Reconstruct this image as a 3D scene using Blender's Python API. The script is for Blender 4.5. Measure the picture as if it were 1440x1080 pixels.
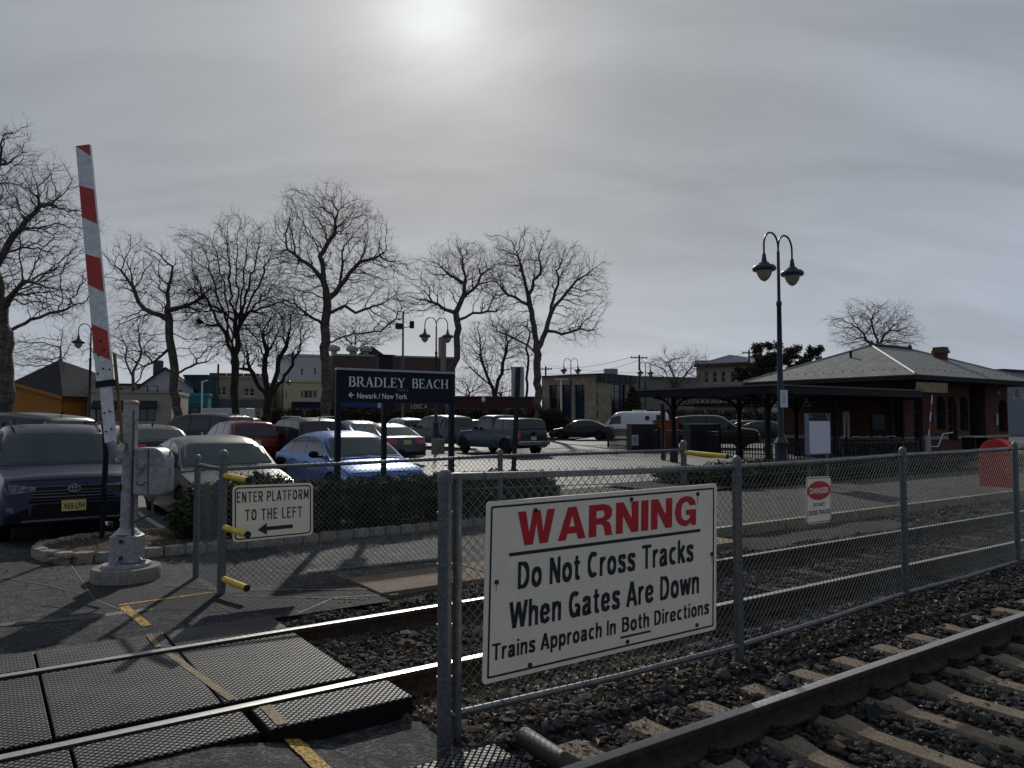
import bpy, math, random
import numpy as np
from mathutils import Vector, Matrix, geometry
from mathutils.bvhtree import BVHTree
for o in list(bpy.data.objects): bpy.data.objects.remove(o)
R = math.radians
sc = bpy.context.scene
COL = sc.collection
# ------------------------------------------------------------------ camera
F = 1067.0; HZ = 588.0; CH = 1.76
PITCH = math.atan((HZ-540)/F)
cd = bpy.data.cameras.new('camera'); cam = bpy.data.objects.new('camera', cd); COL.objects.link(cam)
cam.location = (0, 0, CH); cam.rotation_euler = (R(90)+PITCH, 0, 0)
cd.sensor_width = 36; cd.lens = 36*F/1440; cd.clip_start = .05; cd.clip_end = 3000
sc.camera = cam
# ------------------------------------------------------------------ sky, sun, exposure
SUN_EL, SUN_AZ = R(29.5), R(-5.4)      # azimuth from +Y, positive to the right
sund = Vector((math.sin(SUN_AZ)*math.cos(SUN_EL), math.cos(SUN_AZ)*math.cos(SUN_EL), math.sin(SUN_EL)))
sl = bpy.data.lights.new('sun', 'SUN'); sl.energy = 2.3; sl.angle = R(.9); sl.color = (1, .95, .87)
so = bpy.data.objects.new('sun', sl); COL.objects.link(so); so.rotation_euler = sund.to_track_quat('Z', 'Y').to_euler()
so.location = (0, 0, 60)
W = bpy.data.worlds.new('World'); sc.world = W; W.use_nodes = True
nt = W.node_tree; nt.nodes.clear()
def nd(t, **k):
    n = nt.nodes.new(t)
    for a, b in k.items(): setattr(n, a, b)
    return n
def lk(a, b): nt.links.new(a, b)
def mth(op, a, b=None, c=None, clamp=False):
    n = nd('ShaderNodeMath', operation=op); n.use_clamp = clamp
    for i, v in enumerate((a, b, c)):
        if v is None: continue
        if isinstance(v, (int, float)): n.inputs[i].default_value = v
        else: lk(v, n.inputs[i])
    return n.outputs[0]
sky = nd('ShaderNodeTexSky', sky_type='NISHITA'); sky.sun_disc = False
sky.sun_elevation = SUN_EL; sky.sun_rotation = SUN_AZ
sky.dust_density = 2; sky.air_density = 1
bg1 = nd('ShaderNodeBackground'); bg1.inputs[1].default_value = .05; lk(sky.outputs[0], bg1.inputs[0])
tc = nd('ShaderNodeTexCoord')
dot = nd('ShaderNodeVectorMath', operation='DOT_PRODUCT'); lk(tc.outputs['Generated'], dot.inputs[0]); dot.inputs[1].default_value = sund
d = mth('MAXIMUM', dot.outputs['Value'], 0)
sep = nd('ShaderNodeSeparateXYZ'); lk(tc.outputs['Generated'], sep.inputs[0])
zz = mth('MAXIMUM', sep.outputs[2], 0.0)
# thin high cloud: direction divided by height gives a flat layer, streaks run across it
den = mth('ADD', zz, .34)
cmb = nd('ShaderNodeCombineXYZ'); lk(mth('DIVIDE', sep.outputs[0], den), cmb.inputs[0]); lk(mth('DIVIDE', sep.outputs[1], den), cmb.inputs[1])
mp = nd('ShaderNodeMapping'); mp.inputs['Rotation'].default_value = (0, 0, R(24)); mp.inputs['Scale'].default_value = (1.0, 2.6, 1)
lk(cmb.outputs[0], mp.inputs[0])
n1 = nd('ShaderNodeTexNoise'); n1.inputs['Scale'].default_value = 1.3; n1.inputs['Detail'].default_value = 7; n1.inputs['Roughness'].default_value = .55; n1.inputs['Distortion'].default_value = .5
lk(mp.outputs[0], n1.inputs['Vector'])
n2 = nd('ShaderNodeTexNoise'); n2.inputs['Scale'].default_value = .45; n2.inputs['Detail'].default_value = 3; lk(mp.outputs[0], n2.inputs['Vector'])
cl = mth('MULTIPLY_ADD', n1.outputs[0], .50, mth('MULTIPLY_ADD', n2.outputs[0], .34, -.09))   # about .3
glow = mth('ADD', mth('MULTIPLY', mth('POWER', d, 420), .18), mth('MULTIPLY', mth('POWER', d, 80), .085))
hor = mth('POWER', mth('SUBTRACT', 1, zz), 4)
base = mth('ADD', mth('MULTIPLY', hor, .15), mth('ADD', mth('MULTIPLY', cl, .52), .10))
wide = mth('MULTIPLY', mth('POWER', d, 3), .02)
glowc = mth('MULTIPLY', glow, mth('MULTIPLY_ADD', cl, 4.2, -.3))
side = nd('ShaderNodeMapRange', interpolation_type='SMOOTHSTEP'); lk(dot.outputs['Value'], side.inputs[0]); side.inputs[1].default_value = -.7; side.inputs[2].default_value = .75; side.inputs[3].default_value = .80; side.inputs[4].default_value = 1.19
veil = mth('MULTIPLY', mth('ADD', mth('ADD', base, wide), glowc), side.outputs[0])
warm = nd('ShaderNodeMix', data_type='RGBA'); lk(mth('POWER', d, 4, clamp=True), warm.inputs[0])
warm.inputs[6].default_value = (.87, 1.0, 1.24, 1); warm.inputs[7].default_value = (1.01, 1.05, 1.09, 1)
bg2 = nd('ShaderNodeBackground'); lk(warm.outputs[2], bg2.inputs[0]); lk(veil, bg2.inputs[1])
ads = nd('ShaderNodeMixShader'); ads.inputs[0].default_value = .95; lk(bg1.outputs[0], ads.inputs[1]); lk(bg2.outputs[0], ads.inputs[2])
wo = nd('ShaderNodeOutputWorld'); lk(ads.outputs[0], wo.inputs[0])
sc.view_settings.view_transform = 'Standard'; sc.view_settings.look = 'None'; sc.view_settings.gamma = 1
sc.view_settings.use_curve_mapping = False; sc.view_settings.exposure = 0.0
sc.cycles.max_bounces = 6; sc.cycles.use_denoising = True
sc.cycles.sample_clamp_indirect = 4
# ------------------------------------------------------------------ frames
TH = R(35); UX, UY = math.cos(TH), math.sin(TH)
def P(u, v, z=0): return Vector((u*UX - v*UY, u*UY + v*UX, z))          # u along the tracks, v across them
def gz(y): return -.05 + .004*(min(max(y, 11), 90)-11)                   # the car park rises gently
def ray(x, y):
    c, s = math.cos(PITCH), math.sin(PITCH); e = 540-y
    return Vector(((x-720), F*c-e*s, F*s+e*c))
def G(x, y, z=0):
    r = ray(x, y); t = (z-CH)/r.z
    return Vector((r.x*t, r.y*t, z))
def D(x, y, dep):
    r = ray(x, y); t = dep/r.y
    return Vector((r.x*t, dep, CH+r.z*t))
def at(x, dep, z=None):
    p = D(x, HZ, dep); p.z = gz(dep) if z is None else z
    return p
# ------------------------------------------------------------------ materials
MATS = {}
def M(name, col, rough=.7, var=.25, scale=8., bump=.15, metal=0., coat=0., spec=None, bscale=None, col2=None, emit=0, stretch=None, fine=None, trans=0, speck=None, chips=None):
    if name in MATS: return MATS[name]
    m = bpy.data.materials.new(name); m.use_nodes = True; t = m.node_tree; b = t.nodes['Principled BSDF']
    b.inputs['Roughness'].default_value = rough; b.inputs['Metallic'].default_value = metal
    b.inputs['Coat Weight'].default_value = coat; b.inputs['Coat Roughness'].default_value = .06
    if spec is None and rough >= .75: spec = .22
    if spec is not None: b.inputs['Specular IOR Level'].default_value = spec
    if trans: b.inputs['Transmission Weight'].default_value = trans
    c = t.nodes.new('ShaderNodeTexCoord'); vec = c.outputs['Object']
    if stretch:
        q = t.nodes.new('ShaderNodeMapping'); q.inputs['Scale'].default_value = stretch; t.links.new(vec, q.inputs[0]); vec = q.outputs[0]
    n = t.nodes.new('ShaderNodeTexNoise'); n.inputs['Scale'].default_value = scale; n.inputs['Detail'].default_value = 6; n.inputs['Roughness'].default_value = .65
    t.links.new(vec, n.inputs['Vector'])
    r = t.nodes.new('ShaderNodeMapRange'); r.inputs[1].default_value = .3; r.inputs[2].default_value = .7; t.links.new(n.outputs[0], r.inputs[0])
    x = t.nodes.new('ShaderNodeMix'); x.data_type = 'RGBA'; t.links.new(r.outputs[0], x.inputs[0])
    c2 = col2 if col2 else tuple(min(1, k*(1+var)) for k in col)
    c1 = col if col2 else tuple(k*(1-var) for k in col)
    x.inputs[6].default_value = (*c1, 1); x.inputs[7].default_value = (*c2, 1)
    out = x.outputs[2]
    if fine:                                                             # (scale, dark factor, bright factor)
        n3 = t.nodes.new('ShaderNodeTexNoise'); n3.inputs['Scale'].default_value = fine[0]; n3.inputs['Detail'].default_value = 3
        t.links.new(vec, n3.inputs['Vector'])
        r3 = t.nodes.new('ShaderNodeMapRange'); r3.inputs[1].default_value = .40; r3.inputs[2].default_value = .61; r3.inputs[3].default_value = fine[1]; r3.inputs[4].default_value = fine[2]
        t.links.new(n3.outputs[0], r3.inputs[0])
        x3 = t.nodes.new('ShaderNodeMix'); x3.data_type = 'RGBA'; x3.blend_type = 'MULTIPLY'; x3.inputs[0].default_value = 1
        t.links.new(out, x3.inputs[6]); t.links.new(r3.outputs[0], x3.inputs[7]); out = x3.outputs[2]
    if chips:                                                            # (scale, colour, threshold) flaked or rusty spots
        n5 = t.nodes.new('ShaderNodeTexNoise'); n5.inputs['Scale'].default_value = chips[0]; n5.inputs['Detail'].default_value = 8; n5.inputs['Roughness'].default_value = .7; t.links.new(vec, n5.inputs['Vector'])
        r5 = t.nodes.new('ShaderNodeMapRange'); r5.inputs[1].default_value = chips[2]; r5.inputs[2].default_value = chips[2]+.05; t.links.new(n5.outputs[0], r5.inputs[0])
        x5 = t.nodes.new('ShaderNodeMix'); x5.data_type = 'RGBA'; t.links.new(r5.outputs[0], x5.inputs[0]); t.links.new(out, x5.inputs[6]); x5.inputs[7].default_value = (*chips[1], 1); out = x5.outputs[2]
    if speck:                                                            # (scale, brightness) pale chips in the surface
        n4 = t.nodes.new('ShaderNodeTexVoronoi'); n4.inputs['Scale'].default_value = speck[0]; t.links.new(vec, n4.inputs['Vector'])
        sp = t.nodes.new('ShaderNodeSeparateColor'); t.links.new(n4.outputs['Color'], sp.inputs[0])
        r4 = t.nodes.new('ShaderNodeMapRange'); r4.inputs[1].default_value = .5; r4.inputs[2].default_value = 1; r4.inputs[3].default_value = .62; r4.inputs[4].default_value = speck[1]; t.links.new(sp.outputs[0], r4.inputs[0])
        x4 = t.nodes.new('ShaderNodeMix'); x4.data_type = 'RGBA'; x4.blend_type = 'MULTIPLY'; x4.inputs[0].default_value = 1
        t.links.new(out, x4.inputs[6]); t.links.new(r4.outputs[0], x4.inputs[7]); out = x4.outputs[2]
    t.links.new(out, b.inputs['Base Color'])
    if bump:
        n2 = t.nodes.new('ShaderNodeTexNoise'); n2.inputs['Scale'].default_value = bscale or scale*6; n2.inputs['Detail'].default_value = 4
        t.links.new(vec, n2.inputs['Vector'])
        bp = t.nodes.new('ShaderNodeBump'); bp.inputs['Strength'].default_value = bump; bp.inputs['Distance'].default_value = .02
        t.links.new(n2.outputs[0], bp.inputs['Height']); t.links.new(bp.outputs[0], b.inputs['Normal'])
    if emit:
        t.links.new(out, b.inputs['Emission Color']); b.inputs['Emission Strength'].default_value = emit
    MATS[name] = m
    return m
def brickmat(name, c1, c2, mortar, w, h, ms=.012, rot=None, offset=.5):
    if name in MATS: return MATS[name]
    m = M(name, c1, .85, bump=0); t = m.node_tree; b = t.nodes['Principled BSDF']
    c = t.nodes.new('ShaderNodeTexCoord'); q = t.nodes.new('ShaderNodeMapping')
    if rot: q.inputs['Rotation'].default_value = rot
    t.links.new(c.outputs['Object'], q.inputs[0])
    k = t.nodes.new('ShaderNodeTexBrick'); t.links.new(q.outputs[0], k.inputs[0])
    k.inputs['Color1'].default_value = (*c1, 1); k.inputs['Color2'].default_value = (*c2, 1); k.inputs['Mortar'].default_value = (*mortar, 1)
    k.inputs['Scale'].default_value = 1; k.inputs['Brick Width'].default_value = w; k.inputs['Row Height'].default_value = h; k.inputs['Mortar Size'].default_value = ms
    k.offset = offset
    n = t.nodes.new('ShaderNodeTexNoise'); n.inputs['Scale'].default_value = 1.7; n.inputs['Detail'].default_value = 5; t.links.new(c.outputs['Object'], n.inputs[0])
    r = t.nodes.new('ShaderNodeMapRange'); r.inputs[3].default_value = .55; r.inputs[4].default_value = 1.4; t.links.new(n.outputs[0], r.inputs[0])
    x = t.nodes.new('ShaderNodeMix'); x.data_type = 'RGBA'; x.blend_type = 'MULTIPLY'; x.inputs[0].default_value = 1
    t.links.new(k.outputs[0], x.inputs[6]); t.links.new(r.outputs[0], x.inputs[7]); t.links.new(x.outputs[2], b.inputs['Base Color'])
    bp = t.nodes.new('ShaderNodeBump'); bp.inputs['Strength'].default_value = .5; bp.inputs['Distance'].default_value = .01; bp.invert = True
    t.links.new(k.outputs['Fac'], bp.inputs['Height']); t.links.new(bp.outputs[0], b.inputs['Normal'])
    return m
# ------------------------------------------------------------------ mesh builder
class MB:
    def __init__(s): s.V = []; s.F = []
    def add(s, V, Fc):
        n = len(s.V); s.V += [tuple(v) for v in V]; s.F += [tuple(i+n for i in f) for f in Fc]; return s
    def hexa(s, a):
        return s.add(a, [(3,2,1,0),(4,5,6,7),(0,1,5,4),(1,2,6,5),(2,3,7,6),(3,0,4,7)])
    def box(s, c, sz, rz=0, M4=None, bev=0):
        x, y, z = (k/2 for k in sz); cs, sn = math.cos(rz), math.sin(rz)
        if bev:
            b = bev; pr = [(-x+b,-y),(x-b,-y),(x,-y+b),(x,y-b),(x-b,y),(-x+b,y),(-x,y-b),(-x,-y+b)]
            V = []
            for zz_, k in ((-z, 1-b/max(x, y)), (-z+b, 1), (z-b, 1), (z, 1-b/max(x, y))):
                V += [(p[0]*k, p[1]*k, zz_) for p in pr]
            Fc = [tuple(range(7, -1, -1)), tuple(range(24, 32))]
            for r_ in range(3):
                for i in range(8): j = (i+1) % 8; Fc.append((r_*8+i, r_*8+j, r_*8+8+j, r_*8+8+i))
        else:
            V = [(-x,-y,-z),(x,-y,-z),(x,y,-z),(-x,y,-z),(-x,-y,z),(x,-y,z),(x,y,z),(-x,y,z)]
            Fc = [(3,2,1,0),(4,5,6,7),(0,1,5,4),(1,2,6,5),(2,3,7,6),(3,0,4,7)]
        V = [(c[0]+p[0]*cs-p[1]*sn, c[1]+p[0]*sn+p[1]*cs, c[2]+p[2]) for p in V]
        if M4: V = [M4 @ Vector(v) for v in V]
        return s.add(V, Fc)
    def tube(s, pts, r, k=8, cap=True, r2=None):
        pts = [Vector(p) for p in pts]; n = len(pts)
        rs = r if isinstance(r, (list, tuple)) else ([r]*n if r2 is None else [r+(r2-r)*i/(n-1) for i in range(n)])
        V = []; up = None
        for i, p in enumerate(pts):
            t = (pts[min(i+1, n-1)]-pts[max(i-1, 0)]).normalized()
            if up is None: up = Vector((0,0,1)) if abs(t.z) < .9 else Vector((1,0,0))
            a = t.cross(up).normalized(); b = a.cross(t).normalized(); up = b
            for j in range(k):
                w = 2*math.pi*j/k; V.append(p + a*math.cos(w)*rs[i] + b*math.sin(w)*rs[i])
        Fc = [(i*k+j, i*k+(j+1)%k, (i+1)*k+(j+1)%k, (i+1)*k+j) for i in range(n-1) for j in range(k)]
        if cap: Fc += [tuple(range(k-1, -1, -1)), tuple((n-1)*k+j for j in range(k))]
        return s.add(V, Fc)
    def lathe(s, c, prof, k=16, axis='z', cap=True):
        V = []
        for (r, h) in prof:
            for j in range(k):
                w = 2*math.pi*j/k; a, b = r*math.cos(w), r*math.sin(w)
                V.append({'z': (c[0]+a, c[1]+b, c[2]+h), 'y': (c[0]+a, c[1]+h, c[2]+b), 'x': (c[0]+h, c[1]+a, c[2]+b)}[axis])
        n = len(prof)
        Fc = [(i*k+j, i*k+(j+1)%k, (i+1)*k+(j+1)%k, (i+1)*k+j) for i in range(n-1) for j in range(k)]
        if cap: Fc += [tuple(range(k-1, -1, -1)), tuple((n-1)*k+j for j in range(k))]
        return s.add(V, Fc)
    def prism(s, poly, fn, t):
        """poly (a,b) list, fn(a,b,c)->point, thickness t from c=0 to c=t"""
        n = len(poly); V = [fn(a, b, 0) for a, b in poly] + [fn(a, b, t) for a, b in poly]
        tr = geometry.tessellate_polygon([[Vector((a, b, 0)) for a, b in poly]])
        Fc = [tuple(x) for x in tr] + [tuple(i+n for i in x) for x in tr] + [(i, (i+1)%n, (i+1)%n+n, i+n) for i in range(n)]
        return s.add(V, Fc)
    def build(s, name, mat, parent=None, smooth=False, sharp=None):
        off = Vector((0,0,0)); q = parent
        while q is not None: off += q.location; q = q.parent
        me = bpy.data.meshes.new(name)
        me.from_pydata([(v[0]-off.x, v[1]-off.y, v[2]-off.z) for v in s.V], [], s.F)
        me.validate(); me.update()
        if smooth:
            me.polygons.foreach_set('use_smooth', [True]*len(me.polygons))
            me.set_sharp_from_angle(angle=R(sharp or 40))
        me.materials.append(mat)
        o = bpy.data.objects.new(name, me); COL.objects.link(o)
        if parent is not None: o.parent = parent
        return o
def mesh_np(name, V, Fc, mat, parent=None, smooth=False):
    off = np.zeros(3); q = parent
    while q is not None: off += np.array(q.location); q = q.parent
    V = np.asarray(V, dtype=np.float32)-off.astype(np.float32); Fc = np.asarray(Fc, dtype=np.int32); k = Fc.shape[1]
    me = bpy.data.meshes.new(name); me.vertices.add(len(V)); me.vertices.foreach_set('co', V.ravel())
    me.loops.add(Fc.size); me.loops.foreach_set('vertex_index', Fc.ravel())
    me.polygons.add(len(Fc)); me.polygons.foreach_set('loop_start', np.arange(0, Fc.size, k, dtype=np.int32))
    me.polygons.foreach_set('use_smooth', np.full(len(Fc), smooth))
    me.update(calc_edges=True); me.materials.append(mat)
    o = bpy.data.objects.new(name, me); COL.objects.link(o)
    if parent is not None: o.parent = parent
    return o
def thing(name, label, cat, loc=(0,0,0), group=None):
    o = bpy.data.objects.new(name, None); COL.objects.link(o); o.location = loc; o.empty_display_size = .2
    o['label'] = label; o['category'] = cat
    if group: o['group'] = group
    return o
def tag(o, label, cat, group=None, kind=None):
    if label: o['label'] = label
    if cat: o['category'] = cat
    if group: o['group'] = group
    if kind: o['kind'] = kind
    return o
def struct(o): o['kind'] = 'structure'; return o
def dup(root, loc, rz=0, label=None, scale=None):
    r = root.copy(); COL.objects.link(r); r.location = loc; r.rotation_euler = (0, 0, rz)
    if scale: r.scale = (scale,)*3
    if label: r['label'] = label
    for ch in list(root.children):
        c = ch.copy(); COL.objects.link(c); c.parent = r
        for g in list(ch.children):
            h = g.copy(); COL.objects.link(h); h.parent = c
    return r
def frusta(P0, P1, r0, r1, k):
    P0 = np.asarray(P0); P1 = np.asarray(P1); n = len(P0)
    t = P1-P0; t /= np.linalg.norm(t, axis=1, keepdims=True)+1e-9
    up = np.where(np.abs(t[:, 2:3]) < .9, np.array([[0,0,1.]]), np.array([[1.,0,0]]))
    a = np.cross(t, up); a /= np.linalg.norm(a, axis=1, keepdims=True)+1e-9; b = np.cross(a, t)
    w = 2*np.pi*np.arange(k)/k; c = np.cos(w)[None,:,None]; s = np.sin(w)[None,:,None]
    ring = a[:,None,:]*c + b[:,None,:]*s
    r0 = np.broadcast_to(np.asarray(r0, float), (n,)); r1 = np.broadcast_to(np.asarray(r1, float), (n,))
    V = np.concatenate([P0[:,None,:]+ring*r0[:,None,None], P1[:,None,:]+ring*r1[:,None,None]], 1).reshape(-1, 3)
    j = np.arange(k); f = np.stack([j, (j+1)%k, (j+1)%k+k, j+k], 1)
    Fc = (f[None]+(np.arange(n)*2*k)[:,None,None]).reshape(-1, 4)
    return V, Fc
# text, filled flat, as verts/faces in (x,y), scaled to the given box
_tc = {}
def textpoly(s, bold=0.):
    key = (s, bold)
    if key in _tc: return _tc[key]
    c = bpy.data.curves.new('text', 'FONT'); c.body = s; c.size = 1; c.offset = bold; c.resolution_u = 3
    o = bpy.data.objects.new('text', c); COL.objects.link(o)
    dg = bpy.context.evaluated_depsgraph_get(); e = o.evaluated_get(dg); m = e.to_mesh()
    V = [(v.co.x, v.co.y) for v in m.vertices]; Fc = [tuple(p.vertices) for p in m.polygons]
    e.to_mesh_clear(); bpy.data.objects.remove(o); bpy.data.curves.remove(c)
    _tc[key] = (V, Fc); return V, Fc
def add_text(mb, s, x0, x1, y0, y1, fn, bold=0.):
    """fit the text's own bounds into the box; fn(x,y)->point"""
    V, Fc = textpoly(s, bold)
    ax = min(v[0] for v in V); bx = max(v[0] for v in V); ay = min(v[1] for v in V); by = max(v[1] for v in V)
    mb.add([fn(x0+(v[0]-ax)/(bx-ax)*(x1-x0), y0+(v[1]-ay)/(by-ay)*(y1-y0)) for v in V], Fc)
def rrect(x0, y0, x1, y1, r, k=5):
    o = []
    for cx, cy, a0 in ((x1-r, y1-r, 0), (x0+r, y1-r, 90), (x0+r, y0+r, 180), (x1-r, y0+r, 270)):
        for i in range(k+1): a = R(a0+90*i/k); o.append((cx+r*math.cos(a), cy+r*math.sin(a)))
    return o
def ringpoly(mb, outer, inner, fn):
    n = len(outer); mb.add([fn(*p) for p in outer]+[fn(*p) for p in inner], [(i, (i+1)%n, (i+1)%n+n, i+n) for i in range(n)])
rng = np.random.default_rng(7); random.seed(7)
# block letters drawn as strokes: (width, [polylines]) in cap heights
def E_(cx, cy, rx, ry, a0, a1, n=14): return [(cx+rx*math.cos(R(a0+(a1-a0)*i/n)), cy+ry*math.sin(R(a0+(a1-a0)*i/n))) for i in range(n+1)]
BLK = {'T':(.58,[[(0,.92),(.58,.92)],[(.29,.92),(.29,0)]]),'D':(.60,[[(.08,0),(.08,1)],[(.08,.92),(.26,.92)]+E_(.26,.5,.25,.42,90,-90)+[(.08,.08)]]),'o':(.54,[E_(.27,.36,.19,.30,0,360)]),
 'N':(.58,[[(.08,0),(.08,1)],[(.50,0),(.50,1)],[(.09,.96),(.49,.04)]]),'t':(.36,[[(.16,.94),(.16,.20),(.19,.10),(.26,.07),(.34,.07)],[(.01,.67),(.34,.67)]]),'C':(.60,[E_(.31,.5,.23,.43,48,312)]),
 'r':(.34,[[(.08,0),(.08,.74)],[(.08,.44)]+E_(.27,.44,.19,.24,170,88,6)+[(.34,.68)]]),'s':(.48,[[(.41,.54),(.36,.65),(.24,.68),(.13,.64),(.09,.54),(.15,.44),(.34,.33),(.40,.21),(.36,.10),(.24,.06),(.12,.10),(.07,.21)]]),
 'a':(.53,[[(.09,.52),(.14,.64),(.25,.68),(.36,.63),(.39,.52),(.39,.12),(.46,.02)],[(.39,.43),(.22,.38),(.11,.31),(.08,.19),(.12,.09),(.22,.06),(.33,.12),(.39,.24)]]),'c':(.48,[E_(.27,.37,.19,.30,52,308)]),
 'k':(.48,[[(.08,0),(.08,1)],[(.42,.74),(.10,.32)],[(.19,.44),(.43,0)]]),'W':(.86,[[(.04,1),(.22,.04),(.43,.96),(.64,.04),(.82,1)]]),'h':(.50,[[(.08,0),(.08,1)],[(.08,.46),(.13,.62),(.26,.68),(.38,.62),(.41,.50),(.41,0)]]),
 'n':(.50,[[(.08,0),(.08,.74)],[(.08,.46),(.13,.62),(.26,.68),(.38,.62),(.41,.50),(.41,0)]]),'e':(.54,[[(.09,.37),(.44,.37),(.44,.45),(.39,.61),(.27,.68),(.14,.61),(.08,.46),(.08,.28),(.14,.12),(.27,.06),(.39,.12),(.44,.22)]]),
 'G':(.66,[E_(.32,.5,.24,.43,48,325)+[(.56,.30),(.56,.46),(.34,.46)],[(.56,.46),(.57,0)]]),'A':(.62,[[(.05,0),(.31,1),(.57,0)],[(.14,.29),(.48,.29)]]),'w':(.70,[[(.04,.74),(.19,.04),(.35,.70),(.51,.04),(.66,.74)]]),
 'p':(.54,[[(.08,-.25),(.08,.74)],E_(.27,.37,.19,.30,0,360)]),'i':(.16,[[(.08,0),(.08,.74)],[(.08,.86),(.08,1)]]),'I':(.16,[[(.08,0),(.08,1)]]),'B':(.60,[[(.08,0),(.08,1)],[(.08,.92),(.29,.92)]+E_(.29,.735,.19,.185,90,-90,8)+[(.08,.55)],[(.29,.54)]+E_(.29,.31,.23,.23,90,-90,8)+[(.08,.08)]]),
 'E':(.50,[[(.08,0),(.08,1)],[(.08,.92),(.48,.92)],[(.08,.53),(.42,.53)],[(.08,.08),(.48,.08)]]),'L':(.46,[[(.08,0),(.08,1)],[(.08,.08),(.45,.08)]]),'F':(.48,[[(.08,0),(.08,1)],[(.08,.92),(.47,.92)],[(.08,.53),(.40,.53)]]),
 'O':(.62,[E_(.31,.5,.23,.43,0,360,20)]),'P':(.54,[[(.08,0),(.08,1)],[(.08,.92),(.28,.92)]+E_(.28,.69,.20,.23,90,-90,8)+[(.08,.46)]]),'R':(.56,[[(.08,0),(.08,1)],[(.08,.92),(.28,.92)]+E_(.28,.69,.20,.23,90,-90,8)+[(.08,.46)],[(.27,.46),(.50,0)]]),
 'M':(.70,[[(.08,0),(.08,1)],[(.09,.96),(.35,.20),(.61,.96)],[(.62,1),(.62,0)]]),'H':(.56,[[(.08,0),(.08,1)],[(.48,0),(.48,1)],[(.08,.52),(.48,.52)]]),' ':(.22,[])}
def blk(mb, s, x0, x1, y0, y1, fn, th=.16, gap=.10):
    tot = sum(BLK[c][0]+gap for c in s)-gap; k = (x1-x0)/tot; hy = y1-y0; x = x0
    for c in s:
        w, st = BLK[c]
        segs = []
        for pts in st:
            cur = [pts[0]]
            for j in range(1, len(pts)):
                cur.append(pts[j])
                if j < len(pts)-1:
                    a = Vector(pts[j])-Vector(pts[j-1]); b = Vector(pts[j+1])-Vector(pts[j])
                    if a.normalized().dot(b.normalized()) < .2: segs.append(cur); cur = [pts[j]]
            segs.append(cur)
        for pts in segs:
            pts = [Vector((p[0]*k, p[1]*hy)) for p in pts]; n = len(pts); closed = (pts[0]-pts[-1]).length < 1e-4; V = []
            for i in range(n):
                a = pts[i]-pts[i-1] if i else (pts[0]-pts[-2] if closed else pts[1]-pts[0]); b = pts[i+1]-pts[i] if i < n-1 else (pts[1]-pts[0] if closed else pts[-1]-pts[-2])
                a.normalize(); b.normalize(); t_ = (a+b); t_ = t_.normalized() if t_.length > .2 else a; q = Vector((-t_.y, t_.x)); m = 1/max(.45, abs(q.dot(Vector((-a.y, a.x)))))
                hw_ = th*.5*(k*abs(q.x)+hy*abs(q.y)*.86)*min(m, 1.7); V += [pts[i]-q*hw_, pts[i]+q*hw_]
            mb.add([fn(x+v.x, y0+v.y) for v in V], [(2*i, 2*i+2, 2*i+3, 2*i+1) for i in range(n-1)])
        x += (w+gap)*k
HVY = {'W':(1.16,[[(0,1),(.25,1),(.36,.36),(.46,1),(.70,1),(.80,.36),(.91,1),(1.16,1),(.94,0),(.68,0),(.58,.60),(.48,0),(.22,0)]]),'A':(.92,[[(0,0),(.32,1),(.60,1),(.92,0),(.66,0),(.61,.19),(.31,.19),(.26,0)],[(.37,.40),(.55,.40),(.46,.75)]]),
 'R':(.84,[[(0,0),(0,1),(.50,1),(.70,.95),(.80,.82),(.80,.64),(.72,.52),(.60,.46),(.72,.40),(.78,.25),(.80,.06),(.84,0),(.57,0),(.54,.12),(.51,.30),(.44,.37),(.26,.37),(.26,0)],[(.26,.57),(.44,.57),(.52,.61),(.54,.69),(.52,.77),(.44,.80),(.26,.80)]]),
 'N':(.82,[[(0,0),(0,1),(.27,1),(.57,.45),(.57,1),(.82,1),(.82,0),(.56,0),(.25,.57),(.25,0)]]),'I':(.27,[[(0,0),(0,1),(.27,1),(.27,0)]]),
 'G':(.86,[[(.86,.68),(.80,.86),(.66,.98),(.44,1.02),(.22,.96),(.06,.78),(0,.5),(.06,.22),(.22,.04),(.42,-.02),(.56,.02),(.64,.10),(.67,0),(.86,0),(.86,.54),(.45,.54),(.45,.36),(.62,.36),(.60,.26),(.52,.19),(.42,.18),(.31,.25),(.26,.38),(.26,.62),(.31,.75),(.43,.82),(.54,.79),(.60,.68)]])}
def heavy(mb, s, x0, x1, y0, y1, fn, gap=.10):
    tot = sum(HVY[c][0]+gap for c in s)-gap; k = (x1-x0)/tot; x = x0
    for c in s:
        w, lp_ = HVY[c]; tr = geometry.tessellate_polygon([[Vector((p[0], p[1], 0)) for p in l] for l in lp_]); fl_ = [p for l in lp_ for p in l]
        mb.add([fn(x+p[0]*k, y0+p[1]*(y1-y0)) for p in fl_], [tuple(t) for t in tr]); x += (w+gap)*k
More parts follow.
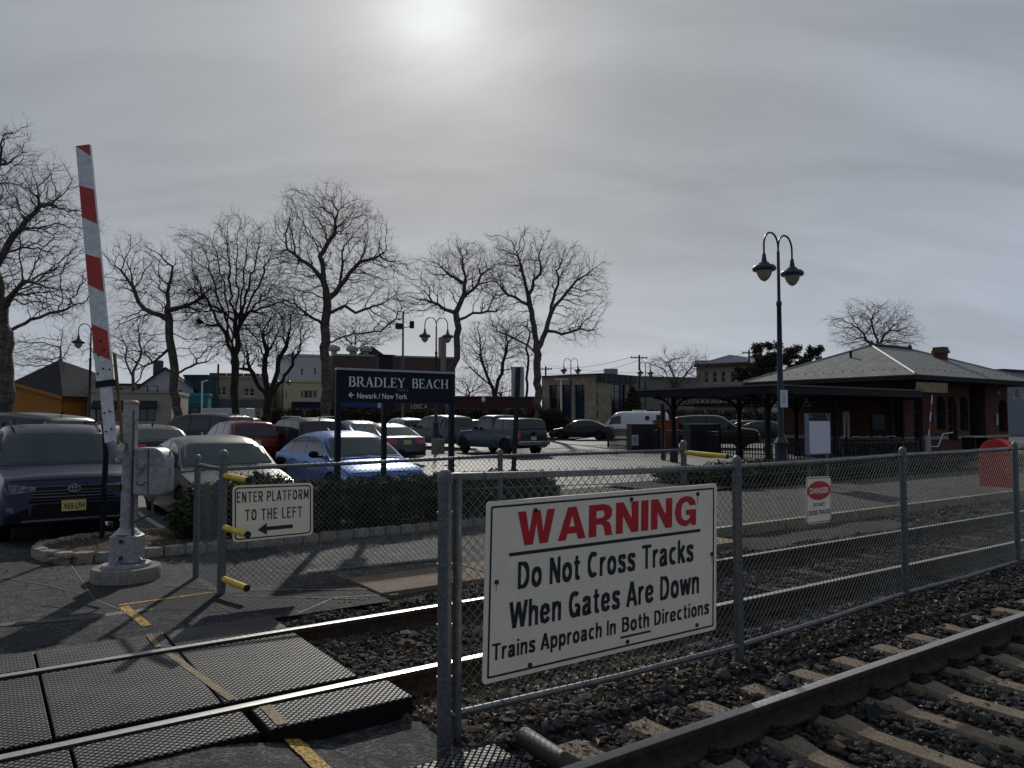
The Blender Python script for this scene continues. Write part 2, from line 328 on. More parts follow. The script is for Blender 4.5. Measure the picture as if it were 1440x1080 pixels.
# materials used widely
galv = M('galvanised_steel', (.135,.148,.158), .5, .3, 30, .1, metal=.55, bscale=120, fine=(90,.75,1.15), chips=(2.2,(.085,.06,.045),.66))
galvm = M('chain_link_wire', (.13,.15,.15), .5, .2, 20, 0, metal=.6)
black = M('black_paint', (.007,.008,.012), .5, .3, 12, .1, spec=.25)
navy = M('navy_paint', (.004,.007,.020), .45, .3, 12, .05, spec=.2)
white = M('white_sign_sheet', (.86,.79,.64), .5, .05, 5, .03, fine=(45,.965,1.02))
signblack = M('black_print', (.012,.014,.022), .5, .2, 20, 0)
signred = M('red_print', (.52,.014,.020), .5, .12, 20, 0)
yellowp = M('yellow_pipe_paint', (.66,.46,.03), .5, .2, 12, .2, chips=(9,(.10,.08,.05),.62))
rubber = M('tyre_rubber', (.012,.012,.012), .8, .3, 20, .2)
rust = M('rusted_steel', (.048,.035,.026), .8, .45, 14, .4, bscale=90)
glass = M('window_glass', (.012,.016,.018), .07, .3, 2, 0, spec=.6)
concrete = M('concrete', (.23,.21,.18), .9, .25, 6, .4, bscale=60, fine=(60,.7,1.2))
# ================================================================== GROUND
asph = M('old_asphalt', (.030,.0315,.033), .8, .42, .9, .9, bscale=60, fine=(9,.6,1.4), speck=(55,2.6))
asphl = M('car_park_asphalt', (.050,.050,.050), .66, .45, .35, .6, bscale=40, fine=(3,.7,1.3), speck=(30,2.0))
asphp = M('pale_path_asphalt', (.062,.061,.058), .8, .3, 1.0, .9, bscale=60, fine=(8,.7,1.3), speck=(50,2.5))
soil = M('dark_soil', (.035,.03,.024), .95, .4, 5, .8, bscale=60, fine=(70,.5,1.6))
def sheet(name, pts, mat, zf=None, t=.0):
    mb = MB(); mb.add([(p[0], p[1], (zf(p) if zf else p[2])) for p in pts], [tuple(range(len(pts)))]); return mb.build(name, mat)
mb = MB()                                                    # the ground, one sheet to the horizon
ys = [-40, 0, 11, 50, 90, 300, 1200]
xs = [-1200, -200, 0, 200, 1200]
for y in ys:
    for x in xs: mb.V.append((x, y, -.42 if y < 12 else gz(y)-.06))
mb.F = [(j*5+i, j*5+i+1, j*5+i+6, j*5+i+5) for j in range(6) for i in range(4)]
struct(mb.build('ground', soil))
# asphalt car park, beyond v = 12.6, and the road left of the planted island
def uvgrid(name, u0, u1, v0, v1, nu, nv, zf, mat, kind='structure', jag=0):
    V = []; Fc = []
    for j in range(nv+1):
        for i in range(nu+1):
            u = u0+(u1-u0)*i/nu; v = v0+(v1-v0)*j/nv
            if jag and (i in (0, nu)): u += random.uniform(-jag, jag)
            if jag and (j in (0, nv)): v += random.uniform(-jag, jag)
            p = P(u, v); V.append((p.x, p.y, zf(p)))
    for j in range(nv):
        for i in range(nu): a = j*(nu+1)+i; Fc.append((a, a+1, a+nu+2, a+nu+1))
    o = mesh_np(name, V, Fc, mat); o['kind'] = kind; return o
uvgrid('car_park', -90, 120, 12.6, 130, 60, 40, lambda p: gz(p.y), asphl)
wob = lambda p: .003*math.sin(p.x*1.1+p.y*.7)+.003*math.sin(p.x*.6-p.y*.9)
uvgrid('road', -14, .75, 6.87, 12.61, 40, 20, lambda p: -.035+wob(p)*.5, asph)
uvgrid('path', .75, 3.36, 6.87, 10.78, 12, 16, lambda p: -.033+wob(p)*.5, asph)
uvgrid('pavement', 3.36, 9.0, 8.02, 10.78, 10, 8, lambda p: -.03+wob(p)*.3, asphp)
medz = lambda p: -.02-.105*min(1, max(0, (p.x*UX+p.y*UY-1.15)/.5))+wob(p)*.6
uvgrid('median_strip', -12, 2.30, 3.52, 4.36, 70, 4, medz, asph, jag=.012)
platfm = M('platform_asphalt', (.045,.044,.042), .85, .35, .6, .6, bscale=40, fine=(5,.6,1.4), speck=(30,2.2))
uvgrid('platform', 9.0, 80, 8.1, 14.6, 20, 6, lambda p: .02, platfm)
mb = MB()
for i in range(30):
    u = 9.0+i*2.3; a, b = P(u+.02, 8.0), P(u+2.28, 8.0); c, e = P(u+2.28, 8.12), P(u+.02, 8.12)
    mb.hexa([(q.x, q.y, z) for z in (-.3, .028) for q in (a, b, c, e)])
edge = mb.build('platform_edge', M('platform_edge_paint', (.26,.23,.15), .7, .35, 5, .2, fine=(40,.6,1.1))); struct(edge)
# brown concrete slabs of the walkway, each its own piece
slabm = M('brown_slab', (.19,.145,.105), .85, .25, 2.5, .5, bscale=50, fine=(50,.7,1.2))
walk = struct(uvgrid('walkway', 3.36, 9.0, 7.12, 8.02, 6, 2, lambda p: -.09, soil))
for i in range(4):
    u0 = 3.38+i*1.42; u1 = u0+1.40
    q = [P(u0, 7.14), P(u1, 7.14), P(u1, 8.0), P(u0, 8.0)]; h = -.012+.004*(i % 2)
    MB().hexa([(k.x, k.y, z) for z in (-.1, h) for k in q]).build('concrete_slab', slabm, walk)
# tapered dark edge stone beside the walkway
# planted island, its soil bed
bedm = M('mulch', (.06,.042,.03), .95, .5, 12, 1, bscale=90, fine=(80,.4,2.2))
uvgrid('planting_bed', .72, 9.5, 10.86, 12.62, 30, 6, lambda p: .045+.02*math.sin(p.x*5)*math.sin(p.y*4), bedm)
# Belgian block kerb: every block its own piece
kerb = tag(bpy.data.objects.new('kerb', None), None, None, kind='structure'); COL.objects.link(kerb)
blockm = [M('granite_block_%s' % s, c, .85, .25, 9, .6, bscale=60, fine=(60,.65,1.25)) for s, c in (('pale', (.30,.285,.25)), ('grey', (.24,.235,.22)), ('buff', (.29,.25,.20)))]
def block_mesh(k):
    mb = MB(); x, y, z = .125, .07, .11
    V = []
    for zi, (zv, f) in enumerate(((-.1, 1), (.055, 1), (.085, .93))):
        for i in range(12):
            a = i/12*2*math.pi; ca, sa = math.cos(a), math.sin(a)
            m = max(abs(ca), abs(sa)); px, py = ca/m, sa/m
            V.append((px*x*f*random.uniform(.93, 1.02), py*y*f*random.uniform(.9, 1.04), zv+random.uniform(-.006, .008)))
    mb.add(V, [(r*12+i, r*12+(i+1)%12, (r+1)*12+(i+1)%12, (r+1)*12+i) for r in range(2) for i in range(12)]+[tuple(range(24, 36))])
    return mb.build('granite_block', blockm[k % 3], kerb, smooth=True, sharp=50)
protos = [block_mesh(i) for i in range(6)]
path = []
for i in range(9): a = R(-90-180*i/8); path.append((1.5+.85*math.cos(a)*1.0, 11.7+.92*math.sin(a)))
kp = [(9.6, 10.78), (1.5, 10.78)] + path[1:] + [(1.5, 12.62), (3.3, 12.62)]
run = []; tot = 0
for a, b in zip(kp, kp[1:]):
    L = math.hypot(b[0]-a[0], b[1]-a[1]); run.append((tot, L, a, b)); tot += L
s = .13; first = True; cnt = 0
while s < tot:
    for t0, L, a, b in run:
        if t0 <= s < t0+L:
            f = (s-t0)/L; u, v = a[0]+(b[0]-a[0])*f, a[1]+(b[1]-a[1])*f; ang = math.atan2(b[1]-a[1], b[0]-a[0])
    pr = protos[cnt % 6]
    if cnt < 6: o = pr
    else: o = pr.copy(); COL.objects.link(o)
    p = P(u, v); o.location = (p.x, p.y, .0+random.uniform(-.008, .01)); o.rotation_euler = (random.uniform(-.04, .04), random.uniform(-.03, .03), ang+TH+random.uniform(-.04, .04))
    o.scale = (random.uniform(.97, 1.05), random.uniform(.92, 1.08), 1)
    s += .262; cnt += 1
# ---- painted lines
yline = M('worn_yellow_paint', (.50,.31,.07), .8, .35, 7, .4, fine=(55,.25,1.25))
pinkl = M('faded_red_paint', (.20,.12,.10), .85, .5, 8, .4, fine=(50,.2,1.5))
def strip(name, pts, w, mat, z, lab=None):
    mb = MB(); pts = [Vector(p) for p in pts]
    for a, b in zip(pts, pts[1:]):
        n = max(1, int((b-a).length/.12)); t = (b-a).normalized(); q = Vector((-t.y, t.x, 0))*w/2
        for i in range(n):
            c0 = a+(b-a)*i/n; c1 = a+(b-a)*(i+1)/n; j0 = random.uniform(.88, 1.06); j1 = random.uniform(.88, 1.06)
            V = [c0-q*j0, c1-q*j1, c1+q*j1, c0+q*j0]; mb.add([(k.x, k.y, z(k) if callable(z) else z) for k in V], [(0,1,2,3)])
    return struct(mb.build(name, mat))
g = lambda x, y, z=-.03: G(x, y, z)
roadz = lambda p: -.035+wob(p)*.5+.007
strip('yellow_line', [g(168,851), g(298,833)], .055, yline, roadz)
strip('yellow_line', [g(174,853), g(207,880)], .085, yline, roadz)
strip('yellow_line', [G(356,986,-.02), G(400,1014,-.02), G(470,1078,-.02)], .10, yline, lambda p: medz(p)+.012)
strip('red_line', [g(352,830), g(540,828)], .05, pinkl, roadz)
strip('red_line', [g(330,838), g(505,842)], .04, pinkl, roadz)
strip('red_line', [g(236,824), g(300,829)], .03, pinkl, roadz)
wl = M('white_bay_paint', (.55,.55,.52), .7, .2, 6, .1, fine=(30,.5,1.1))
for u in (2.5, 5.4, 8.3, 11.2, 14.1):
    a, b = P(u, 12.9), P(u, 17.6); strip('bay_line', [a, b], .1, wl, lambda p: gz(p.y)+.006)
for u in (3.5, 6.4, 9.3, 12.2, 15.1, 18, 21, 24):
    a, b = P(u, 25.5), P(u, 30.2); strip('bay_line', [a, b], .1, wl, lambda p: gz(p.y)+.006)
for (x0, y0, x1, y1) in ((770,627,853,624), (690,640,853,633), (600,636,780,636)):
    strip('bay_line', [G(x0, y0, .06), G(x1, y1, .06)], .1, wl, lambda p: gz(p.y)+.006)
# cracks and tar patches in the near asphalt
tar = M('tar_patch', (.013,.014,.016), .55, .3, 5, .6, bscale=60, fine=(80,.6,1.5))
strip('tar_patch', [g(0,878), g(120,868), g(215,856)], .13, tar, lambda p: roadz(p)-.002)
for pts in (((0,812),(60,822),(118,836)), ((100,795),(132,842),(180,862)), ((370,800),(420,806),(470,804)), ((420,862),(470,840),(560,835)), ((455,806),(500,822),(545,832))):
    strip('road_crack', [g(*p) for p in pts], .016, tar, lambda p: roadz(p)-.001)
strip('joint_line', [G(432,804,-.02), G(640,785,-.02)], .07, tar, -.008)
# ================================================================== TRACKS
railtop = M('polished_rail_head', (.44,.43,.42), .38, .18, 30, .05, metal=.85, stretch=(1,1,1))
PROF = [(-.035,0),(-.037,-.012),(-.036,-.035),(-.010,-.045),(-.009,-.125),(-.068,-.148),(-.070,-.163),(.070,-.163),(.068,-.148),(.009,-.125),(.010,-.045),(.036,-.035),(.037,-.012),(.035,0)]
def rail(parent, v, u0, u1, z=0):
    mb = MB(); n = int((u1-u0)/3)+1; k = len(PROF)
    for i in range(n+1):
        u = u0+(u1-u0)*i/n
        for (a, b) in PROF: p = P(u, v+a, z+b); mb.V.append(tuple(p))
    mb.F = [(i*k+j, (i+1)*k+j, (i+1)*k+(j+1)%k, i*k+(j+1)%k) for i in range(n) for j in range(k-1)]
    r = mb.build('rail', rust, parent)
    mt = MB(); prof2 = [(-.0335,.0022),(-.012,.0036),(.012,.0036),(.0335,.0022)]
    for i in range(n+1):
        u = u0+(u1-u0)*i/n
        for (a, b) in [(-.0345,-.004)]+prof2+[(.0345,-.004)]: mt.V.append(tuple(P(u, v+a, z+b)))
    mt.F = [(i*6+j, (i+1)*6+j, (i+1)*6+j+1, i*6+j+1) for i in range(n) for j in range(5)]
    mt.build('rail_head', railtop, r, smooth=True)
    return r
far = thing('railway_track', 'far railway track running from the rubber crossing panels past both chain link fences', 'railway track', P(2, 5.55))
near = thing('railway_track', 'near railway track on pale concrete ties in the bottom right corner', 'railway track', P(3, 2.28))
rail(far, 4.82, -25, 140); rail(far, 6.32, -25, 140)
rail(near, 3.03, -25, 140, -.004); rail(near, 1.53, -25, 140, -.004)
tiem = M('concrete_tie', (.185,.148,.105), .85, .28, 3, .35, bscale=70, fine=(60,.75,1.15))
def tie_mesh():
    mb = MB(); sec = [(-1.30,.0),(-1.0,.0),(-.55,.0),(-.38,-.035),(.38,-.035),(.55,.0),(1.0,.0),(1.30,.0)]
    V = []
    for (y, dz) in sec:
        w = .115 if dz == 0 else .10
        V += [(-w-.03, y, -.2), (-w, y, -.03+dz), (-w+.025, y, dz), (w-.025, y, dz), (w, y, -.03+dz), (w+.03, y, -.2)]
    k = 6; n = len(sec)
    mb.add(V, [(i*k+j, i*k+j+1, (i+1)*k+j+1, (i+1)*k+j) for i in range(n-1) for j in range(k-1)]+[(5,4,3,2,1,0), tuple((n-1)*k+j for j in range(6))])
    return mb
def clip_mesh():
    mb = MB()
    mb.box((0, 0, .012), (.14, .10, .024), bev=.006)
    mb.tube([(-.06,.04,.02),(-.065,-.03,.05),(-.02,-.05,.055),(.0,.03,.04),(.03,-.05,.055),(.065,-.03,.05),(.06,.04,.02)], .010, 6)
    mb.lathe((0, .045, .0), [(.026,0),(.026,.035),(.014,.055)], 6)
    return mb
clipm = M('clip_iron', (.022,.018,.015), .75, .4, 30, .3)
nl = near.location.copy(); fl0 = far.location.copy(); near.location = far.location = (0,0,0)
tie0 = tie_mesh().build('concrete_tie', tiem, near); cl0 = clip_mesh().build('rail_clip', clipm, tie0)
wt = M('creosote_tie', (.035,.026,.02), .9, .4, 6, .6)
wt0 = MB().box((0,0,-.08), (.22, 2.5, .16), bev=.01).build('wooden_tie', wt, far); near.location = nl; far.location = fl0
tc_ = 0
for i in range(46):
    u = 2.35+.56*i
    t = tie0 if i == 0 else tie0.copy()
    if i: COL.objects.link(t)
    p = P(u, 2.28)-near.location; t.location = (p.x, p.y, -.166+random.uniform(-.005, .003)); t.rotation_euler = (0, 0, TH+random.uniform(-.012, .012))
    for j, y in enumerate((.75-.115, .75+.115, -.75-.115, -.75+.115)):
        if i > 22 and j > 1: continue
        c = cl0 if (i == 0 and j == 0) else cl0.copy()
        if c is not cl0: COL.objects.link(c)
        c.parent = t; c.location = (0, y, .0); c.rotation_euler = (0, 0, 0 if j % 2 == 0 else math.pi)
# wooden ties of the far track, just showing in the stones
for i in range(34):
    u = 2.75+.58*i; t = wt0 if i == 0 else wt0.copy()
    if i: COL.objects.link(t)
    p = P(u, 5.57)-far.location; t.location = (p.x, p.y, -.168); t.rotation_euler = (0, 0, TH+random.uniform(-.02, .02))
# ---- ballast: bed sheets and the stones on it
balm = M('ballast_bed', (.045,.042,.038), .95, .5, 22, 1, bscale=45, fine=(40,.3,1.7))
def balz(u, v):
    h = -.185
    if u < 2.9 and v < 3.7: h = -.16
    if 3.3 < v < 4.4: h = -.145
    if v > 6.6: h = -.13+.07*min(1, max(0, (v-6.6)/.5))*(1 if u < 9 else 0)
    if v < 3.7: h = -.215+.03*(v > 3.2)
    if 4.9 < v < 6.25: h = -.175+.06*max(0, 1-abs(u-2.3)/1.2)
    return h + .012*math.sin(u*4.1+v*2.3)+.01*math.sin(u*1.7-v*5.1)
def ballast_bed(u0, u1, v0, v1, nu, nv):
    V = []; Fc = []
    for j in range(nv+1):
        for i in range(nu+1):
            u = u0+(u1-u0)*i/nu; v = v0+(v1-v0)*j/nv; V.append(tuple(P(u, v, balz(u, v)-.012)))
    for j in range(nv):
        for i in range(nu): a = j*(nu+1)+i; Fc.append((a, a+1, a+nu+2, a+nu+1))
    return struct(mesh_np('ballast_bed', V, Fc, balm))
ballast_bed(2.1, 60, -2.5, 8.0, 230, 50)
def stones(n, fu, fv, size, mats, seed, ties=False):
    r = np.random.default_rng(seed)
    u = fu(r, n); v = fv(r, n)
    phi = (1+5**.5)/2
    ico = np.array([(-1,phi,0),(1,phi,0),(-1,-phi,0),(1,-phi,0),(0,-1,phi),(0,1,phi),(0,-1,-phi),(0,1,-phi),(phi,0,-1),(phi,0,1),(-phi,0,-1),(-phi,0,1)])/1.9
    fc = np.array([(0,11,5),(0,5,1),(0,1,7),(0,7,10),(0,10,11),(1,5,9),(5,11,4),(11,10,2),(10,7,6),(7,1,8),(3,9,4),(3,4,2),(3,2,6),(3,6,8),(3,8,9),(4,9,5),(2,4,11),(6,2,10),(8,6,7),(9,8,1)])
    if ties:
        ph = (u-2.35+.28) % .56-.28; ok = ~((np.abs(ph) < .15+size*.2) & (v < 3.60+size*.3)); ok |= r.random(n) < .02; ok |= (v > 3.75); u = u[ok]; v = v[ok]; n = len(u)
    sz = size*r.lognormal(0, .38, n)*.5
    V = ico[None]*(1+r.uniform(-.38, .3, (n, 12, 1)))*sz[:,None,None]*np.stack([r.uniform(.7,1.4,n), r.uniform(.7,1.4,n), r.uniform(.45,.95,n)], 1)[:,None,:]
    A = r.normal(size=(n,3,3)); Q, _ = np.linalg.qr(A)
    # mostly lying flat: blend rotation by spinning about z and a small tilt
    th = r.uniform(0, 2*np.pi, n); c, s = np.cos(th), np.sin(th); tl = r.normal(0, .5, n); ct, st = np.cos(tl), np.sin(tl)
    x, y, z = V[...,0], V[...,1], V[...,2]
    y, z = y*ct[:,None]-z*st[:,None], y*st[:,None]+z*ct[:,None]
    x, y = x*c[:,None]-y*s[:,None], x*s[:,None]+y*c[:,None]
    zz_ = np.array([balz(a, b) for a, b in zip(u, v)])
    wx = u*UX-v*UY; wy = u*UY+v*UX
    V = np.stack([x+wx[:,None], y+wy[:,None], z+(zz_+r.uniform(-.012,.022,n))[:,None]], 2)
    Fc = fc[None]+(np.arange(n)*12)[:,None,None]
    mi = r.integers(0, len(mats), n)
    o = mesh_np('ballast_stones', V.reshape(-1, 3), Fc.reshape(-1, 3), mats[0])
    for m in mats[1:]: o.data.materials.append(m)
    o.data.polygons.foreach_set('material_index', np.repeat(mi, 20).astype(np.int32))
    return o
sm = [M('stone_%s' % n, c, .8, .35, 40, .3) for n, c in (('slate', (.034,.035,.037)), ('brown', (.050,.038,.030)), ('grey', (.060,.059,.056)), ('pale', (.12,.105,.09)), ('dark', (.020,.021,.024)), ('slate_blue', (.038,.044,.050)))]
near_set = [sm[0], sm[1], sm[2], sm[4], sm[1], sm[5], sm[4], sm[1], M('stone_tan', (.085,.068,.05), .85, .3, 40, .3)]
def away(u0, u1, p): return lambda r, n: u0+(u1-u0)*r.random(n)**p
def band(v0, v1): return lambda r, n: r.uniform(v0, v1, n)
o = stones(42000, away(2.3, 11, 1.4), band(-.4, 4.35), .040, near_set, 1, True); tag(o, 'coarse dark grey ballast stones heaped around the near track and under the front fence', 'ballast', kind='stuff')
o = stones(26000, away(2.2, 14, 1.25), band(4.3, 6.95), .034, [sm[0], sm[1], sm[1], sm[4], sm[5], M('stone_rust', (.075,.050,.034), .85, .35, 40, .3), sm[2], M('stone_rust', (.075,)*3)], 2); tag(o, 'fine grey ballast stones filling the far track between and beside its rails', 'ballast', kind='stuff')
o = stones(9000, away(11, 24, 1.1), band(.8, 4.3), .055, near_set, 3, True); tag(o, 'coarse ballast stones along the near track toward the right edge', 'ballast', kind='stuff')
o = stones(7000, away(14, 34, 1.2), band(4.2, 7.9), .05, near_set, 5); tag(o, 'fine ballast stones of the far track receding to the right', 'ballast', kind='stuff')

strip('tar_patch', [P(-12, 6.885), P(2.05, 6.885)], .07, tar, -.022)
strip('tar_patch', [P(.8, 8.9), P(2.6, 7.3)], .9, M('asphalt_patch', (.017,.018,.021), .8, .3, 2, .6, bscale=60, speck=(55,2.2)), lambda p: roadz(p)-.003)
strip('tar_patch', [P(-3.2, 7.2), P(.6, 7.35)], .55, M('asphalt_patch', (.017,)*3), lambda p: roadz(p)-.004)
# dead leaves and litter on the ballast
def leaves(name, n, fu, fv, size, mats, seed, label, cat, zf):
    r = np.random.default_rng(seed); V = []; Fc = []; mi = []
    for i in range(n):
        u, v = fu(r, 1)[0], fv(r, 1)[0]; p = P(u, v, zf(u, v)+.02+r.uniform(0, .015)); a = r.uniform(0, 6.28); L = size*r.uniform(.5, 1.2); w = L*r.uniform(.35, .7)
        e = Vector((math.cos(a), math.sin(a), r.uniform(-.3, .3))); q = Vector((-math.sin(a), math.cos(a), r.uniform(-.4, .4))); up = Vector((0,0,L*.18))
        k = len(V)
        V += [p-e*L*.5, p-e*L*.1+q*w*.5+up, p+e*L*.5, p-e*L*.1-q*w*.5+up]; Fc += [(k, k+1, k+2), (k, k+2, k+3)]; mi += [int(r.integers(0, len(mats)))]*2
    o = mesh_np(name, [tuple(x) for x in V], Fc, mats[0])
    for m in mats[1:]: o.data.materials.append(m)
    o.data.polygons.foreach_set('material_index', mi)
    return tag(o, label, cat, kind='stuff')
lm = [M('dead_leaf_%s' % n, c, .7, .3, 30, .2) for n, c in (('brown', (.13,.075,.04)), ('tan', (.26,.18,.11)), ('dark', (.06,.04,.028)), ('pale', (.42,.36,.28)))]
lm = [lm[0], lm[0], lm[2], lm[1], lm[2], lm[0], lm[1]] + ([lm[3]] if True else [])
leaves('dead_leaves', 900, away(2.3, 9, 1.3), band(2.9, 4.4), .055, lm, 11, 'dry brown leaves scattered on the ballast under the front fence', 'dead leaves', balz)
leaves('dead_leaves', 420, away(2.3, 4.6, 1.2), band(4.0, 4.85), .06, lm, 12, 'dry leaves and twigs beside the black end of the crossing panel', 'dead leaves', balz)
leaves('dead_leaves', 500, away(2.6, 12, 1.2), band(6.5, 7.1), .045, lm, 13, 'dry leaves along the walkway edge behind the far rail', 'dead leaves', balz)
leaves('dead_leaves', 300, away(2.3, 7, 1.2), band(1.0, 2.9), .05, lm, 14, 'dry leaves between the pale concrete ties', 'dead leaves', balz)
leaves('mulch_chips', 1500, away(.9, 9.3, 1.0), band(10.95, 12.5), .045, lm, 15, 'wood chips and dry litter in the bed behind the granite kerb', 'mulch', lambda u, v: .045)
leaves('dead_leaves', 300, lambda r, n: r.uniform(-6, 3.2, n), lambda r, n: 10.66-r.random(n)**2*1.5, .03, lm, 16, 'bits of litter blown along the road in front of the kerb', 'dead leaves', lambda u, v: -.05)
# ================================================================== CROSSING PANELS
def panelmat():
    m = bpy.data.materials.new('rubber_panel'); m.use_nodes = True; t = m.node_tree; b = t.nodes['Principled BSDF']
    L = t.links.new; N = t.nodes.new
    c = N('ShaderNodeTexCoord'); sp = N('ShaderNodeSeparateXYZ'); L(c.outputs['Object'], sp.inputs[0])
    def mm(op, a, b_=None, cl_=False):
        n = N('ShaderNodeMath'); n.operation = op; n.use_clamp = cl_
        for i, v in enumerate((a, b_)):
            if v is None: continue
            if isinstance(v, (int, float)): n.inputs[i].default_value = v
            else: L(v, n.inputs[i])
        return n.outputs[0]
    pit = .046
    def ridge(sgn):
        s_ = mm('ADD', sp.outputs[0], sp.outputs[1]) if sgn > 0 else mm('SUBTRACT', sp.outputs[0], sp.outputs[1])
        w = mm('PINGPONG', mm('DIVIDE', s_, pit), .5)
        return mm('MULTIPLY', mm('SUBTRACT', w, .07), 8, True)
    h = mm('MINIMUM', ridge(1), ridge(-1))
    n = N('ShaderNodeTexNoise'); n.inputs['Scale'].default_value = 3; n.inputs['Detail'].default_value = 6; L(c.outputs['Object'], n.inputs[0])
    n2 = N('ShaderNodeTexNoise'); n2.inputs['Scale'].default_value = 110; n2.inputs['Detail'].default_value = 3; L(c.outputs['Object'], n2.inputs[0])
    r = N('ShaderNodeMapRange'); r.inputs[1].default_value = .3; r.inputs[2].default_value = .7; r.inputs[3].default_value = .55; r.inputs[4].default_value = 1.15; L(n.outputs[0], r.inputs[0])
    r2 = N('ShaderNodeMapRange'); r2.inputs[1].default_value = .3; r2.inputs[2].default_value = .7; r2.inputs[3].default_value = .6; r2.inputs[4].default_value = 1.3; L(n2.outputs[0], r2.inputs[0])
    x = N('ShaderNodeMix'); x.data_type = 'RGBA'; L(h, x.inputs[0]); x.inputs[6].default_value = (.004,.004,.005,1); x.inputs[7].default_value = (.125,.122,.117,1)
    y = N('ShaderNodeMix'); y.data_type = 'RGBA'; y.blend_type = 'MULTIPLY'; y.inputs[0].default_value = 1; L(x.outputs[2], y.inputs[6]); L(mm('MULTIPLY', r.outputs[0], r2.outputs[0]), y.inputs[7])
    L(y.outputs[2], b.inputs['Base Color']); b.inputs['Roughness'].default_value = .55; L(mm('MULTIPLY', h, .42), b.inputs['Specular IOR Level'])  # groove shade put into the colour: near black, with the sheen cut
    bp = N('ShaderNodeBump'); bp.inputs['Strength'].default_value = .8; bp.inputs['Distance'].default_value = .005; L(mm('ADD', h, mm('MULTIPLY', n2.outputs[0], .5)), bp.inputs['Height']); L(bp.outputs[0], b.inputs['Normal'])
    return m
pm = panelmat(); pside = M('rubber_side', (.005,.005,.006), .85, .3, 20, .3)
cross = thing('level_crossing', 'foot crossing of black diamond patterned rubber panels laid between the rails at left', 'level crossing', P(1.3, 5.5))
def cpanel(u0, u1, v0, v1, z1=.0, z0=-.16):
    mb = MB(); q = [(u0+.009, v0), (u1-.009, v0), (u1-.009, v1), (u0+.009, v1)]; b = .006
    qq = [(u0+.009+b, v0+b), (u1-.009-b, v0+b), (u1-.009-b, v1-b), (u0+.009+b, v1-b)]
    mb.add([(u, v, z0) for u, v in q]+[(u, v, z1-b) for u, v in q]+[(u, v, z1) for u, v in qq], [(0,1,5,4),(1,2,6,5),(2,3,7,6),(3,0,4,7),(4,5,9,8),(5,6,10,9),(6,7,11,10),(7,4,8,11),(8,9,10,11)])
    cu, cv = (u0+u1)/2, (v0+v1)/2
    me = bpy.data.meshes.new('rubber_panel'); me.from_pydata([(v[0]-cu, v[1]-cv, v[2]) for v in mb.V], [], mb.F); me.update(); me.materials.append(pm)
    o = bpy.data.objects.new('rubber_panel', me); COL.objects.link(o); o.parent = cross; o.location = P(cu, cv)-cross.location
    o.rotation_euler = (0, 0, TH); me.materials.append(pside)
    for p in me.polygons:
        if p.index < 4: p.material_index = 1
    return o
for i in range(9):
    u1 = 2.18-.90*i; u0 = u1-.90; j = random.uniform(-.002, .002)
    cpanel(u0, u1, 4.95, 6.22, -.004+j); cpanel(u0, u1, 6.39, 6.86, -.004-j); cpanel(u0+(.10 if i == 0 else .06), u1+(.12 if i == 0 else .06), 4.37, 4.735, .002+j*.5)
for i in range(6):
    u1 = 2.34-.90*i; cpanel(u1-.9, u1, 3.10, 3.50, -.002)
    cpanel(u1-.9, u1, 1.64, 2.93, -.004)
# yellow line carried over the panels (worn)
fy = M('faded_yellow_on_rubber', (.17,.105,.03), .7, .6, 9, .5, fine=(70,.15,1.5))
strip('worn_yellow_line', [P(1.20, 6.22), P(1.34, 4.96)], .055, fy, .0012)
strip('worn_yellow_line', [P(1.17, 6.84), P(1.17, 6.41)], .05, fy, .0022)
strip('worn_yellow_line', [P(1.47, 4.73), P(1.47, 4.39)], .07, fy, .0065)
# black pipe end lying by the near rail
pp = thing('drain_pipe', 'thick dark pipe end lying beside the near rail at the bottom of the picture', 'pipe', P(2.5, 3.35))
a, b = G(735, 1040, -.1), G(792, 1078, -.1)
mb = MB(); t = (b-a).normalized(); pts = [a+t*s for s in (0, .02, .4, .55)]; mb.tube([(p.x, p.y, -.08) for p in pts], [.05,.058,.058,.058], 16); mb.build('pipe_body', M('dark_plastic_pipe', (.028,.024,.022), .6, .3, 9, .2), pp, smooth=True)
e = MB(); e.tube([(p.x, p.y, -.08) for p in (a+t*.53, a+t*.60)], .066, 16); e.build('pipe_collar', M('dark_plastic_pipe', (.02,)*3), pp, smooth=True)
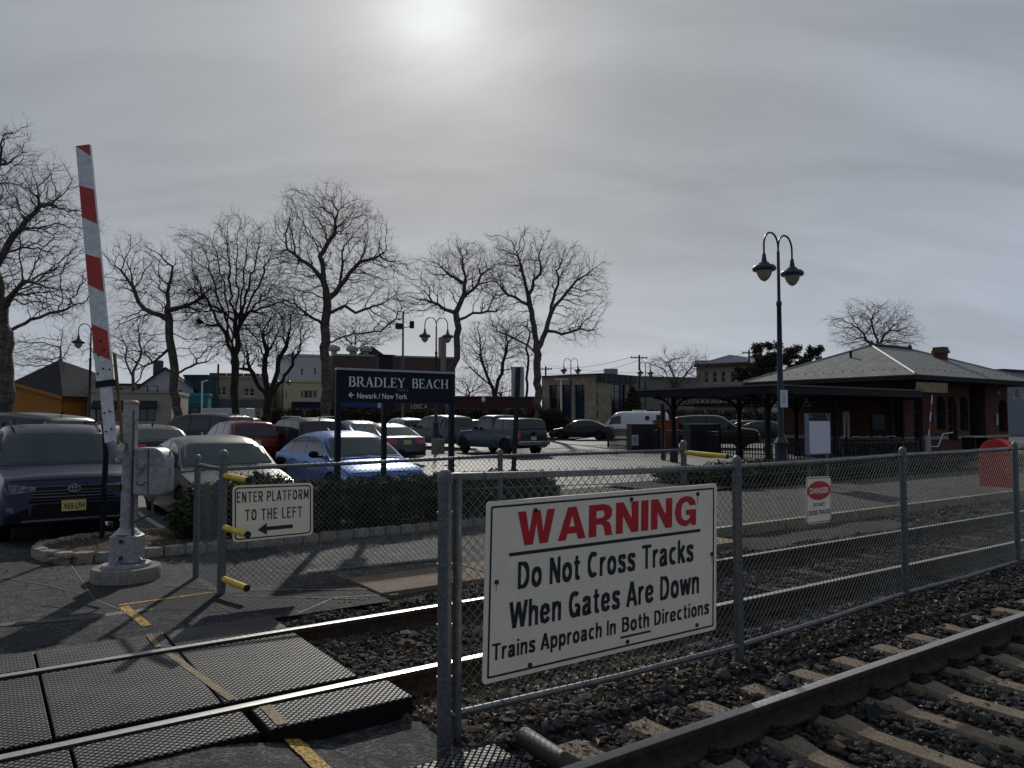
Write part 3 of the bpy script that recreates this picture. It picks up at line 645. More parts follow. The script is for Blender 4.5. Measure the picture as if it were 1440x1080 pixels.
# ================================================================== CHAIN LINK
def linkmesh(a, b, z0a, z0b, z1a, z1b, pitch=.066, r=.0023, nseg=7, wav=.006, seed=0):
    """diamond mesh between ground points a and b"""
    rr = np.random.default_rng(seed); a = np.array(a[:2]); b = np.array(b[:2]); L = np.linalg.norm(b-a); d = (b-a)/L; n = np.array([-d[1], d[0]])
    H = max(z1a-z0a, z1b-z0b); ph = rr.uniform(0, 6, 4)
    def pt(s, h):
        f = s/L; z = (z0a+(z0b-z0a)*f)+(h/H)*((z1a+(z1b-z1a)*f)-(z0a+(z0b-z0a)*f))
        w = wav*(math.sin(s*3.1+ph[0])*math.sin(h*2.6+ph[1])+.5*math.sin(s*7+h*5+ph[2]))
        s2 = s+.004*math.sin(h*9+ph[3]+s*2)
        q = a+d*s2+n*w; return (q[0], q[1], z)
    P0 = []; P1 = []
    k = int((L+H)/pitch)+1
    for i in range(-1, k+1):
        for sg in (1, -1):
            c = i*pitch if sg > 0 else i*pitch
            # s = c - sg*h + ... lines: s = c-h (sg>0) ; s = c-H+h
            lo = 0.; hi = H
            if sg > 0: h0 = max(0, c-L); h1 = min(H, c); f = lambda h: c-h
            else: h0 = max(0, H-c); h1 = min(H, L+H-c); f = lambda h: c-H+h
            if h1-h0 < .01: continue
            m = max(1, int((h1-h0)/H*nseg)); off = .0016*sg
            hs = np.linspace(h0, h1, m+1)
            for x, y in zip(hs[:-1], hs[1:]):
                p, q = pt(f(x), x), pt(f(y), y)
                P0.append((p[0]+n[0]*off, p[1]+n[1]*off, p[2])); P1.append((q[0]+n[0]*off, q[1]+n[1]*off, q[2]))
    # knuckles along the top
    s = 0.
    while s < L-pitch:
        A, B, C = pt(s, H), pt(s+pitch/4, H+.014), pt(s+pitch/2, H); P0 += [A, B]; P1 += [B, C]; s += pitch
    return frusta(P0, P1, r, r, 4)
def post(mb, p, z0, z1, r, cap=True):
    mb.tube([(p[0], p[1], z0), (p[0], p[1], z1)], r, 14)
    if cap: mb.lathe((p[0], p[1], z1), [(r*1.12,-.03),(r*1.14,0),(r*1.05,.015),(r*.8,.032),(r*.3,.044),(.002,.046)], 14)
def wirebands(parent, a, b, za, zb, n, r):
    a = Vector(a[:2]); b = Vector(b[:2]); t = (b-a).normalized(); t3 = Vector((t.x, t.y, 0)); nn = Vector((-t.y, t.x, 0))
    for i in range(n):
        f = (i+.6)/n; c = a+(b-a)*f; z = za+(zb-za)*f; c3 = Vector((c.x, c.y, z)); pts = []
        for k in range(9):
            w = 2*math.pi*k/8; pts.append(c3+nn*math.cos(w)*(r+.004)+Vector((0,0,1))*math.sin(w)*(r+.004)+t3*.002*k)
        pts.append(c3-nn*r+Vector((0,0,-.07))); MB().tube(pts, .003, 5).build('wire_tie', galvm, parent)
# ---- front fence
fA = P(2.25, 3.90); fB = G(1040, 930, -.14); fC = G(1274, 845, -.14); fD = G(1432, 798, -.14)
dn = (fD-fB).normalized(); fE = fD+dn*2.5; fF = fE+dn*2.5
fA.z = 0
ff = thing('chain_link_fence', 'galvanised chain link fence in front, carrying the white warning sign', 'fence', (fA.x, fA.y, 0))
posts = [fA, fB, fC, fD, fE, fF]; tops = [1.445, 1.405, 1.40, 1.40, 1.40, 1.40]
for i, p in enumerate(posts):
    mb = MB(); post(mb, p, -.3, tops[i]+(.015 if i else -.03), .042 if i == 0 else .034); po = mb.build('fence_post', galv, ff, smooth=True)
    if i == 0:
        q = p+Vector((UX, UY, 0))*.085; mb = MB(); post(mb, q, -.2, tops[0]-.01, .028, False); mb.build('fence_post', galv, ff, smooth=True)
        for z in (.25, .55, .9, 1.2): MB().lathe((p.x, p.y, z), [(.046,-.012),(.047,0),(.046,.012)], 14).build('tension_band', galv, po, smooth=True)
    if i:
        q = p-Vector(((p-posts[i-1]).x, (p-posts[i-1]).y, 0)).normalized()*.055; MB().tube([(q.x, q.y, 0.0 if i < 2 else -.05), (q.x, q.y, tops[i]-.08)], .006, 5).build('tension_bar', galvm, ff)
zbot = [.03, -.02, -.06, -.06, -.06, -.06]
for i in range(5):
    a, b = posts[i], posts[i+1]; za, zb = tops[i]-.03, tops[i+1]-.03
    mb = MB(); n = 6; pts = []
    for k in range(n+1):
        f = k/n; q = a+(b-a)*f; pts.append((q.x, q.y, za+(zb-za)*f-.006*math.sin(math.pi*f)))
    mb.tube(pts, .022, 12); mb.build('top_rail', galv, ff, smooth=True)
    if i < 3:
        mb = MB(); a2 = a+(b-a).normalized()*.04; pts = [(a2.x, a2.y, zbot[i]), ((a.x+b.x)/2, (a.y+b.y)/2, (zbot[i]+zbot[i+1])/2-.012), (b.x, b.y, zbot[i+1])]; mb.tube(pts, .021, 10); mb.build('bottom_rail', galv, ff, smooth=True)
    V, Fc = linkmesh(a, b, zbot[i]-.015, zbot[i+1]-.015, za+.01, zb+.01, seed=i)
    nn = Vector((-(b-a).y, (b-a).x, 0)).normalized()*.026; V = V+np.array(nn)
    mesh_np('chain_link_mesh', V, Fc, galvm, ff)
    wirebands(ff, a, b, za, zb, 6, .022)
    if i < 3: wirebands(ff, a, b, zbot[i], zbot[i+1], 4, .021)
    MB().tube([(a.x+nn.x, a.y+nn.y, za-.075), ((a.x+b.x)/2+nn.x, (a.y+b.y)/2+nn.y, (za+zb)/2-.09), (b.x+nn.x, b.y+nn.y, zb-.07)], .0028, 5).build('tension_wire', galvm, ff)
# ---- rear fence with its short return
gA = G(311, 834, -.03); gZ = P(8.3, 7.55); gR = G(275, 812, -.03)
gm = gA+(gZ-gA)*.52
rf = thing('chain_link_fence', 'lower chain link fence behind the far track, carrying the enter platform sign', 'fence', (gA.x, gA.y, 0))
for i, (p, zt) in enumerate(((gR, 1.305), (gA, 1.39), (gm, 1.33), (gZ, 1.40))):
    mb = MB(); post(mb, p, -.15, zt, .042 if i in (1, 3) else .033); mb.build('fence_post', galv, rf, smooth=True)
for a, b, za, zb, n in ((gA, gm, 1.235, 1.29, 8), (gm, gZ, 1.29, 1.30, 6), (gR, gA, 1.235, 1.235, 2)):
    mb = MB(); mb.tube([(a.x, a.y, za), ((a.x+b.x)/2, (a.y+b.y)/2, (za+zb)/2-.004), (b.x, b.y, zb)], .021, 10); mb.build('top_rail', galv, rf, smooth=True)
    V, Fc = linkmesh(a, b, .0, .0, za+.01, zb+.01, pitch=.062, seed=n+3, nseg=5); mesh_np('chain_link_mesh', V, Fc, galvm, rf); wirebands(rf, a, b, za, zb, n, .021)
def stub(p, z, dirv, L, par):
    mb = MB(); q = Vector((p.x, p.y, z))+dirv.normalized()*.03; e = q+dirv.normalized()*L
    mb.tube([q, e], .032, 14); o = mb.build('yellow_pipe', yellowp, par, smooth=True)
    MB().tube([e-dirv.normalized()*.012, e+dirv.normalized()*.004], .034, 14).build('pipe_end', M('black_rubber_end', (.01,.01,.01), .7), o, smooth=True)
sd = G(345, 835, -.03)-G(311, 812, -.03)
dirp = Vector((.50, -.46, -.03))
for z in (1.17, .64, .12): stub(gA+Vector((.02,-.02,0)), z, dirp, .47, rf)
stub(gZ, 1.27, Vector((.85, -.9, -.06)), .68, rf)
# ================================================================== SIGNS ON THE FENCES
def board(name, label, pTL, pTR, pBR, pBL, thick, mat):
    """a flat board given by four world corners; returns root and fn(x,y) with x,y in 0..1 from bottom left, on its face"""
    root = thing(name, label, 'sign', ((pBL+pBR)/2).to_tuple())
    nrm = (pTR-pTL).cross(pBL-pTL).normalized()
    if nrm.y > 0: nrm = -nrm
    W_ = ((pTR-pTL).length+(pBR-pBL).length)/2; H_ = ((pTL-pBL).length+(pTR-pBR).length)/2
    def f3(x, y, off=0): 
        return pBL*(1-x)*(1-y)+pBR*x*(1-y)+pTL*(1-x)*y+pTR*x*y+nrm*off
    mb = MB(); poly = rrect(0, 0, W_, H_, .02 if W_ > 1.2 else .045); mb.prism(poly, lambda a, b, c: f3(a/W_, b/H_, -c), thick); mb.build('panel', mat, root)
    return root, W_, H_, lambda x, y, off=.0015: f3(x/W_, y/H_, off)
off = Vector((UY, -UX, 0))*.03
wl_, wr_ = 4.395, 5.37
corn = [D(685, 706, wl_), D(1008, 680, wr_), D(1007, 885, wr_-.01), D(679, 963, wl_-.01)]
wroot, WW, WH, wf = board('warning_sign', 'large white warning sign with red heading and black text lines on the front fence', *corn, .012, white)
mb = MB(); ringpoly(mb, rrect(.026,.026,WW-.026,WH-.026,.012), rrect(.038,.038,WW-.038,WH-.038,.006), lambda x, y: wf(x, y)); mb.build('border', signblack, wroot)
mb = MB(); heavy(mb, 'WARNING', .113*WW, .892*WW, .735*WH, .93*WH, lambda x, y: wf(x, y)); mb.build('heading', signred, wroot)
mb = MB()
fr = lambda x: x*WW
mb.add([wf(fr(.084), .682*WH), wf(fr(.915), .682*WH), wf(fr(.915), .702*WH), wf(fr(.084), .702*WH)], [(0,1,2,3)])
blk(mb, 'Do Not Cross Tracks', fr(.118), fr(.88), .49*WH, .645*WH, lambda x, y: wf(x, y))
blk(mb, 'When Gates Are Down', fr(.092), fr(.91), .27*WH, .425*WH, lambda x, y: wf(x, y))
blk(mb, 'Trains Approach In', fr(.030), fr(.518), .118*WH, .212*WH, lambda x, y: wf(x, y))
blk(mb, 'Both', fr(.545), fr(.668), .118*WH, .212*WH, lambda x, y: wf(x, y))
blk(mb, 'Directions', fr(.692), fr(.962), .118*WH, .212*WH, lambda x, y: wf(x, y))
mb.add([wf(fr(.538), .082*WH), wf(fr(.675), .082*WH), wf(fr(.675), .095*WH), wf(fr(.538), .095*WH)], [(0,1,2,3)])
mb.build('lettering', signblack, wroot)
for (x, y) in ((.18,.93),(.58,.945),(.90,.94),(.04,.55),(.975,.52),(.17,.05),(.57,.055),(.90,.06)):
    c = wf(x*WW, y*WH, 0); n_ = (wf(0,0,1)-wf(0,0,0)).normalized()
    MB().tube([c, c+n_*.006, c+n_*.012], [.014,.014,.007], 10).build('bolt', rust, wroot, smooth=True)
# stains under the bolts
stm = M('rust_stain', (.52,.38,.24), .8, .3, 30, 0)
for (x, y) in ((.18,.93),(.58,.945),(.90,.94),(.04,.55),(.975,.52)):
    L_ = random.uniform(.035, .07); xx = x*WW; yy = y*WH
    MB().add([wf(xx-.005, yy-.012, .0008), wf(xx+.005, yy-.012, .0008), wf(xx+.002, yy-.012-L_, .0008), wf(xx-.003, yy-.012-L_*.8, .0008)], [(0,3,2,1)]).build('rust_run', stm, wroot)
# enter platform sign on the rear fence
nrm2 = Vector((UY, -UX, 0))
def onplane(x, y, p0, nrm):
    r = ray(x, y); o = Vector((0,0,CH)); t = (p0-o).dot(nrm)/r.dot(nrm); return o+r*t
ep = gA+nrm2*.05; nf = Vector((-(gZ-gA).y, (gZ-gA).x, 0)).normalized()
corn = [onplane(x, y, ep, nf) for x, y in ((327,683),(440,679),(440,752),(327,763))]
eroot, EW, EH, ef = board('platform_entry_sign', 'small white sign reading enter platform to the left, with a black arrow', *corn, .004, white)
mb = MB(); ringpoly(mb, rrect(.02,.02,EW-.02,EH-.02,.04), rrect(.033,.033,EW-.033,EH-.033,.03), lambda x, y: ef(x, y)); mb.build('border', signblack, eroot)
mb = MB(); blk(mb, 'ENTER PLATFORM', .05*EW, .945*EW, .69*EH, .885*EH, lambda x, y: ef(x, y), .14, .17); mb.build('lettering', signblack, eroot); mb = MB(); blk(mb, 'TO THE LEFT', .15*EW, .86*EW, .36*EH, .565*EH, lambda x, y: ef(x, y), .14, .17)
mb.build('lettering', signblack, eroot); mb = MB(); mb.add([ef(x*EW, y*EH) for x, y in ((.30,.185),(.415,.30),(.415,.23),(.74,.235),(.74,.165),(.415,.16),(.415,.085))], [(0,1,6),(2,3,4,5)]); mb.build('arrow', signblack, eroot)
# danger sign on the front fence
nf1 = Vector((-(fC-fB).y, (fC-fB).x, 0)).normalized(); ep = fB-nf1*.035 if nf1.y > 0 else fB+nf1*.035
corn = [onplane(x, y, ep, nf1) for x, y in ((1134,671),(1169,669.5),(1169,733),(1134,738))]
droot, DW, DH, df = board('danger_sign', 'little white sign with a red danger oval, on the fence right of the warning sign', *corn, .004, white)
mb = MB(); ringpoly(mb, rrect(.008,.008,DW-.008,DH-.008,.02), rrect(.014,.014,DW-.014,DH-.014,.016), lambda x, y: df(x, y)); 
add_text(mb, 'DO NOT', .27*DW, .73*DW, .36*DH, .44*DH, lambda x, y: df(x, y), .025); add_text(mb, 'CROSS TRACKS', .05*DW, .95*DW, .18*DH, .28*DH, lambda x, y: df(x, y), .025); mb.build('lettering', M('blue_black_print', (.02,.025,.06), .5), droot)
mb = MB(); mb.add([df(.5*DW+.465*DW*math.cos(a), .70*DH+.205*DH*math.sin(a)) for a in [2*math.pi*i/28 for i in range(28)]], [tuple(range(28))]); ov = mb.build('red_oval', signred, droot)
mb = MB(); add_text(mb, 'DANGER', .12*DW, .88*DW, .635*DH, .765*DH, lambda x, y: df(x, y, .003), .035); mb.build('danger_lettering', white, droot)
# ================================================================== STATION NAME SIGN
SER = {  # stroke letters with serifs: (width, [(thickness, pts)...]) in cap height units
 'B': (.62, [(.13,[(.12,0),(.12,1)]),(.05,[(0,.975),(.36,.975)]),(.05,[(0,.025),(.38,.025)]),(.05,[(.12,.52),(.38,.52)]),(.12,[(.36,.975),(.46,.93),(.50,.77),(.45,.60),(.36,.52)]),(.13,[(.38,.52),(.50,.46),(.56,.28),(.50,.09),(.38,.025)])]),
 'R': (.68, [(.13,[(.12,0),(.12,1)]),(.05,[(0,.975),(.36,.975)]),(.05,[(0,.025),(.25,.025)]),(.05,[(.12,.48),(.36,.48)]),(.12,[(.36,.975),(.48,.91),(.52,.74),(.47,.57),(.36,.48)]),(.12,[(.34,.48),(.62,.03)]),(.05,[(.55,.025),(.72,.025)])]),
 'A': (.74, [(.055,[(.12,.02),(.37,1)]),(.14,[(.37,1),(.63,.02)]),(.05,[(.20,.33),(.54,.33)]),(.05,[(.0,.025),(.24,.025)]),(.05,[(.50,.025),(.76,.025)])]),
 'D': (.76, [(.13,[(.12,0),(.12,1)]),(.05,[(0,.975),(.38,.975)]),(.05,[(0,.025),(.38,.025)]),(.07,[(.36,.975),(.54,.88)]),(.13,[(.52,.89),(.64,.70),(.66,.5),(.64,.30),(.52,.11)]),(.07,[(.54,.12),(.36,.025)])]),
 'L': (.58, [(.13,[(.12,0),(.12,1)]),(.05,[(0,.975),(.25,.975)]),(.05,[(0,.025),(.54,.025)]),(.05,[(.54,.0),(.56,.25)])]),
 'E': (.60, [(.13,[(.12,0),(.12,1)]),(.05,[(0,.975),(.50,.975)]),(.05,[(.50,1),(.51,.78)]),(.05,[(.12,.52),(.38,.52)]),(.05,[(.38,.62),(.38,.42)]),(.05,[(0,.025),(.53,.025)]),(.05,[(.53,.0),(.56,.24)])]),
 'Y': (.68, [(.13,[(.08,.98),(.34,.50)]),(.055,[(.60,.98),(.34,.50)]),(.13,[(.34,.52),(.34,0)]),(.05,[(-.02,.975),(.20,.975)]),(.05,[(.50,.975),(.70,.975)]),(.05,[(.22,.025),(.46,.025)])]),
 'C': (.70, [(.13,[(.24,.88),(.11,.70),(.08,.5),(.11,.30),(.24,.12)]),(.06,[(.22,.90),(.40,.985),(.60,.90)]),(.06,[(.22,.10),(.42,.01),(.62,.12)]),(.05,[(.61,.97),(.62,.72)])]),
 'H': (.78, [(.13,[(.12,0),(.12,1)]),(.13,[(.64,0),(.64,1)]),(.05,[(.12,.51),(.64,.51)]),(.05,[(0,.975),(.25,.975)]),(.05,[(0,.025),(.25,.025)]),(.05,[(.52,.975),(.76,.975)]),(.05,[(.52,.025),(.76,.025)])]),
 ' ': (.55, [])}
def serif(mb, s, x0, x1, y0, y1, fn):
    tot = sum(SER[c][0]+.08 for c in s); k = (x1-x0)/tot; hy = y1-y0; x = x0
    for c in s:
        w, st = SER[c]
        for th, pts in st:
            for a, b in zip(pts, pts[1:]):
                A = Vector((a[0], a[1])); B = Vector((b[0], b[1])); t = (B-A).normalized(); q = Vector((-t.y, t.x))*th/2; A = A-t*th*.08; B = B+t*th*.08
                mb.add([fn(x+v.x*k, y0+v.y*hy) for v in (A-q, B-q, B+q, A+q)], [(0,1,2,3)])
        x += (w+.08)*k
sl_, sr_ = 12.3, 13.55
A_, B_ = D(474, 520, sl_), D(637, 528, sr_)
C_, E_ = D(637, 573, sr_), D(474, 566, sl_)
E_.x, E_.y = A_.x, A_.y; C_.x, C_.y = B_.x, B_.y
sroot = thing('station_name_sign', 'navy platform sign on two posts reading Bradley Beach in white serif letters', 'sign', ((A_.x+B_.x)/2, (A_.y+B_.y)/2, 0))
t = Vector((B_.x-A_.x, B_.y-A_.y, 0)); SWd = t.length; t.normalize(); nn = Vector((t.y, -t.x, 0)); SHt = A_.z-E_.z
def sf(x, y, o=0.): return Vector((A_.x, A_.y, E_.z))+t*x+Vector((0,0,y))+nn*o
mb = MB(); mb.prism([(0,0),(SWd,0),(SWd,SHt),(0,SHt)], lambda a, b, c: sf(a, b, .03-c), .06); mb.build('panel', navy, sroot)
mb = MB(); mb.prism([(-.02,SHt),(SWd+.02,SHt),(SWd+.02,SHt+.035),(-.02,SHt+.035)], lambda a, b, c: sf(a, b, .05-c), .10); mb.build('top_trim', M('trim_grey', (.33,.33,.37), .35, .1, 8, 0, metal=.3), sroot)
letm = M('white_lettering', (.8,.8,.8), .5, .05)
mb = MB(); serif(mb, 'BRADLEY', .19*1, .19+.80*SWd*.595, SHt*.50, SHt*.80, lambda x, y: sf(x, y, .032)); serif(mb, 'BEACH', SWd*.618, SWd*.955, SHt*.50, SHt*.80, lambda x, y: sf(x, y, .032))
add_text(mb, 'Newark / New York', SWd*.155, SWd*.575, SHt*.13, SHt*.31, lambda x, y: sf(x, y, .032), .006)
mb.add([sf(SWd*x, SHt*y, .032) for x, y in ((.085,.235),(.105,.32),(.115,.305),(.1,.25),(.13,.25),(.13,.22),(.1,.22),(.115,.165),(.105,.15))], [(0,1,2,3),(3,4,5,6),(0,6,7,8),(0,3,6)])
mb.build('lettering', letm, sroot)
mb = MB(); add_text(mb, 'Track 2', SWd*.485, SWd*.585, SHt*.385, SHt*.47, lambda x, y: sf(x, y, .032), 0); mb.build('small_lettering', M('grey_lettering', (.22,.22,.24), .5), sroot)
for x in (.02, SWd-.03):
    p = sf(x, 0); MB().box((p.x, p.y, (E_.z+SHt+.0)/2), (.09, .09, E_.z+SHt-.01), rz=TH, bev=.01).build('post', navy, sroot)
# black pole with a small box sign behind it
p = at(540, 14.5, .05); r_ = thing('black_sign_post', 'thin black post with a small black box on top behind the station name sign', 'post', p.to_tuple())
MB().box((p.x, p.y, 1.35), (.085, .085, 2.7), rz=TH).build('pole', black, r_)
q0 = D(541, 511, 14.5); MB().box((q0.x, q0.y, q0.z), (.30, .14, .26), rz=TH, bev=.01).build('box_housing', black, r_); MB().box((q0.x, q0.y, q0.z+.15), (.36, .18, .03), rz=TH).build('housing_cap', black, r_)
MB().tube([(q0.x, q0.y, 2.5), (q0.x, q0.y, q0.z)], .03, 8).build('neck', black, r_)
# black post with a grey sign seen from the back
p = D(724, 657, 14.0); pz = .03
r_ = thing('back_turned_sign', 'narrow grey sign plate seen from behind on a dark leaning square post', 'sign', (p.x, p.y, pz))
tp = D(729, 516, 14.0); bt = D(722.5, 657, 14.0); bt = bt+(bt-tp)*.65
mb = MB(); mb.tube([bt, tp], .045, 4); mb.build('post', black, r_)
c = D(728, 537, 14.06); MB().box(tuple(c), (.24, .012, .56), rz=.05, bev=.004).build('sign_plate', M('bare_aluminium', (.32,.34,.36), .45, .1, 10, .02, metal=.4), r_)
# ================================================================== CROSSING GATE
gb = G(178, 806, .03)
gp = M('flaked_silver_paint', (.31,.31,.33), .5, .18, 6, .3, metal=.15, fine=(24,.84,1.05), chips=(5,(.11,.075,.055),.64))
gr = thing('crossing_gate', 'silver pedestrian crossing gate with its red and white arm raised, on a round concrete base', 'crossing gate', (gb.x, gb.y, 0))
bx, by = gb.x, gb.y
MB().lathe((bx, by, -.06), [(.36,0),(.36,.14),(.345,.17),(.0,.175)], 28).build('concrete_base', concrete, gr, smooth=True)
mb = MB(); mb.lathe((bx, by, .115), [(.25,0),(.25,.03),(.17,.035)], 20)
for i in range(4):
    a = R(45+90*i)+TH; c, s_ = math.cos(a), math.sin(a)
    mb.tube([(bx+c*.21, by+s_*.21, .12), (bx+c*.21, by+s_*.21, .19)], .022, 6)
    mb.prism([(.10,.15),(.24,.15),(.10,.26)], lambda x, z, k: Vector((bx+c*x-s_*(k-.01), by+s_*x+c*(k-.01), z)), .02)
mb.build('foot_flange', gp, gr)
mb = MB(); mb.box((bx, by, .305), (.30, .26, .34), rz=TH-.6, bev=.03); mb.tube([(bx, by, .47), (bx, by, .53)], [.14,.09], 16); ftr = mb.build('junction_box', gp, gr, smooth=True, sharp=35)
fd = Vector((math.sin(.60-TH), -math.cos(.60-TH), 0))
mb = MB()
for z in (.40, .22): c_ = Vector((bx, by, z))+Vector((math.cos(TH-.6-math.pi/2), math.sin(TH-.6-math.pi/2), 0))*.13; mb.tube([c_, c_+Vector((math.cos(TH-.6-math.pi/2), math.sin(TH-.6-math.pi/2), 0))*.02], .022, 8)
mb.build('box_bolt', rust, ftr)
MB().tube([(bx, by, .5), (bx+.01, by, 1.93)], .078, 20).build('mast', gp, gr, smooth=True)
MB().lathe((bx+.01, by, 1.93), [(.084,-.02),(.084,.01),(.06,.03),(.012,.035),(.01,.06)], 16).build('mast_cap', M('rust_grey_cap', (.2,.15,.13), .7), gr, smooth=True)
# mechanism case to the right of the mast
cx_, cy_ = bx+.30, by+.02
poly = []
x0, z0, x1, z1 = -.20, .90, .15, 1.43
for (cx, cz, rr, a0) in ((x1-.15, z1-.15, .15, 0), (x0+.04, z1-.04, .04, 90), (x0+.04, z0+.04, .04, 180), (x1-.07, z0+.07, .07, 270)):
    for i in range(7): a = R(a0+15*i); poly.append((cx+rr*math.cos(a), cz+rr*math.sin(a)))
mb = MB(); n = len(poly); prof = ((-.13,.93),(-.115,1),(.115,1),(.13,.93)); V = []
cxm, czm = (x0+x1)/2, (z0+z1)/2
for (yy, k) in prof: V += [(cx_+cxm+(p[0]-cxm)*k, cy_+yy, czm+(p[1]-czm)*k) for p in poly]
mb.add(V, [(r*n+i, r*n+(i+1)%n, (r+1)*n+(i+1)%n, (r+1)*n+i) for r in range(3) for i in range(n)]+[tuple(range(n-1,-1,-1)), tuple(3*n+i for i in range(n))])
case = mb.build('mechanism_case', gp, gr, smooth=True, sharp=35)
mb = MB(); mb.box((cx_-.03, cy_-.13, 1.17), (.010, .012, .50)); mb.build('case_seam', M('seam_dark', (.05,.05,.055), .7), case)
for zc, rr in ((1.24, .05), (1.06, .045)):
    mb = MB(); mb.tube([(cx_-.11+rr*math.cos(a), cy_-.136, zc+rr*math.sin(a)) for a in [R(180+i*18) for i in range(11)]], .006, 6); mb.build('cast_ring', gp, case)
    mb = MB()
    for i in range(5): a = R(190+i*40); mb.tube([(cx_-.11+rr*math.cos(a), cy_-.13, zc+rr*math.sin(a)), (cx_-.11+rr*math.cos(a), cy_-.145, zc+rr*math.sin(a))], .008, 6)
    mb.build('rivet', rust, case)
mb = MB(); mb.tube([(cx_-.04, cy_, .91), (cx_-.04, cy_, .83)], [.10,.03], 12); mb.build('case_drain', gp, case, smooth=True)
mb = MB(); mb.tube([(bx-.10, by-.02, 1.32), (bx+.16, by-.02, 1.30)], .045, 12); mb.tube([(bx-.13, by-.03, 1.28), (bx-.06, by-.03, 1.28)], .035, 8); mb.tube([(bx+.08,by-.02,1.28),(bx+.10,by-.02,1.0),(bx+.09,by-.02,.62)], .022, 8); mb.build('shaft', gp, gr, smooth=True)
mb = MB(); mb.box((bx-.10, by-.06, 1.46), (.22, .05, .05)); mb.tube([(bx-.2, by-.05, 1.52), (bx, by-.05, 1.43)], .02, 8); mb.build('bracket', rust, gr); MB().box((bx-.13, by-.06, .99), (.16, .05, .07)).build('bracket', rust, gr)
# conduit, cable and hinge bolts
mb = MB(); mb.tube([(cx_-.02, cy_-.04, .86), (cx_-.01, cy_-.06, .70), (bx+.10, by-.09, .60), (bx+.11, by-.10, .45)], .016, 8); mb.build('conduit', M('conduit_grey', (.06,.06,.062), .6), gr, smooth=True)
MB().tube([(bx+.065, by-.055, 1.85), (bx+.075, by-.06, 1.4), (bx+.07, by-.06, 1.0), (bx+.075, by-.065, .56)], .009, 6).build('cable', M('conduit_grey', (.06,)*3), gr, smooth=True)
for zz0 in (1.36, 1.17, .98): MB().lathe((cx_+.152, cy_, zz0), [(.012,-.03),(.016,-.03),(.016,.03),(.012,.03)], 8).build('hinge', gp, case)
for zz0 in (.62, 1.58, 1.80): MB().lathe((bx, by, zz0), [(.082,-.012),(.086,-.012),(.086,.012),(.082,.012)], 20).build('mast_band', gp, gr)
# arm: thin aluminium board leaning slightly left, its foot left of the mast
armw = M('reflective_white', (.66,.67,.68), .4, .08, 6, .03, fine=(20,.85,1.05)); armr = M('reflective_red', (.42,.03,.02), .42, .1, 6, .02)
dA = 8.15
aB0 = D(156, 622, dA); aT0 = D(117.5, 205, dA+.1)
ax = (aT0-aB0).normalized(); La = (aT0-aB0).length; sidev = Vector((1,0,0)); sidev = (sidev-ax*sidev.dot(ax)).normalized(); nrmA = ax.cross(sidev).normalized()
if nrmA.y > 0: nrmA = -nrmA
def af(s, w, o): return aB0+ax*s+sidev*w+nrmA*o
def w_at(s): return .090-(.090-.078)*(s/La)
mb = MB()
sec = [0, .62, .63, La*.5, La]
V = []
for s_ in sec:
    w = w_at(s_) if s_ > .625 else .058
    V += [af(s_, -w, .018), af(s_, w, .018), af(s_, w, -.018), af(s_, -w, -.018)]
mb.add(V, [(i*4+j, i*4+(j+1)%4, (i+1)*4+(j+1)%4, (i+1)*4+j) for i in range(4) for j in range(4)]+[(3,2,1,0), (16,17,18,19)])
arm = mb.build('gate_arm', armw, gr)
def sY(y): return (622-y)/(622-205)*La      # image height to distance along the arm
for (yl0, yl1, yr0, yr1) in ((203,203,203,222),(262,307,270,319),(359,402,368,416),(457,497,470,511)):
    # left edge from top yl0 to bottom yl1, right edge from yr0 to yr1
    a0, a1, b0, b1 = sY(yl0), sY(yl1), sY(yr0), sY(yr1); a0, a1, b0, b1 = [min(v, La) for v in (a0, a1, b0, b1)]
    MB().add([af(a1, -w_at(a1)*.99, .0195), af(b1, w_at(b1)*.99, .0195), af(b0, w_at(b0)*.99, .0195), af(a0, -w_at(a0)*.99, .0195)], [(0,1,2,3)]).build('red_band', armr, arm)
mb = MB()
for (s_, w) in ((.12,-.03),(.14,.03),(.32,-.03),(.33,.03),(.75,-.06),(.8,0),(.78,.07),(1.0,.03),(.95,-.04),(1.1,0)):
    c = af(s_, w, .02); mb.tube([c, c+nrmA*.006], .011, 6)
mb.build('bolt_hole', M('hole_black', (.01,.01,.01), .8), arm)
mb = MB(); mb.add([af(s_, w, o) for s_ in (.60, .67) for (w, o) in ((-.094,.03),(.094,.03),(.094,-.03),(-.094,-.03))], [(0,1,2,3),(7,6,5,4),(0,4,5,1),(1,5,6,2),(2,6,7,3),(3,7,4,0)]); mb.build('splice_plate', black, gr)
mb = MB(); tb = M('timber_strip', (.17,.10,.04), .8, .3, 10, .2)
mb.add([af(s_, w, o) for s_ in (-.02, .95) for (w, o) in ((.095,-.02),(.118,-.02),(.118,-.05),(.095,-.05))], [(0,1,2,3),(7,6,5,4),(0,4,5,1),(1,5,6,2),(2,6,7,3),(3,7,4,0)]); mb.build('wood_strip', tb, gr)
mb = MB(); f0, f1 = af(0, 0, 0), af(-.12, .05, 0); mb.tube([f0, f1, (bx-.06, by-.02, 1.46)], [.05,.05,.04], 10); mb.build('arm_foot', gp, gr, smooth=True)
# dark pole in the bed beside it
pb = G(143, 757, .04); pt = D(142, 530, pb.y-.1)
r_ = thing('dark_pole', 'slim black pole standing in the bed just left of the crossing gate', 'pole', tuple(pb))
MB().tube([pb, D(149, 640, pb.y), pt], [.035,.04,.012], 10).build('pole_shaft', navy, r_, smooth=True)
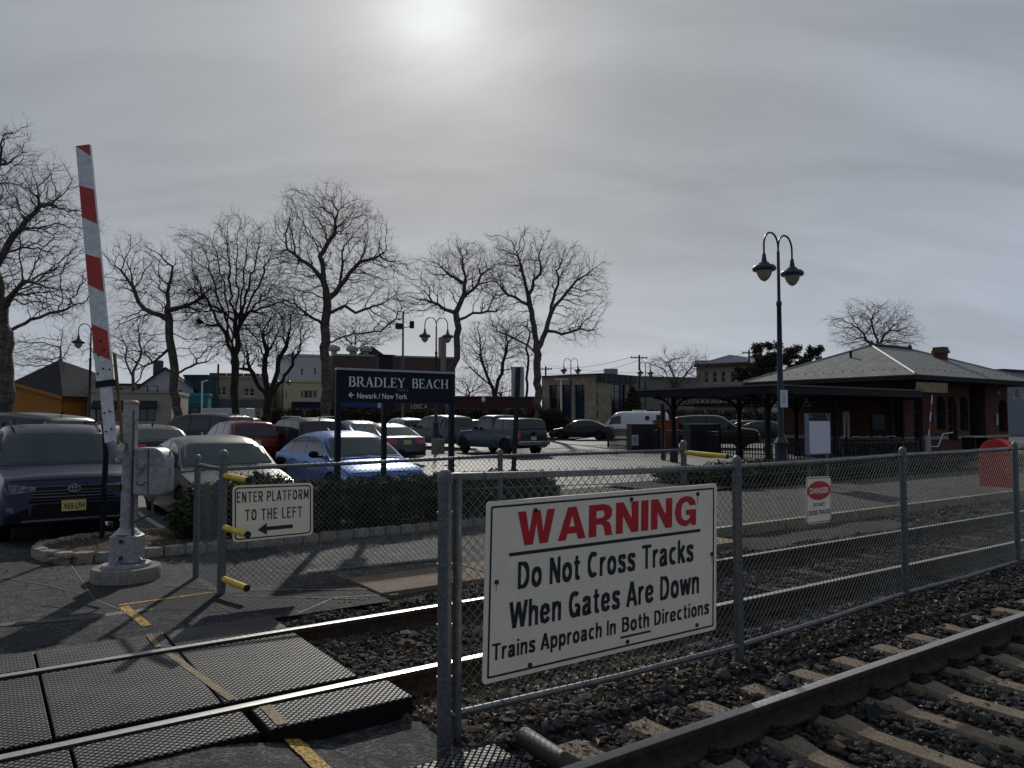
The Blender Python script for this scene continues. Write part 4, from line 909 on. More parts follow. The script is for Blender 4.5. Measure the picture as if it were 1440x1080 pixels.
# ================================================================== CARS
def lerp(pts, x):
    if x <= pts[0][0]: return pts[0][1]
    for (a, b), (c, d_) in zip(pts, pts[1:]):
        if x <= c: return b+(d_-b)*(x-a)/(c-a) if c > a else d_
    return pts[-1][1]
def smooth_lerp(pts, x, h=.12): return (lerp(pts, x-h)+2*lerp(pts, x)+lerp(pts, x+h))/4
SPEC = {
 # profiles run from the tail (-) to the nose (+)
 'sedan': dict(L=4.75, W=1.80, gc=.19, wr=.325, xr=-1.40, xf=1.42, body=[(-2.38,.62),(-2.33,.90),(-2.25,.96),(-1.55,1.0),(0,.96),(.85,.93),(1.2,.90),(2.05,.76),(2.28,.66),(2.375,.52)],
   roof=[(-1.98,.97),(-1.15,1.36),(-.75,1.44),(-.2,1.465),(.25,1.43),(.55,1.35),(1.28,.92)], crown=.035, wins=[(-1.42,-1.02),(-.97,-.22),(-.14,.82)], wroof=.57),
 'suv': dict(L=4.65, W=1.86, gc=.24, wr=.36, xr=-1.32, xf=1.38, body=[(-2.32,.55),(-2.28,.95),(-2.2,1.06),(0,1.03),(.9,1.05),(1.15,1.06),(2.05,.96),(2.2,.88),(2.31,.62)],
   roof=[(-2.22,1.06),(-1.98,1.55),(-1.8,1.62),(-1.0,1.69),(0,1.69),(.35,1.64),(.55,1.56),(1.32,1.04)], crown=.04, wins=[(-1.95,-1.30),(-1.22,-.35),(-.27,.80)], wroof=.62),
 'wagon': dict(L=4.7, W=1.80, gc=.19, wr=.325, xr=-1.35, xf=1.42, body=[(-2.34,.55),(-2.31,.90),(-2.2,.97),(0,.95),(.9,.93),(1.2,.90),(2.05,.76),(2.27,.66),(2.345,.5)],
   roof=[(-2.26,.96),(-2.02,1.42),(-1.85,1.48),(-.6,1.51),(.1,1.47),(.45,1.38),(1.25,.92)], crown=.03, wins=[(-2.0,-1.22),(-1.14,-.30),(-.22,.80)], wroof=.60),
 'hatch': dict(L=4.4, W=1.78, gc=.18, wr=.32, xr=-1.30, xf=1.30, body=[(-2.19,.6),(-2.15,.95),(-2.05,1.02),(0,.96),(.85,.93),(1.2,.90),(1.9,.74),(2.1,.64),(2.19,.5)],
   roof=[(-2.08,1.0),(-1.35,1.36),(-.9,1.43),(-.2,1.46),(.25,1.42),(.55,1.34),(1.32,.92)], crown=.03, wins=[(-1.5,-1.05),(-.98,-.22),(-.14,.84)], wroof=.57),
 'pickup': dict(L=5.5, W=1.96, gc=.34, wr=.39, xr=-1.75, xf=1.85, body=[(-2.74,.75),(-2.72,1.12),(-2.6,1.20),(0,1.20),(.9,1.18),(1.2,1.17),(2.4,1.08),(2.62,1.0),(2.74,.7)],
   roof=[(-2.62,1.20),(-2.50,1.68),(-2.3,1.73),(-.86,1.75),(-.80,1.34),(-.70,1.34),(-.62,1.78),(-.45,1.88),(.3,1.89),(.55,1.80),(1.15,1.18)], crown=.03, wins=[(-2.4,-1.6),(-1.5,-.85),(-.55,.55)], wroof=.66),
 'van': dict(L=5.6, W=2.0, gc=.27, wr=.37, xr=-1.75, xf=1.75, body=[(-2.78,.7),(-2.76,1.15),(0,1.15),(1.3,1.13),(1.7,1.1),(2.6,.95),(2.75,.8),(2.79,.6)],
   roof=[(-2.74,1.15),(-2.64,1.98),(-2.4,2.06),(.6,2.07),(1.0,1.98),(1.15,1.9),(1.95,1.10)], crown=.05, wins=[(.62,1.42)], wroof=.80),
}
paintc = {}
def paint(name, col, metal=.5, rough=.33):
    return M('car_paint_'+name, col, rough, .06, 3, 0, metal=metal, coat=.22, spec=.3)
lampglass = M('headlamp_glass', (.10,.11,.13), .12, .9, 14, .5, metal=.5)
redl = M('tail_lamp_red', (.40,.012,.015), .2, .2, 20, .1, coat=.6)
chrome = M('chrome', (.5,.5,.52), .15, .1, 9, 0, metal=1)
blackp = M('black_plastic', (.009,.009,.010), .75, .2, 30, .1, spec=.15)
platem = M('plate_yellow', (.55,.46,.17), .5, .15, 30, 0)
rimm = M('alloy_rim', (.20,.21,.22), .3, .1, 10, 0, metal=.7)
wheelmesh = {}
def wheel(root, x, y, r, wd=.21, side=1):
    key = (r, side)
    if key in wheelmesh:
        t, rm = wheelmesh[key]; o = bpy.data.objects.new('wheel', t); COL.objects.link(o); q = bpy.data.objects.new('rim', rm); COL.objects.link(q)
        o.parent = root; o.location = (x, y, r); q.parent = o; return
    mb = MB(); w = wd/2; mb.lathe((0,0,0), [(r*.62,-w),(r*.9,-w),(r*.98,-w*.8),(r,-w*.5),(r,w*.5),(r*.98,w*.8),(r*.9,w),(r*.62,w)], 28, 'y')
    o = mb.build('wheel', rubber, None, smooth=True, sharp=50); 
    mb = MB(); f = side*w
    mb.lathe((0,0,0), [(r*.66,f*.90),(r*.66,f*1.0),(r*.60,f*.96),(r*.58,f*.5)], 24, 'y', cap=False)
    for i in range(7):
        a = 2*math.pi*i/7; c, s_ = math.cos(a), math.sin(a); px, pz = -s_, c
        V = [(c*k+px*h, f*yy, s_*k+pz*h) for yy in (.6, .88) for (k, h) in ((r*.1,.028),(r*.1,-.028),(r*.6,-.018),(r*.6,.018))]; mb.add(V, [(3,2,1,0),(4,5,6,7),(0,1,5,4),(1,2,6,5),(2,3,7,6),(3,0,4,7)])
    mb.lathe((0,0,0), [(r*.16,f*.6),(r*.16,f*.95),(r*.08,f*1.0)], 12, 'y')
    q = mb.build('rim', rimm, None, smooth=True, sharp=35); q.parent = o
    o.parent = root; o.location = (x, y, r); wheelmesh[key] = (o.data, q.data)
def car(kind, pcol, label, px, dep, head, cat='car', scale=1, detail=1, plate=None, rails=False, redtail='low', z=None, pos=None, grp='cars parked in the station lot', name='parked_car', wheels=True, dz=0, topper=None):
    S = SPEC[kind]; L, Wd, gc, wr = S['L'], S['W'], S['gc'], S['wr']
    p = pos if pos is not None else at(px, dep, z)
    root = thing(name, label, cat, (0,0,0), grp)
    pm_ = pcol
    b0, b1 = S['body'][0][0], S['body'][-1][0]
    xs_ = list(np.linspace(b0, b1, 96)); xs_[0] += .001; xs_[-1] -= .001
    hw = Wd/2
    def plan(x):
        e = min(x-b0, b1-x); f = 1
        if e < .9: f -= .055*((.9-e)/.9)**1.6
        if e < .22: f -= .10*((.22-e)/.22)**2.0
        return f
    def zt(x): return smooth_lerp(S['body'], x, .05)
    def zb(x):
        e = min(x-b0, b1-x); return gc + (.12*((.45-e)/.45) if e < .45 else 0)
    def arch(x):
        m = 0
        for xc in (S['xr'], S['xf']):
            d_ = abs(x-xc); ra = wr+.055
            if d_ < ra: m = max(m, wr+math.sqrt(ra*ra-d_*d_))
        return m
    def wf_(z, top):
        q = z/top
        return lerp([(0,.95),(.22,.985),(.42,1.0),(.68,.995),(.86,.975),(1,.93)], q)
    rings = []
    for x in xs_:
        w = hw*plan(x); t_ = zt(x); b_ = min(zb(x), t_-.1); a_ = max(b_, min(arch(x), t_-.14))
        ring = [(0, b_), (w*.60, b_), (w*.66, a_ if a_ > b_ else b_)]
        for q in (0, .12, .35, .6, .8, .93, 1): z_ = a_+(t_-a_)*q; ring.append((w*wf_(z_, t_), z_))
        cr = S['crown']*(1 if x < 1 else 1.2)
        ring += [(w*.86, t_+cr*.35), (w*.5, t_+cr*.85), (0, t_+cr)]
        rings.append([(x, y, z_) for y, z_ in ring]+[(x, -y, z_) for y, z_ in ring[-2:0:-1]])
    k = len(rings[0]); mb = MB(); mb.V = [v for r_ in rings for v in r_]
    mb.F = [(i*k+j, (i+1)*k+j, (i+1)*k+(j+1)%k, i*k+(j+1)%k) for i in range(len(rings)-1) for j in range(k)]+[tuple(range(k)), tuple(reversed([(len(rings)-1)*k+j for j in range(k)]))]
    body = mb.build('body', pm_, root, smooth=True, sharp=50)
    bvh = BVHTree.FromPolygons([Vector(v) for v in mb.V], mb.F)
    # cabin
    rf_ = S['roof']; c0, c1 = rf_[0][0]+.01, rf_[-1][0]-.01; xc_ = np.linspace(c0, c1, 60); zmax = max(z_ for _, z_ in rf_)
    def cabin_y(x, z):
        base_ = hw*min(plan(x), 1)*.93; zb_ = zt(x)
        e = min(x-c0, c1-x); top = hw*S['wroof']*1.28*(1-.05*(max(0, .5-e)/.5)**2)
        top = min(top, base_*.97)
        return base_+(top-base_)*max(0, min(1, (z-zb_)/(zmax-zb_)))**1.15
    rings = []
    for x in xc_:
        z1 = smooth_lerp(rf_, x, .04); zb_ = zt(x)-.03; z1 = max(z1, zb_+.035); h = z1-zb_
        ys_ = [(cabin_y(x, zb_+h*q), zb_+h*q) for q in (0, .3, .6, .86)]
        yt = cabin_y(x, z1); ys_ += [(yt*.97, z1-.045*min(1, h/.3)), (yt*.91, z1-.012), (yt*.6, z1+.018), (0, z1+.03)]
        rings.append([(x, y, z_) for y, z_ in ys_]+[(x, -y, z_) for y, z_ in ys_[-2::-1]])
    k = len(rings[0]); cb = MB(); cb.V = [v for r_ in rings for v in r_]
    cb.F = [(i*k+j, (i+1)*k+j, (i+1)*k+j+1, i*k+j+1) for i in range(len(rings)-1) for j in range(k-1)]+[tuple(range(k)), tuple(reversed([(len(rings)-1)*k+j for j in range(k)]))]
    cb.build('cabin', pm_, root, smooth=True, sharp=50)
    bc = BVHTree.FromPolygons([Vector(v) for v in cb.V], cb.F)
    def patch(pname, grid, dirv, mat, off=.006, tree=None, par=None):
        """grid rows of 3-D start points projected along dirv on to the shell"""
        V = []; n, m = len(grid), len(grid[0]); dv = Vector(dirv)
        for row in grid:
            for o_ in row:
                best = None
                for tr in ([tree] if tree else [bvh, bc]):
                    h_ = tr.ray_cast(Vector(o_)-dv*6, dv)
                    if h_[0] is not None and (best is None or h_[3] < best[3]): best = h_
                if best is None:
                    h_ = (tree or bc).find_nearest(Vector(o_)); best = (h_[0], h_[1], 0, 0)
                nrm_ = best[1]
                if nrm_.dot(dv) > 0: nrm_ = -nrm_
                V.append(best[0]+(nrm_-dv*.6).normalized()*off)
        mb_ = MB(); mb_.add(V, [(i*m+j, i*m+j+1, (i+1)*m+j+1, (i+1)*m+j) for i in range(n-1) for j in range(m-1)])
        return mb_.build(pname, mat, par or root, smooth=True)
    def quadgrid(cs, n, m, f):
        a, b, c, e = cs   # bl, br, tr, tl
        return [[f(*( (a[k_]*(1-s)*(1-t_)+b[k_]*s*(1-t_)+c[k_]*s*t_+e[k_]*(1-s)*t_) for k_ in (0, 1))) for s in np.linspace(0, 1, m)] for t_ in np.linspace(0, 1, n)]
    # glass
    cow = rf_[-1]; xt = rf_[-2][0] if kind != 'van' else 1.15; zt1 = rf_[-2][1]
    zlo = lerp(rf_, c1-.12); zhi = smooth_lerp(rf_, xt, .04)-.005
    rows = []
    for z_ in np.linspace(zlo+.01, zhi, 6):
        xg = c1-.12+(xt-(c1-.12))*(z_-zlo)/(zhi-zlo); yy = cabin_y(xg, z_)-.055; rows.append([(0, y, z_) for y in np.linspace(-yy, yy, 11)])
    wglass = M('windscreen_glass', (.006,.012,.012), .03, .5, 2.2, .05, spec=.55, bscale=1.2, col2=(.020,.028,.027)); wglass.node_tree.nodes['Principled BSDF'].inputs['Specular Tint'].default_value = (.62,.95,1,1)  # blotchy glass colour imitates reflections and the cabin inside
    frit = M('window_frit', (.006,.006,.007), .4, .1, 5, 0)
    big = [[(0, y*1.05, z_) for (_, y, z_) in r0_] for r0_ in rows]; big[0] = [(0, p_[1], p_[2]-.03) for p_ in big[0]]; big[-1] = [(0, p_[1], p_[2]+.02) for p_ in big[-1]]
    patch('windshield_frit', big, (-1,0,0), frit, .004, bc)
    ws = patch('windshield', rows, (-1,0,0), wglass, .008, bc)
    if kind == 'pickup' or kind != 'van':
        xt2, zt2 = (rf_[1][0], rf_[1][1]); xlo = rf_[0][0]
        rows = []; zl = rf_[0][1]+.07
        for z_ in np.linspace(zl, zt2-.03, 5):
            yy = cabin_y(xlo+.2, z_)-.08; rows.append([(0, y, z_) for y in np.linspace(yy, -yy, 9)])
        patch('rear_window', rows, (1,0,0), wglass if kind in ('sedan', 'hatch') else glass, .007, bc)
    for sd_ in (1, -1):
        for (xa, xb) in S['wins']:
            xx = np.linspace(xa, xb, 9); g0 = []; g1 = []; g2 = []
            rows = [[], [], [], []]
            for x in xx:
                zt_ = smooth_lerp(rf_, x, .04)-.085; zb_ = zt(x)+.035
                zt_ = max(zt_, zb_+.004)
                for i in range(4): rows[i].append((x, 0, zb_+(zt_-zb_)*i/3))
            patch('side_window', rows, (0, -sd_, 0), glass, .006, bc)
        if detail:
            for xd in ([S['wins'][-1][1]+.12, S['wins'][-1][0]-.04] + ([S['wins'][1][0]-.05] if len(S['wins']) > 2 else [])):
                zz0, zz1 = gc+.16, zt(xd)-.01
                if abs(xd-S['xr']) < wr+.06: zz0 = wr*2+.1
                patch('door_seam', [[(xd, 0, zz0), (xd+.010, 0, zz0)], [(xd, 0, (zz0+zz1)/2), (xd+.010, 0, (zz0+zz1)/2)], [(xd, 0, zz1), (xd+.01, 0, zz1)]], (0, -sd_, 0), M('seam_black', (.008,)*3, .8, 0, 3, 0), .003, bvh)
            for xh in (S['wins'][-1][0]+.08,)+((S['wins'][1][0]+.08,) if len(S['wins']) > 2 else ()):
                yh = hw*.985; MB().box((xh+.06, sd_*yh, zt(xh)-.13), (.19, .04, .03), bev=.008).build('door_handle', pm_, root)
            # mirrors
            xm = S['wins'][-1][1]-.02; mb = MB(); mb.lathe((xm, sd_*(hw+.10), zt(xm)+.09), [(.0,-.045),(.055,-.035),(.075,0),(.055,.035),(.02,.05)], 10, 'x'); 
            mb.V = [(v[0], sd_*(hw+.10)+(v[1]-sd_*(hw+.10))*1.5, v[2]) for v in mb.V]; mb.box((xm+.01, sd_*(hw-.01), zt(xm)+.04), (.06, .14, .04)); mb.build('mirror', blackp, root, smooth=True)
        # wheels
        if wheels:
            for xw in (S['xr'], S['xf']): wheel(root, xw, sd_*(hw-.115), wr, .21, sd_)
    fy = hw*.97
    # front lamps and grille; tail lamps; bumpers
    zf = lerp(S['body'], b1-.18)
    for sd_ in (1, -1):
        patch('headlight', quadgrid(((sd_*fy*.90, zf-.17), (sd_*fy*.52, zf-.14), (sd_*fy*.50, zf-.08), (sd_*fy*.94, zf-.02)), 4, 8, lambda a, b: (0, a, b)), (-1,0,0), lampglass, .006, bvh)
        if redtail == 'tall':
            patch('tail_light', [[(0, sd_*cabin_y(-2.15, z_)*(.985 if 0 else .90), z_), (0, sd_*cabin_y(-2.15, z_)*.96, z_)] for z_ in np.linspace(.92, 1.38, 7)], (1,0,0), redl, .01, None)
            patch('tail_light', quadgrid(((sd_*fy*.84,.66),(sd_*fy*.97,.66),(sd_*fy*.96,.90),(sd_*fy*.84,.90)), 4, 4, lambda a, b: (0, a, b)), (1,0,0), redl, .012, bvh)
        else:
            zr = lerp(S['body'], b0+.12)-.05; hh = .16 if kind in ('sedan', 'hatch') else .30
            patch('tail_light', quadgrid(((sd_*fy*(.48 if hh < .2 else .80), zr-hh), (sd_*fy*.96, zr-hh), (sd_*fy*.97, zr), (sd_*fy*(.45 if hh < .2 else .80), zr)), 4, 7, lambda a, b: (0, a, b)), (1,0,0), redl, .008, bvh)
    patch('grille', quadgrid(((-fy*.46, zf-.27), (fy*.46, zf-.27), (fy*.5, zf-.09), (-fy*.5, zf-.09)), 4, 8, lambda a, b: (0, a, b)), (-1,0,0), blackp, .005, bvh)
    if detail: patch('hood_seam', quadgrid(((-fy*.86, zf+.005), (fy*.86, zf+.005), (fy*.84, zf+.016), (-fy*.84, zf+.016)), 2, 12, lambda a, b: (0, a, b)), (-1,0,0), M('seam_black', (.008,)*3), .003, bvh)
    patch('lower_intake', quadgrid(((-fy*.62, gc+.10), (fy*.62, gc+.10), (fy*.5, gc+.24), (-fy*.5, gc+.24)), 3, 8, lambda a, b: (0, a, b)), (-1,0,0), blackp, .005, bvh)
    patch('bumper_trim', quadgrid(((-fy*.8, gc+.13), (fy*.8, gc+.13), (fy*.8, gc+.25), (-fy*.8, gc+.25)), 3, 8, lambda a, b: (0, a, b)), (1,0,0), blackp, .005, bvh)
    if kind != 'van':
        xr_ = b0-.012; zp = zf+.02 if kind in ('sedan',) else .82
        mb = MB(); mb.box((xr_, 0, .80 if kind in ('sedan','hatch') else zp), (.02, .31, .16)); mb.build('licence_plate', platem, root)
    if rails:
        for sd_ in (1, -1):
            y_ = sd_*hw*S['wroof']*1.13; mb = MB(); mb.tube([(-1.75, y_, zmax-.03), (-1.6, y_, zmax+.05), (-.2, y_, zmax+.065), (.25, y_, zmax+.03), (.4, y_*.98, zmax-.05)], .018, 6); mb.build('roof_rail', blackp if detail > 1 else chrome, root, smooth=True)
    if detail:
        MB().tube([(-.9 if kind in ('sedan', 'hatch') else -1.7, 0, zmax), (-1.0 if kind in ('sedan', 'hatch') else -1.8, 0, zmax+.07)], [.03,.008], 6).build('antenna', pm_, root)
    if kind == 'sedan' and detail:
        mb = MB(); zc = zlo+.035; mb.tube([(1.22, .35, .955), (1.05, -.25, 1.05)], .009, 4); mb.tube([(1.22, -.30, .955), (1.07, -.72, 1.03)], .009, 4); mb.build('wiper', blackp, root)
    ctx = dict(patch=patch, bvh=bvh, bc=bc, hw=hw, zf=zf, b1=b1, quadgrid=quadgrid, root=root, gc=gc, fy=fy)
    root.location = (p.x, p.y, p.z+dz); root.rotation_euler = (0, 0, R(head)); root.scale = (scale,)*3
    return root, ctx
HV = -55
# navy crossover at the kerb, the nearest car
navyb = paint('navy', (.008,.012,.042), .25, .30)
p0 = P(1.06, 15.0, -.06)
r_, k = car('suv', navyb, 'navy blue crossover with roof rails and yellow plate, nose to the kerb at left', 0, 0, HV+2, detail=2, rails=True, pos=p0)
# its own face: grille bars, badge, plate, skid bar, dark lower mask
pt_ = k['patch']; qg = k['quadgrid']; fy_ = k['fy']; bv = k['bvh']; save = r_.location.copy(); sr = r_.rotation_euler.copy(); r_.location = (0,0,0); r_.rotation_euler = (0,0,0)
pt_('front_mask', qg(((-fy_*.60,.40),(fy_*.60,.40),(fy_*.56,.60),(-fy_*.56,.60)), 4, 9, lambda a, b: (0,a,b)), (-1,0,0), blackp, .007, bv)
pt_('upper_grille', qg(((-fy_*.62,.62),(fy_*.62,.62),(fy_*.50,.84),(-fy_*.50,.84)), 5, 9, lambda a, b: (0,a,b)), (-1,0,0), blackp, .009, bv)
for z_, w in ((.65,.62),(.69,.60),(.73,.58),(.77,.54),(.83,.52)):
    pt_('grille_bar', qg(((-fy_*w,z_),(fy_*w,z_),(fy_*w,z_+.013),(-fy_*w,z_+.013)), 2, 15, lambda a, b: (0,a,b)), (-1,0,0), M('grille_bar_grey', (.07,.07,.09), .3, .1, 9, 0, metal=.6), .020, bv)
pt_('skid_bar', qg(((-fy_*.72,.335),(fy_*.72,.335),(fy_*.70,.385),(-fy_*.70,.385)), 3, 12, lambda a, b: (0,a,b)), (-1,0,0), M('skid_silver', (.13,.14,.17), .35, .1, 9, 0, metal=.6), .02, bv)
for s_ in (1, -1):
    pt_('fog_lamp', qg(((s_*fy_*.80,.50),(s_*fy_*.90,.50),(s_*fy_*.90,.57),(s_*fy_*.80,.57)), 3, 4, lambda a, b: (0,a,b)), (-1,0,0), lampglass, .012, bv)
    pt_('bumper_corner', qg(((s_*fy_*.60,.40),(s_*fy_*.92,.36),(s_*fy_*.92,.44),(s_*fy_*.62,.56)), 4, 6, lambda a, b: (0,a,b)), (-1,0,0), blackp, .010, bv)
mb = MB(); xb = k['b1']+.012
def ell(cy, cz, a, b, w, n=24): 
    o_ = [(cy+a*math.cos(t_), cz+b*math.sin(t_)) for t_ in [2*math.pi*i/n for i in range(n)]]; i_ = [(cy+(a-w)*math.cos(t_), cz+(b-w)*math.sin(t_)) for t_ in [2*math.pi*i/n for i in range(n)]]
    ringpoly(mb, o_, i_, lambda y, z_: (xb+.012, y, z_))
ell(0, .81, .082, .057, .010); ell(0, .815, .030, .048, .008); ell(0, .838, .060, .022, .008); mb.build('badge', chrome, r_)
MB().lathe((xb-.03, 0, .81), [(.07,0),(.07,.035)], 20, 'x').build('badge_seat', M('badge_blue', (.01,.02,.06), .3), r_)
plt = MB().box((xb+.02, 0, .565), (.015, .31, .155), bev=.004).build('front_plate', platem, r_)
mb = MB(); add_text(mb, 'X65 LFH', -.135, .135, .515, .605, lambda x, z_: (xb+.0285, x, z_), .03); mb.add([(xb+.0285, -.012+.012*math.cos(a), .56+.012*math.sin(a)) for a in (0, 1.57, 3.14, 4.71)], [(0,1,2,3)]); mb.build('plate_number', M('plate_black', (.02,.018,.012), .6), plt)
plt.visible_camera = True
mb = MB(); mb.tube([(1.13, .55, 1.13), (1.18, -.2, 1.11)], .009, 4); mb.tube([(1.13, -.1, 1.13), (1.18, -.75, 1.10)], .009, 4); mb.build('wiper', blackp, r_)
r_.location = save; r_.rotation_euler = sr
silver = paint('silver', (.13,.127,.12), .6, .30)
lblue = paint('light_blue', (.065,.16,.40), .5, .28)
blackc = paint('black', (.005,.006,.009), .1, .3)
dblue = paint('slate_blue', (.018,.038,.052), .35, .32)
grey = paint('grey', (.06,.065,.07), .5, .33)
pale = paint('pale_silver', (.27,.28,.30), .5, .3)
whitep = paint('white', (.72,.73,.74), 0, .35)
dred = paint('dark_red', (.13,.012,.016), .3, .3)
# front row, noses to the kerb
car('sedan', silver, 'dusty silver sedan facing the tracks behind the crossing gate', 0, 0, HV, pos=P(3.62, 14.95, -.05))
car('sedan', lblue, 'light blue sedan with sun glints, facing the tracks left of the name sign', 0, 0, HV, pos=P(6.65, 16.0, -.01))
# second row
car('suv', pale, 'pale silver crossover right behind the navy crossover', 92, 19, HV+6, dz=-.06)
car('suv', blackc, 'black tall utility wagon cut by the left edge of the picture', 2, 19.0, 165, scale=1.08, dz=.06)
car('hatch', whitep, 'small white car behind the raised gate arm', 143, 29.0, 130)
car('hatch', blackc, 'black hatchback with roof spoiler, tail towards the gate mast', 205, 22.5, 127, dz=.1)
car('suv', blackc, 'long black utility wagon side on, beyond the black hatchback', 282, 31.0, 158, dz=.12, scale=1.05)
car('suv', dred, 'dark red car peeping out behind the long black wagon', 312, 38.0, 150, dz=.08)
car('wagon', dred, 'red station wagon with tall red tail lamps, seen from behind', 334, 27.5, 125, redtail='tall', dz=.12)
car('suv', blackc, 'black crossover with silver roof rails, right of the red wagon', 425, 27.0, 125, rails=True, dz=.05)
car('sedan', grey, 'grey sedan with wide red tail lamps under the name sign', 534, 30.0, 125, dz=.05)
car('sedan', pale, 'pale sedan hidden behind the grey sedan under the name sign', 497, 36.0, 125, dz=.12)
car('suv', pale, 'pale hatchback with dark rear window, beyond the grey sedan', 566, 50.0, 120, dz=-.05)
car('suv', grey, 'grey crossover parked beyond the lamp base', 618, 44.0, 128, scale=1.08)
car('wagon', blackc, 'dark car just showing left of the slate blue pickup', 659, 56.0, 120)
pk, pkc = car('pickup', dblue, 'slate blue pickup truck with a bed cap, parked in the middle of the lot', 703, 36.5, 126, cat='pickup truck', name='pickup_truck', scale=.97)
car('sedan', blackc, 'black sedan side on, left of the white van', 818, 57.0, 164, dz=.02)
v_, vk = car('van', whitep, 'white panel van with a round side window beyond the picket fence', 888, 59.0, 160, cat='van', name='panel_van', scale=1.03, dz=-.03)
car('sedan', lblue, 'pale blue sedan between the canopy post and the white van', 955, 62.0, 150)
car('suv', blackc, 'black utility wagon behind the dark box under the canopy', 1004, 43.0, -20, scale=1.08)
for (px_, dp, pc, lb, kd) in ((1046, 60, silver, 'silver sedan under the canopy, beside the black utility wagon', 'sedan'), (1063, 56, grey, 'grey sedan in the middle of the three cars seen under the canopy', 'sedan'), (1082, 52, blackc, 'dark sedan by the canopy post, last of three under the canopy', 'sedan')):
    car(kd, pc, lb, px_, dp, -35)
# bits on particular cars
def local(root, fn):
    s0, r0, k0 = root.location.copy(), root.rotation_euler.copy(), root.scale.copy(); root.location = (0,0,0); root.rotation_euler = (0,0,0); root.scale = (1,1,1); fn(root); root.location, root.rotation_euler, root.scale = s0, r0, k0
def pkf(r):
    MB().box((-2.80, 0, .60), (.14, 1.8, .18), bev=.03).build('rear_bumper', chrome, r)
    MB().box((-2.752, 0, .98), (.02, 1.5, .012)).build('tailgate_seam', blackp, r)
    MB().lathe((-2.75, 0, 1.06), [(.09,-.02),(.09,.0)], 14, 'x').build('tailgate_handle', blackp, r)
local(pk, pkf)
def vnf(r):
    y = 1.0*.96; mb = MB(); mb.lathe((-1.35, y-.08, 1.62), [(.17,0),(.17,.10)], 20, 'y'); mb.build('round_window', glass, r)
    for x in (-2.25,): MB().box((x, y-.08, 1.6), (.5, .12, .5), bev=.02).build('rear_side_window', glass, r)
    MB().box((-.6, 0, 2.14), (.9, 1.0, .12), bev=.03).build('roof_hatch', whitep, r)
local(v_, vnf)
# box truck
bt = thing('box_truck', 'white box truck body parked across the street behind the tall trunk', 'truck', at(312, 66).to_tuple())
c = at(314, 66); MB().box((c.x, c.y+1.2, 1.75), (3.9, 2.3, 1.75), rz=.02, bev=.03).build('cargo_box', M('truck_white', (.62,.63,.62), .5, .05), bt)
MB().box((c.x-2.6, c.y+1.2, 1.25), (1.2, 2.0, 1.5), bev=.2).build('truck_cab', M('truck_white', (.6,)*3), bt)
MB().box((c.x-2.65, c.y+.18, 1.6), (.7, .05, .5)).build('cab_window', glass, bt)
for x in (-2.6, 1.2): MB().lathe((c.x+x, c.y+.15, .62), [(.42,0),(.42,.25)], 18, 'y').build('wheel', rubber, bt)
# ================================================================== LAMPS AND POLES
lampm = M('lamp_post_navy', (.014,.020,.035), .45, .3, 10, .1)
globe = M('lamp_globe', (.30,.27,.20), .25, .25, 20, .1)
def lamp(h=6.8, sep=.62):
    r = thing('street_lamp', '', 'street lamp', (0,0,0), 'twin arm lamps of the station lot')
    MB().lathe((0,0,0), [(.20,0),(.20,.25),(.17,.32),(.155,.9),(.17,1.0),(.19,1.08),(.11,1.22)], 8).build('base', lampm, r)
    MB().lathe((0,0,0), [(.085,1.1),(.075,3),(.06,h-2.0),(.075,h-1.98),(.075,h-1.9),(.045,h-1.85),(.04,h-.5)], 12).build('pole', lampm, r, smooth=True)
    for s in (1, -1):
        w = sep; pts = []
        for i in range(15):
            a = math.pi*i/14; pts.append((s*(w/2-w/2*math.cos(a)), 0, h-.42+.40*math.sin(a)**.9))
        pts = [(0,0,h-.75)]+pts+[(s*w, 0, h-.66)]
        ar = MB().tube(pts, .026, 8).build('arm', lampm, r, smooth=True)
        MB().lathe((s*w, 0, h), [(.03,-.62),(.05,-.66),(.05,-.70),(.08,-.86),(.14,-.89),(.14,-.93),(.26,-.96),(.30,-1.0),(.315,-1.06),(.29,-1.10),(.21,-1.10)], 20).build('lamp_hood', lampm, ar, smooth=True, sharp=50)
        MB().lathe((s*w, 0, h), [(.21,-1.09),(.205,-1.15),(.16,-1.26),(.09,-1.35),(.012,-1.39)], 18).build('lamp_globe', globe, ar, smooth=True)
    return r
lp = lamp(); 
lamps = [(1098, 20.6, 35, 'big twin arm lamp post standing in front of the station canopy', 6.8), (613, 38.2, 8, 'twin arm lamp behind the station name sign, on a concrete footing', 6.8), (803, 66, 10, 'twin arm lamp in front of the dark roofed office block', 6.8),
         (908, 70, 40, 'twin arm lamp left of the canopy tip, close to the utility pole', 6.8), (125, 41, 20, 'lamp partly hidden by the raised gate arm', 6.8), (397, 74, 10, 'distant twin arm lamp before the pale yellow corner building', 6.0)]
for i, (px_, dp, rz, lb, h) in enumerate(lamps):
    p = at(px_, dp); rz = R(rz)-(math.atan((px_-720)/F) if i else 0)
    if i == 0: lp.location = (p.x, p.y, .02); lp.rotation_euler = (0,0,rz); lp['label'] = lb; lp.scale = (1,1,1)
    else: o = dup(lp, (p.x, p.y, p.z+(.45 if i == 1 else 0)), rz, lb, scale=(6.8-.45)/6.8 if i == 1 else h/6.8)
p = at(616, 37.6); fo = MB().box((p.x, p.y, p.z+.33), (.50, .50, .70), rz=TH, bev=.03).build('lamp_footing', concrete); tag(fo, 'square concrete footing block under the lamp behind the name sign', 'concrete block')
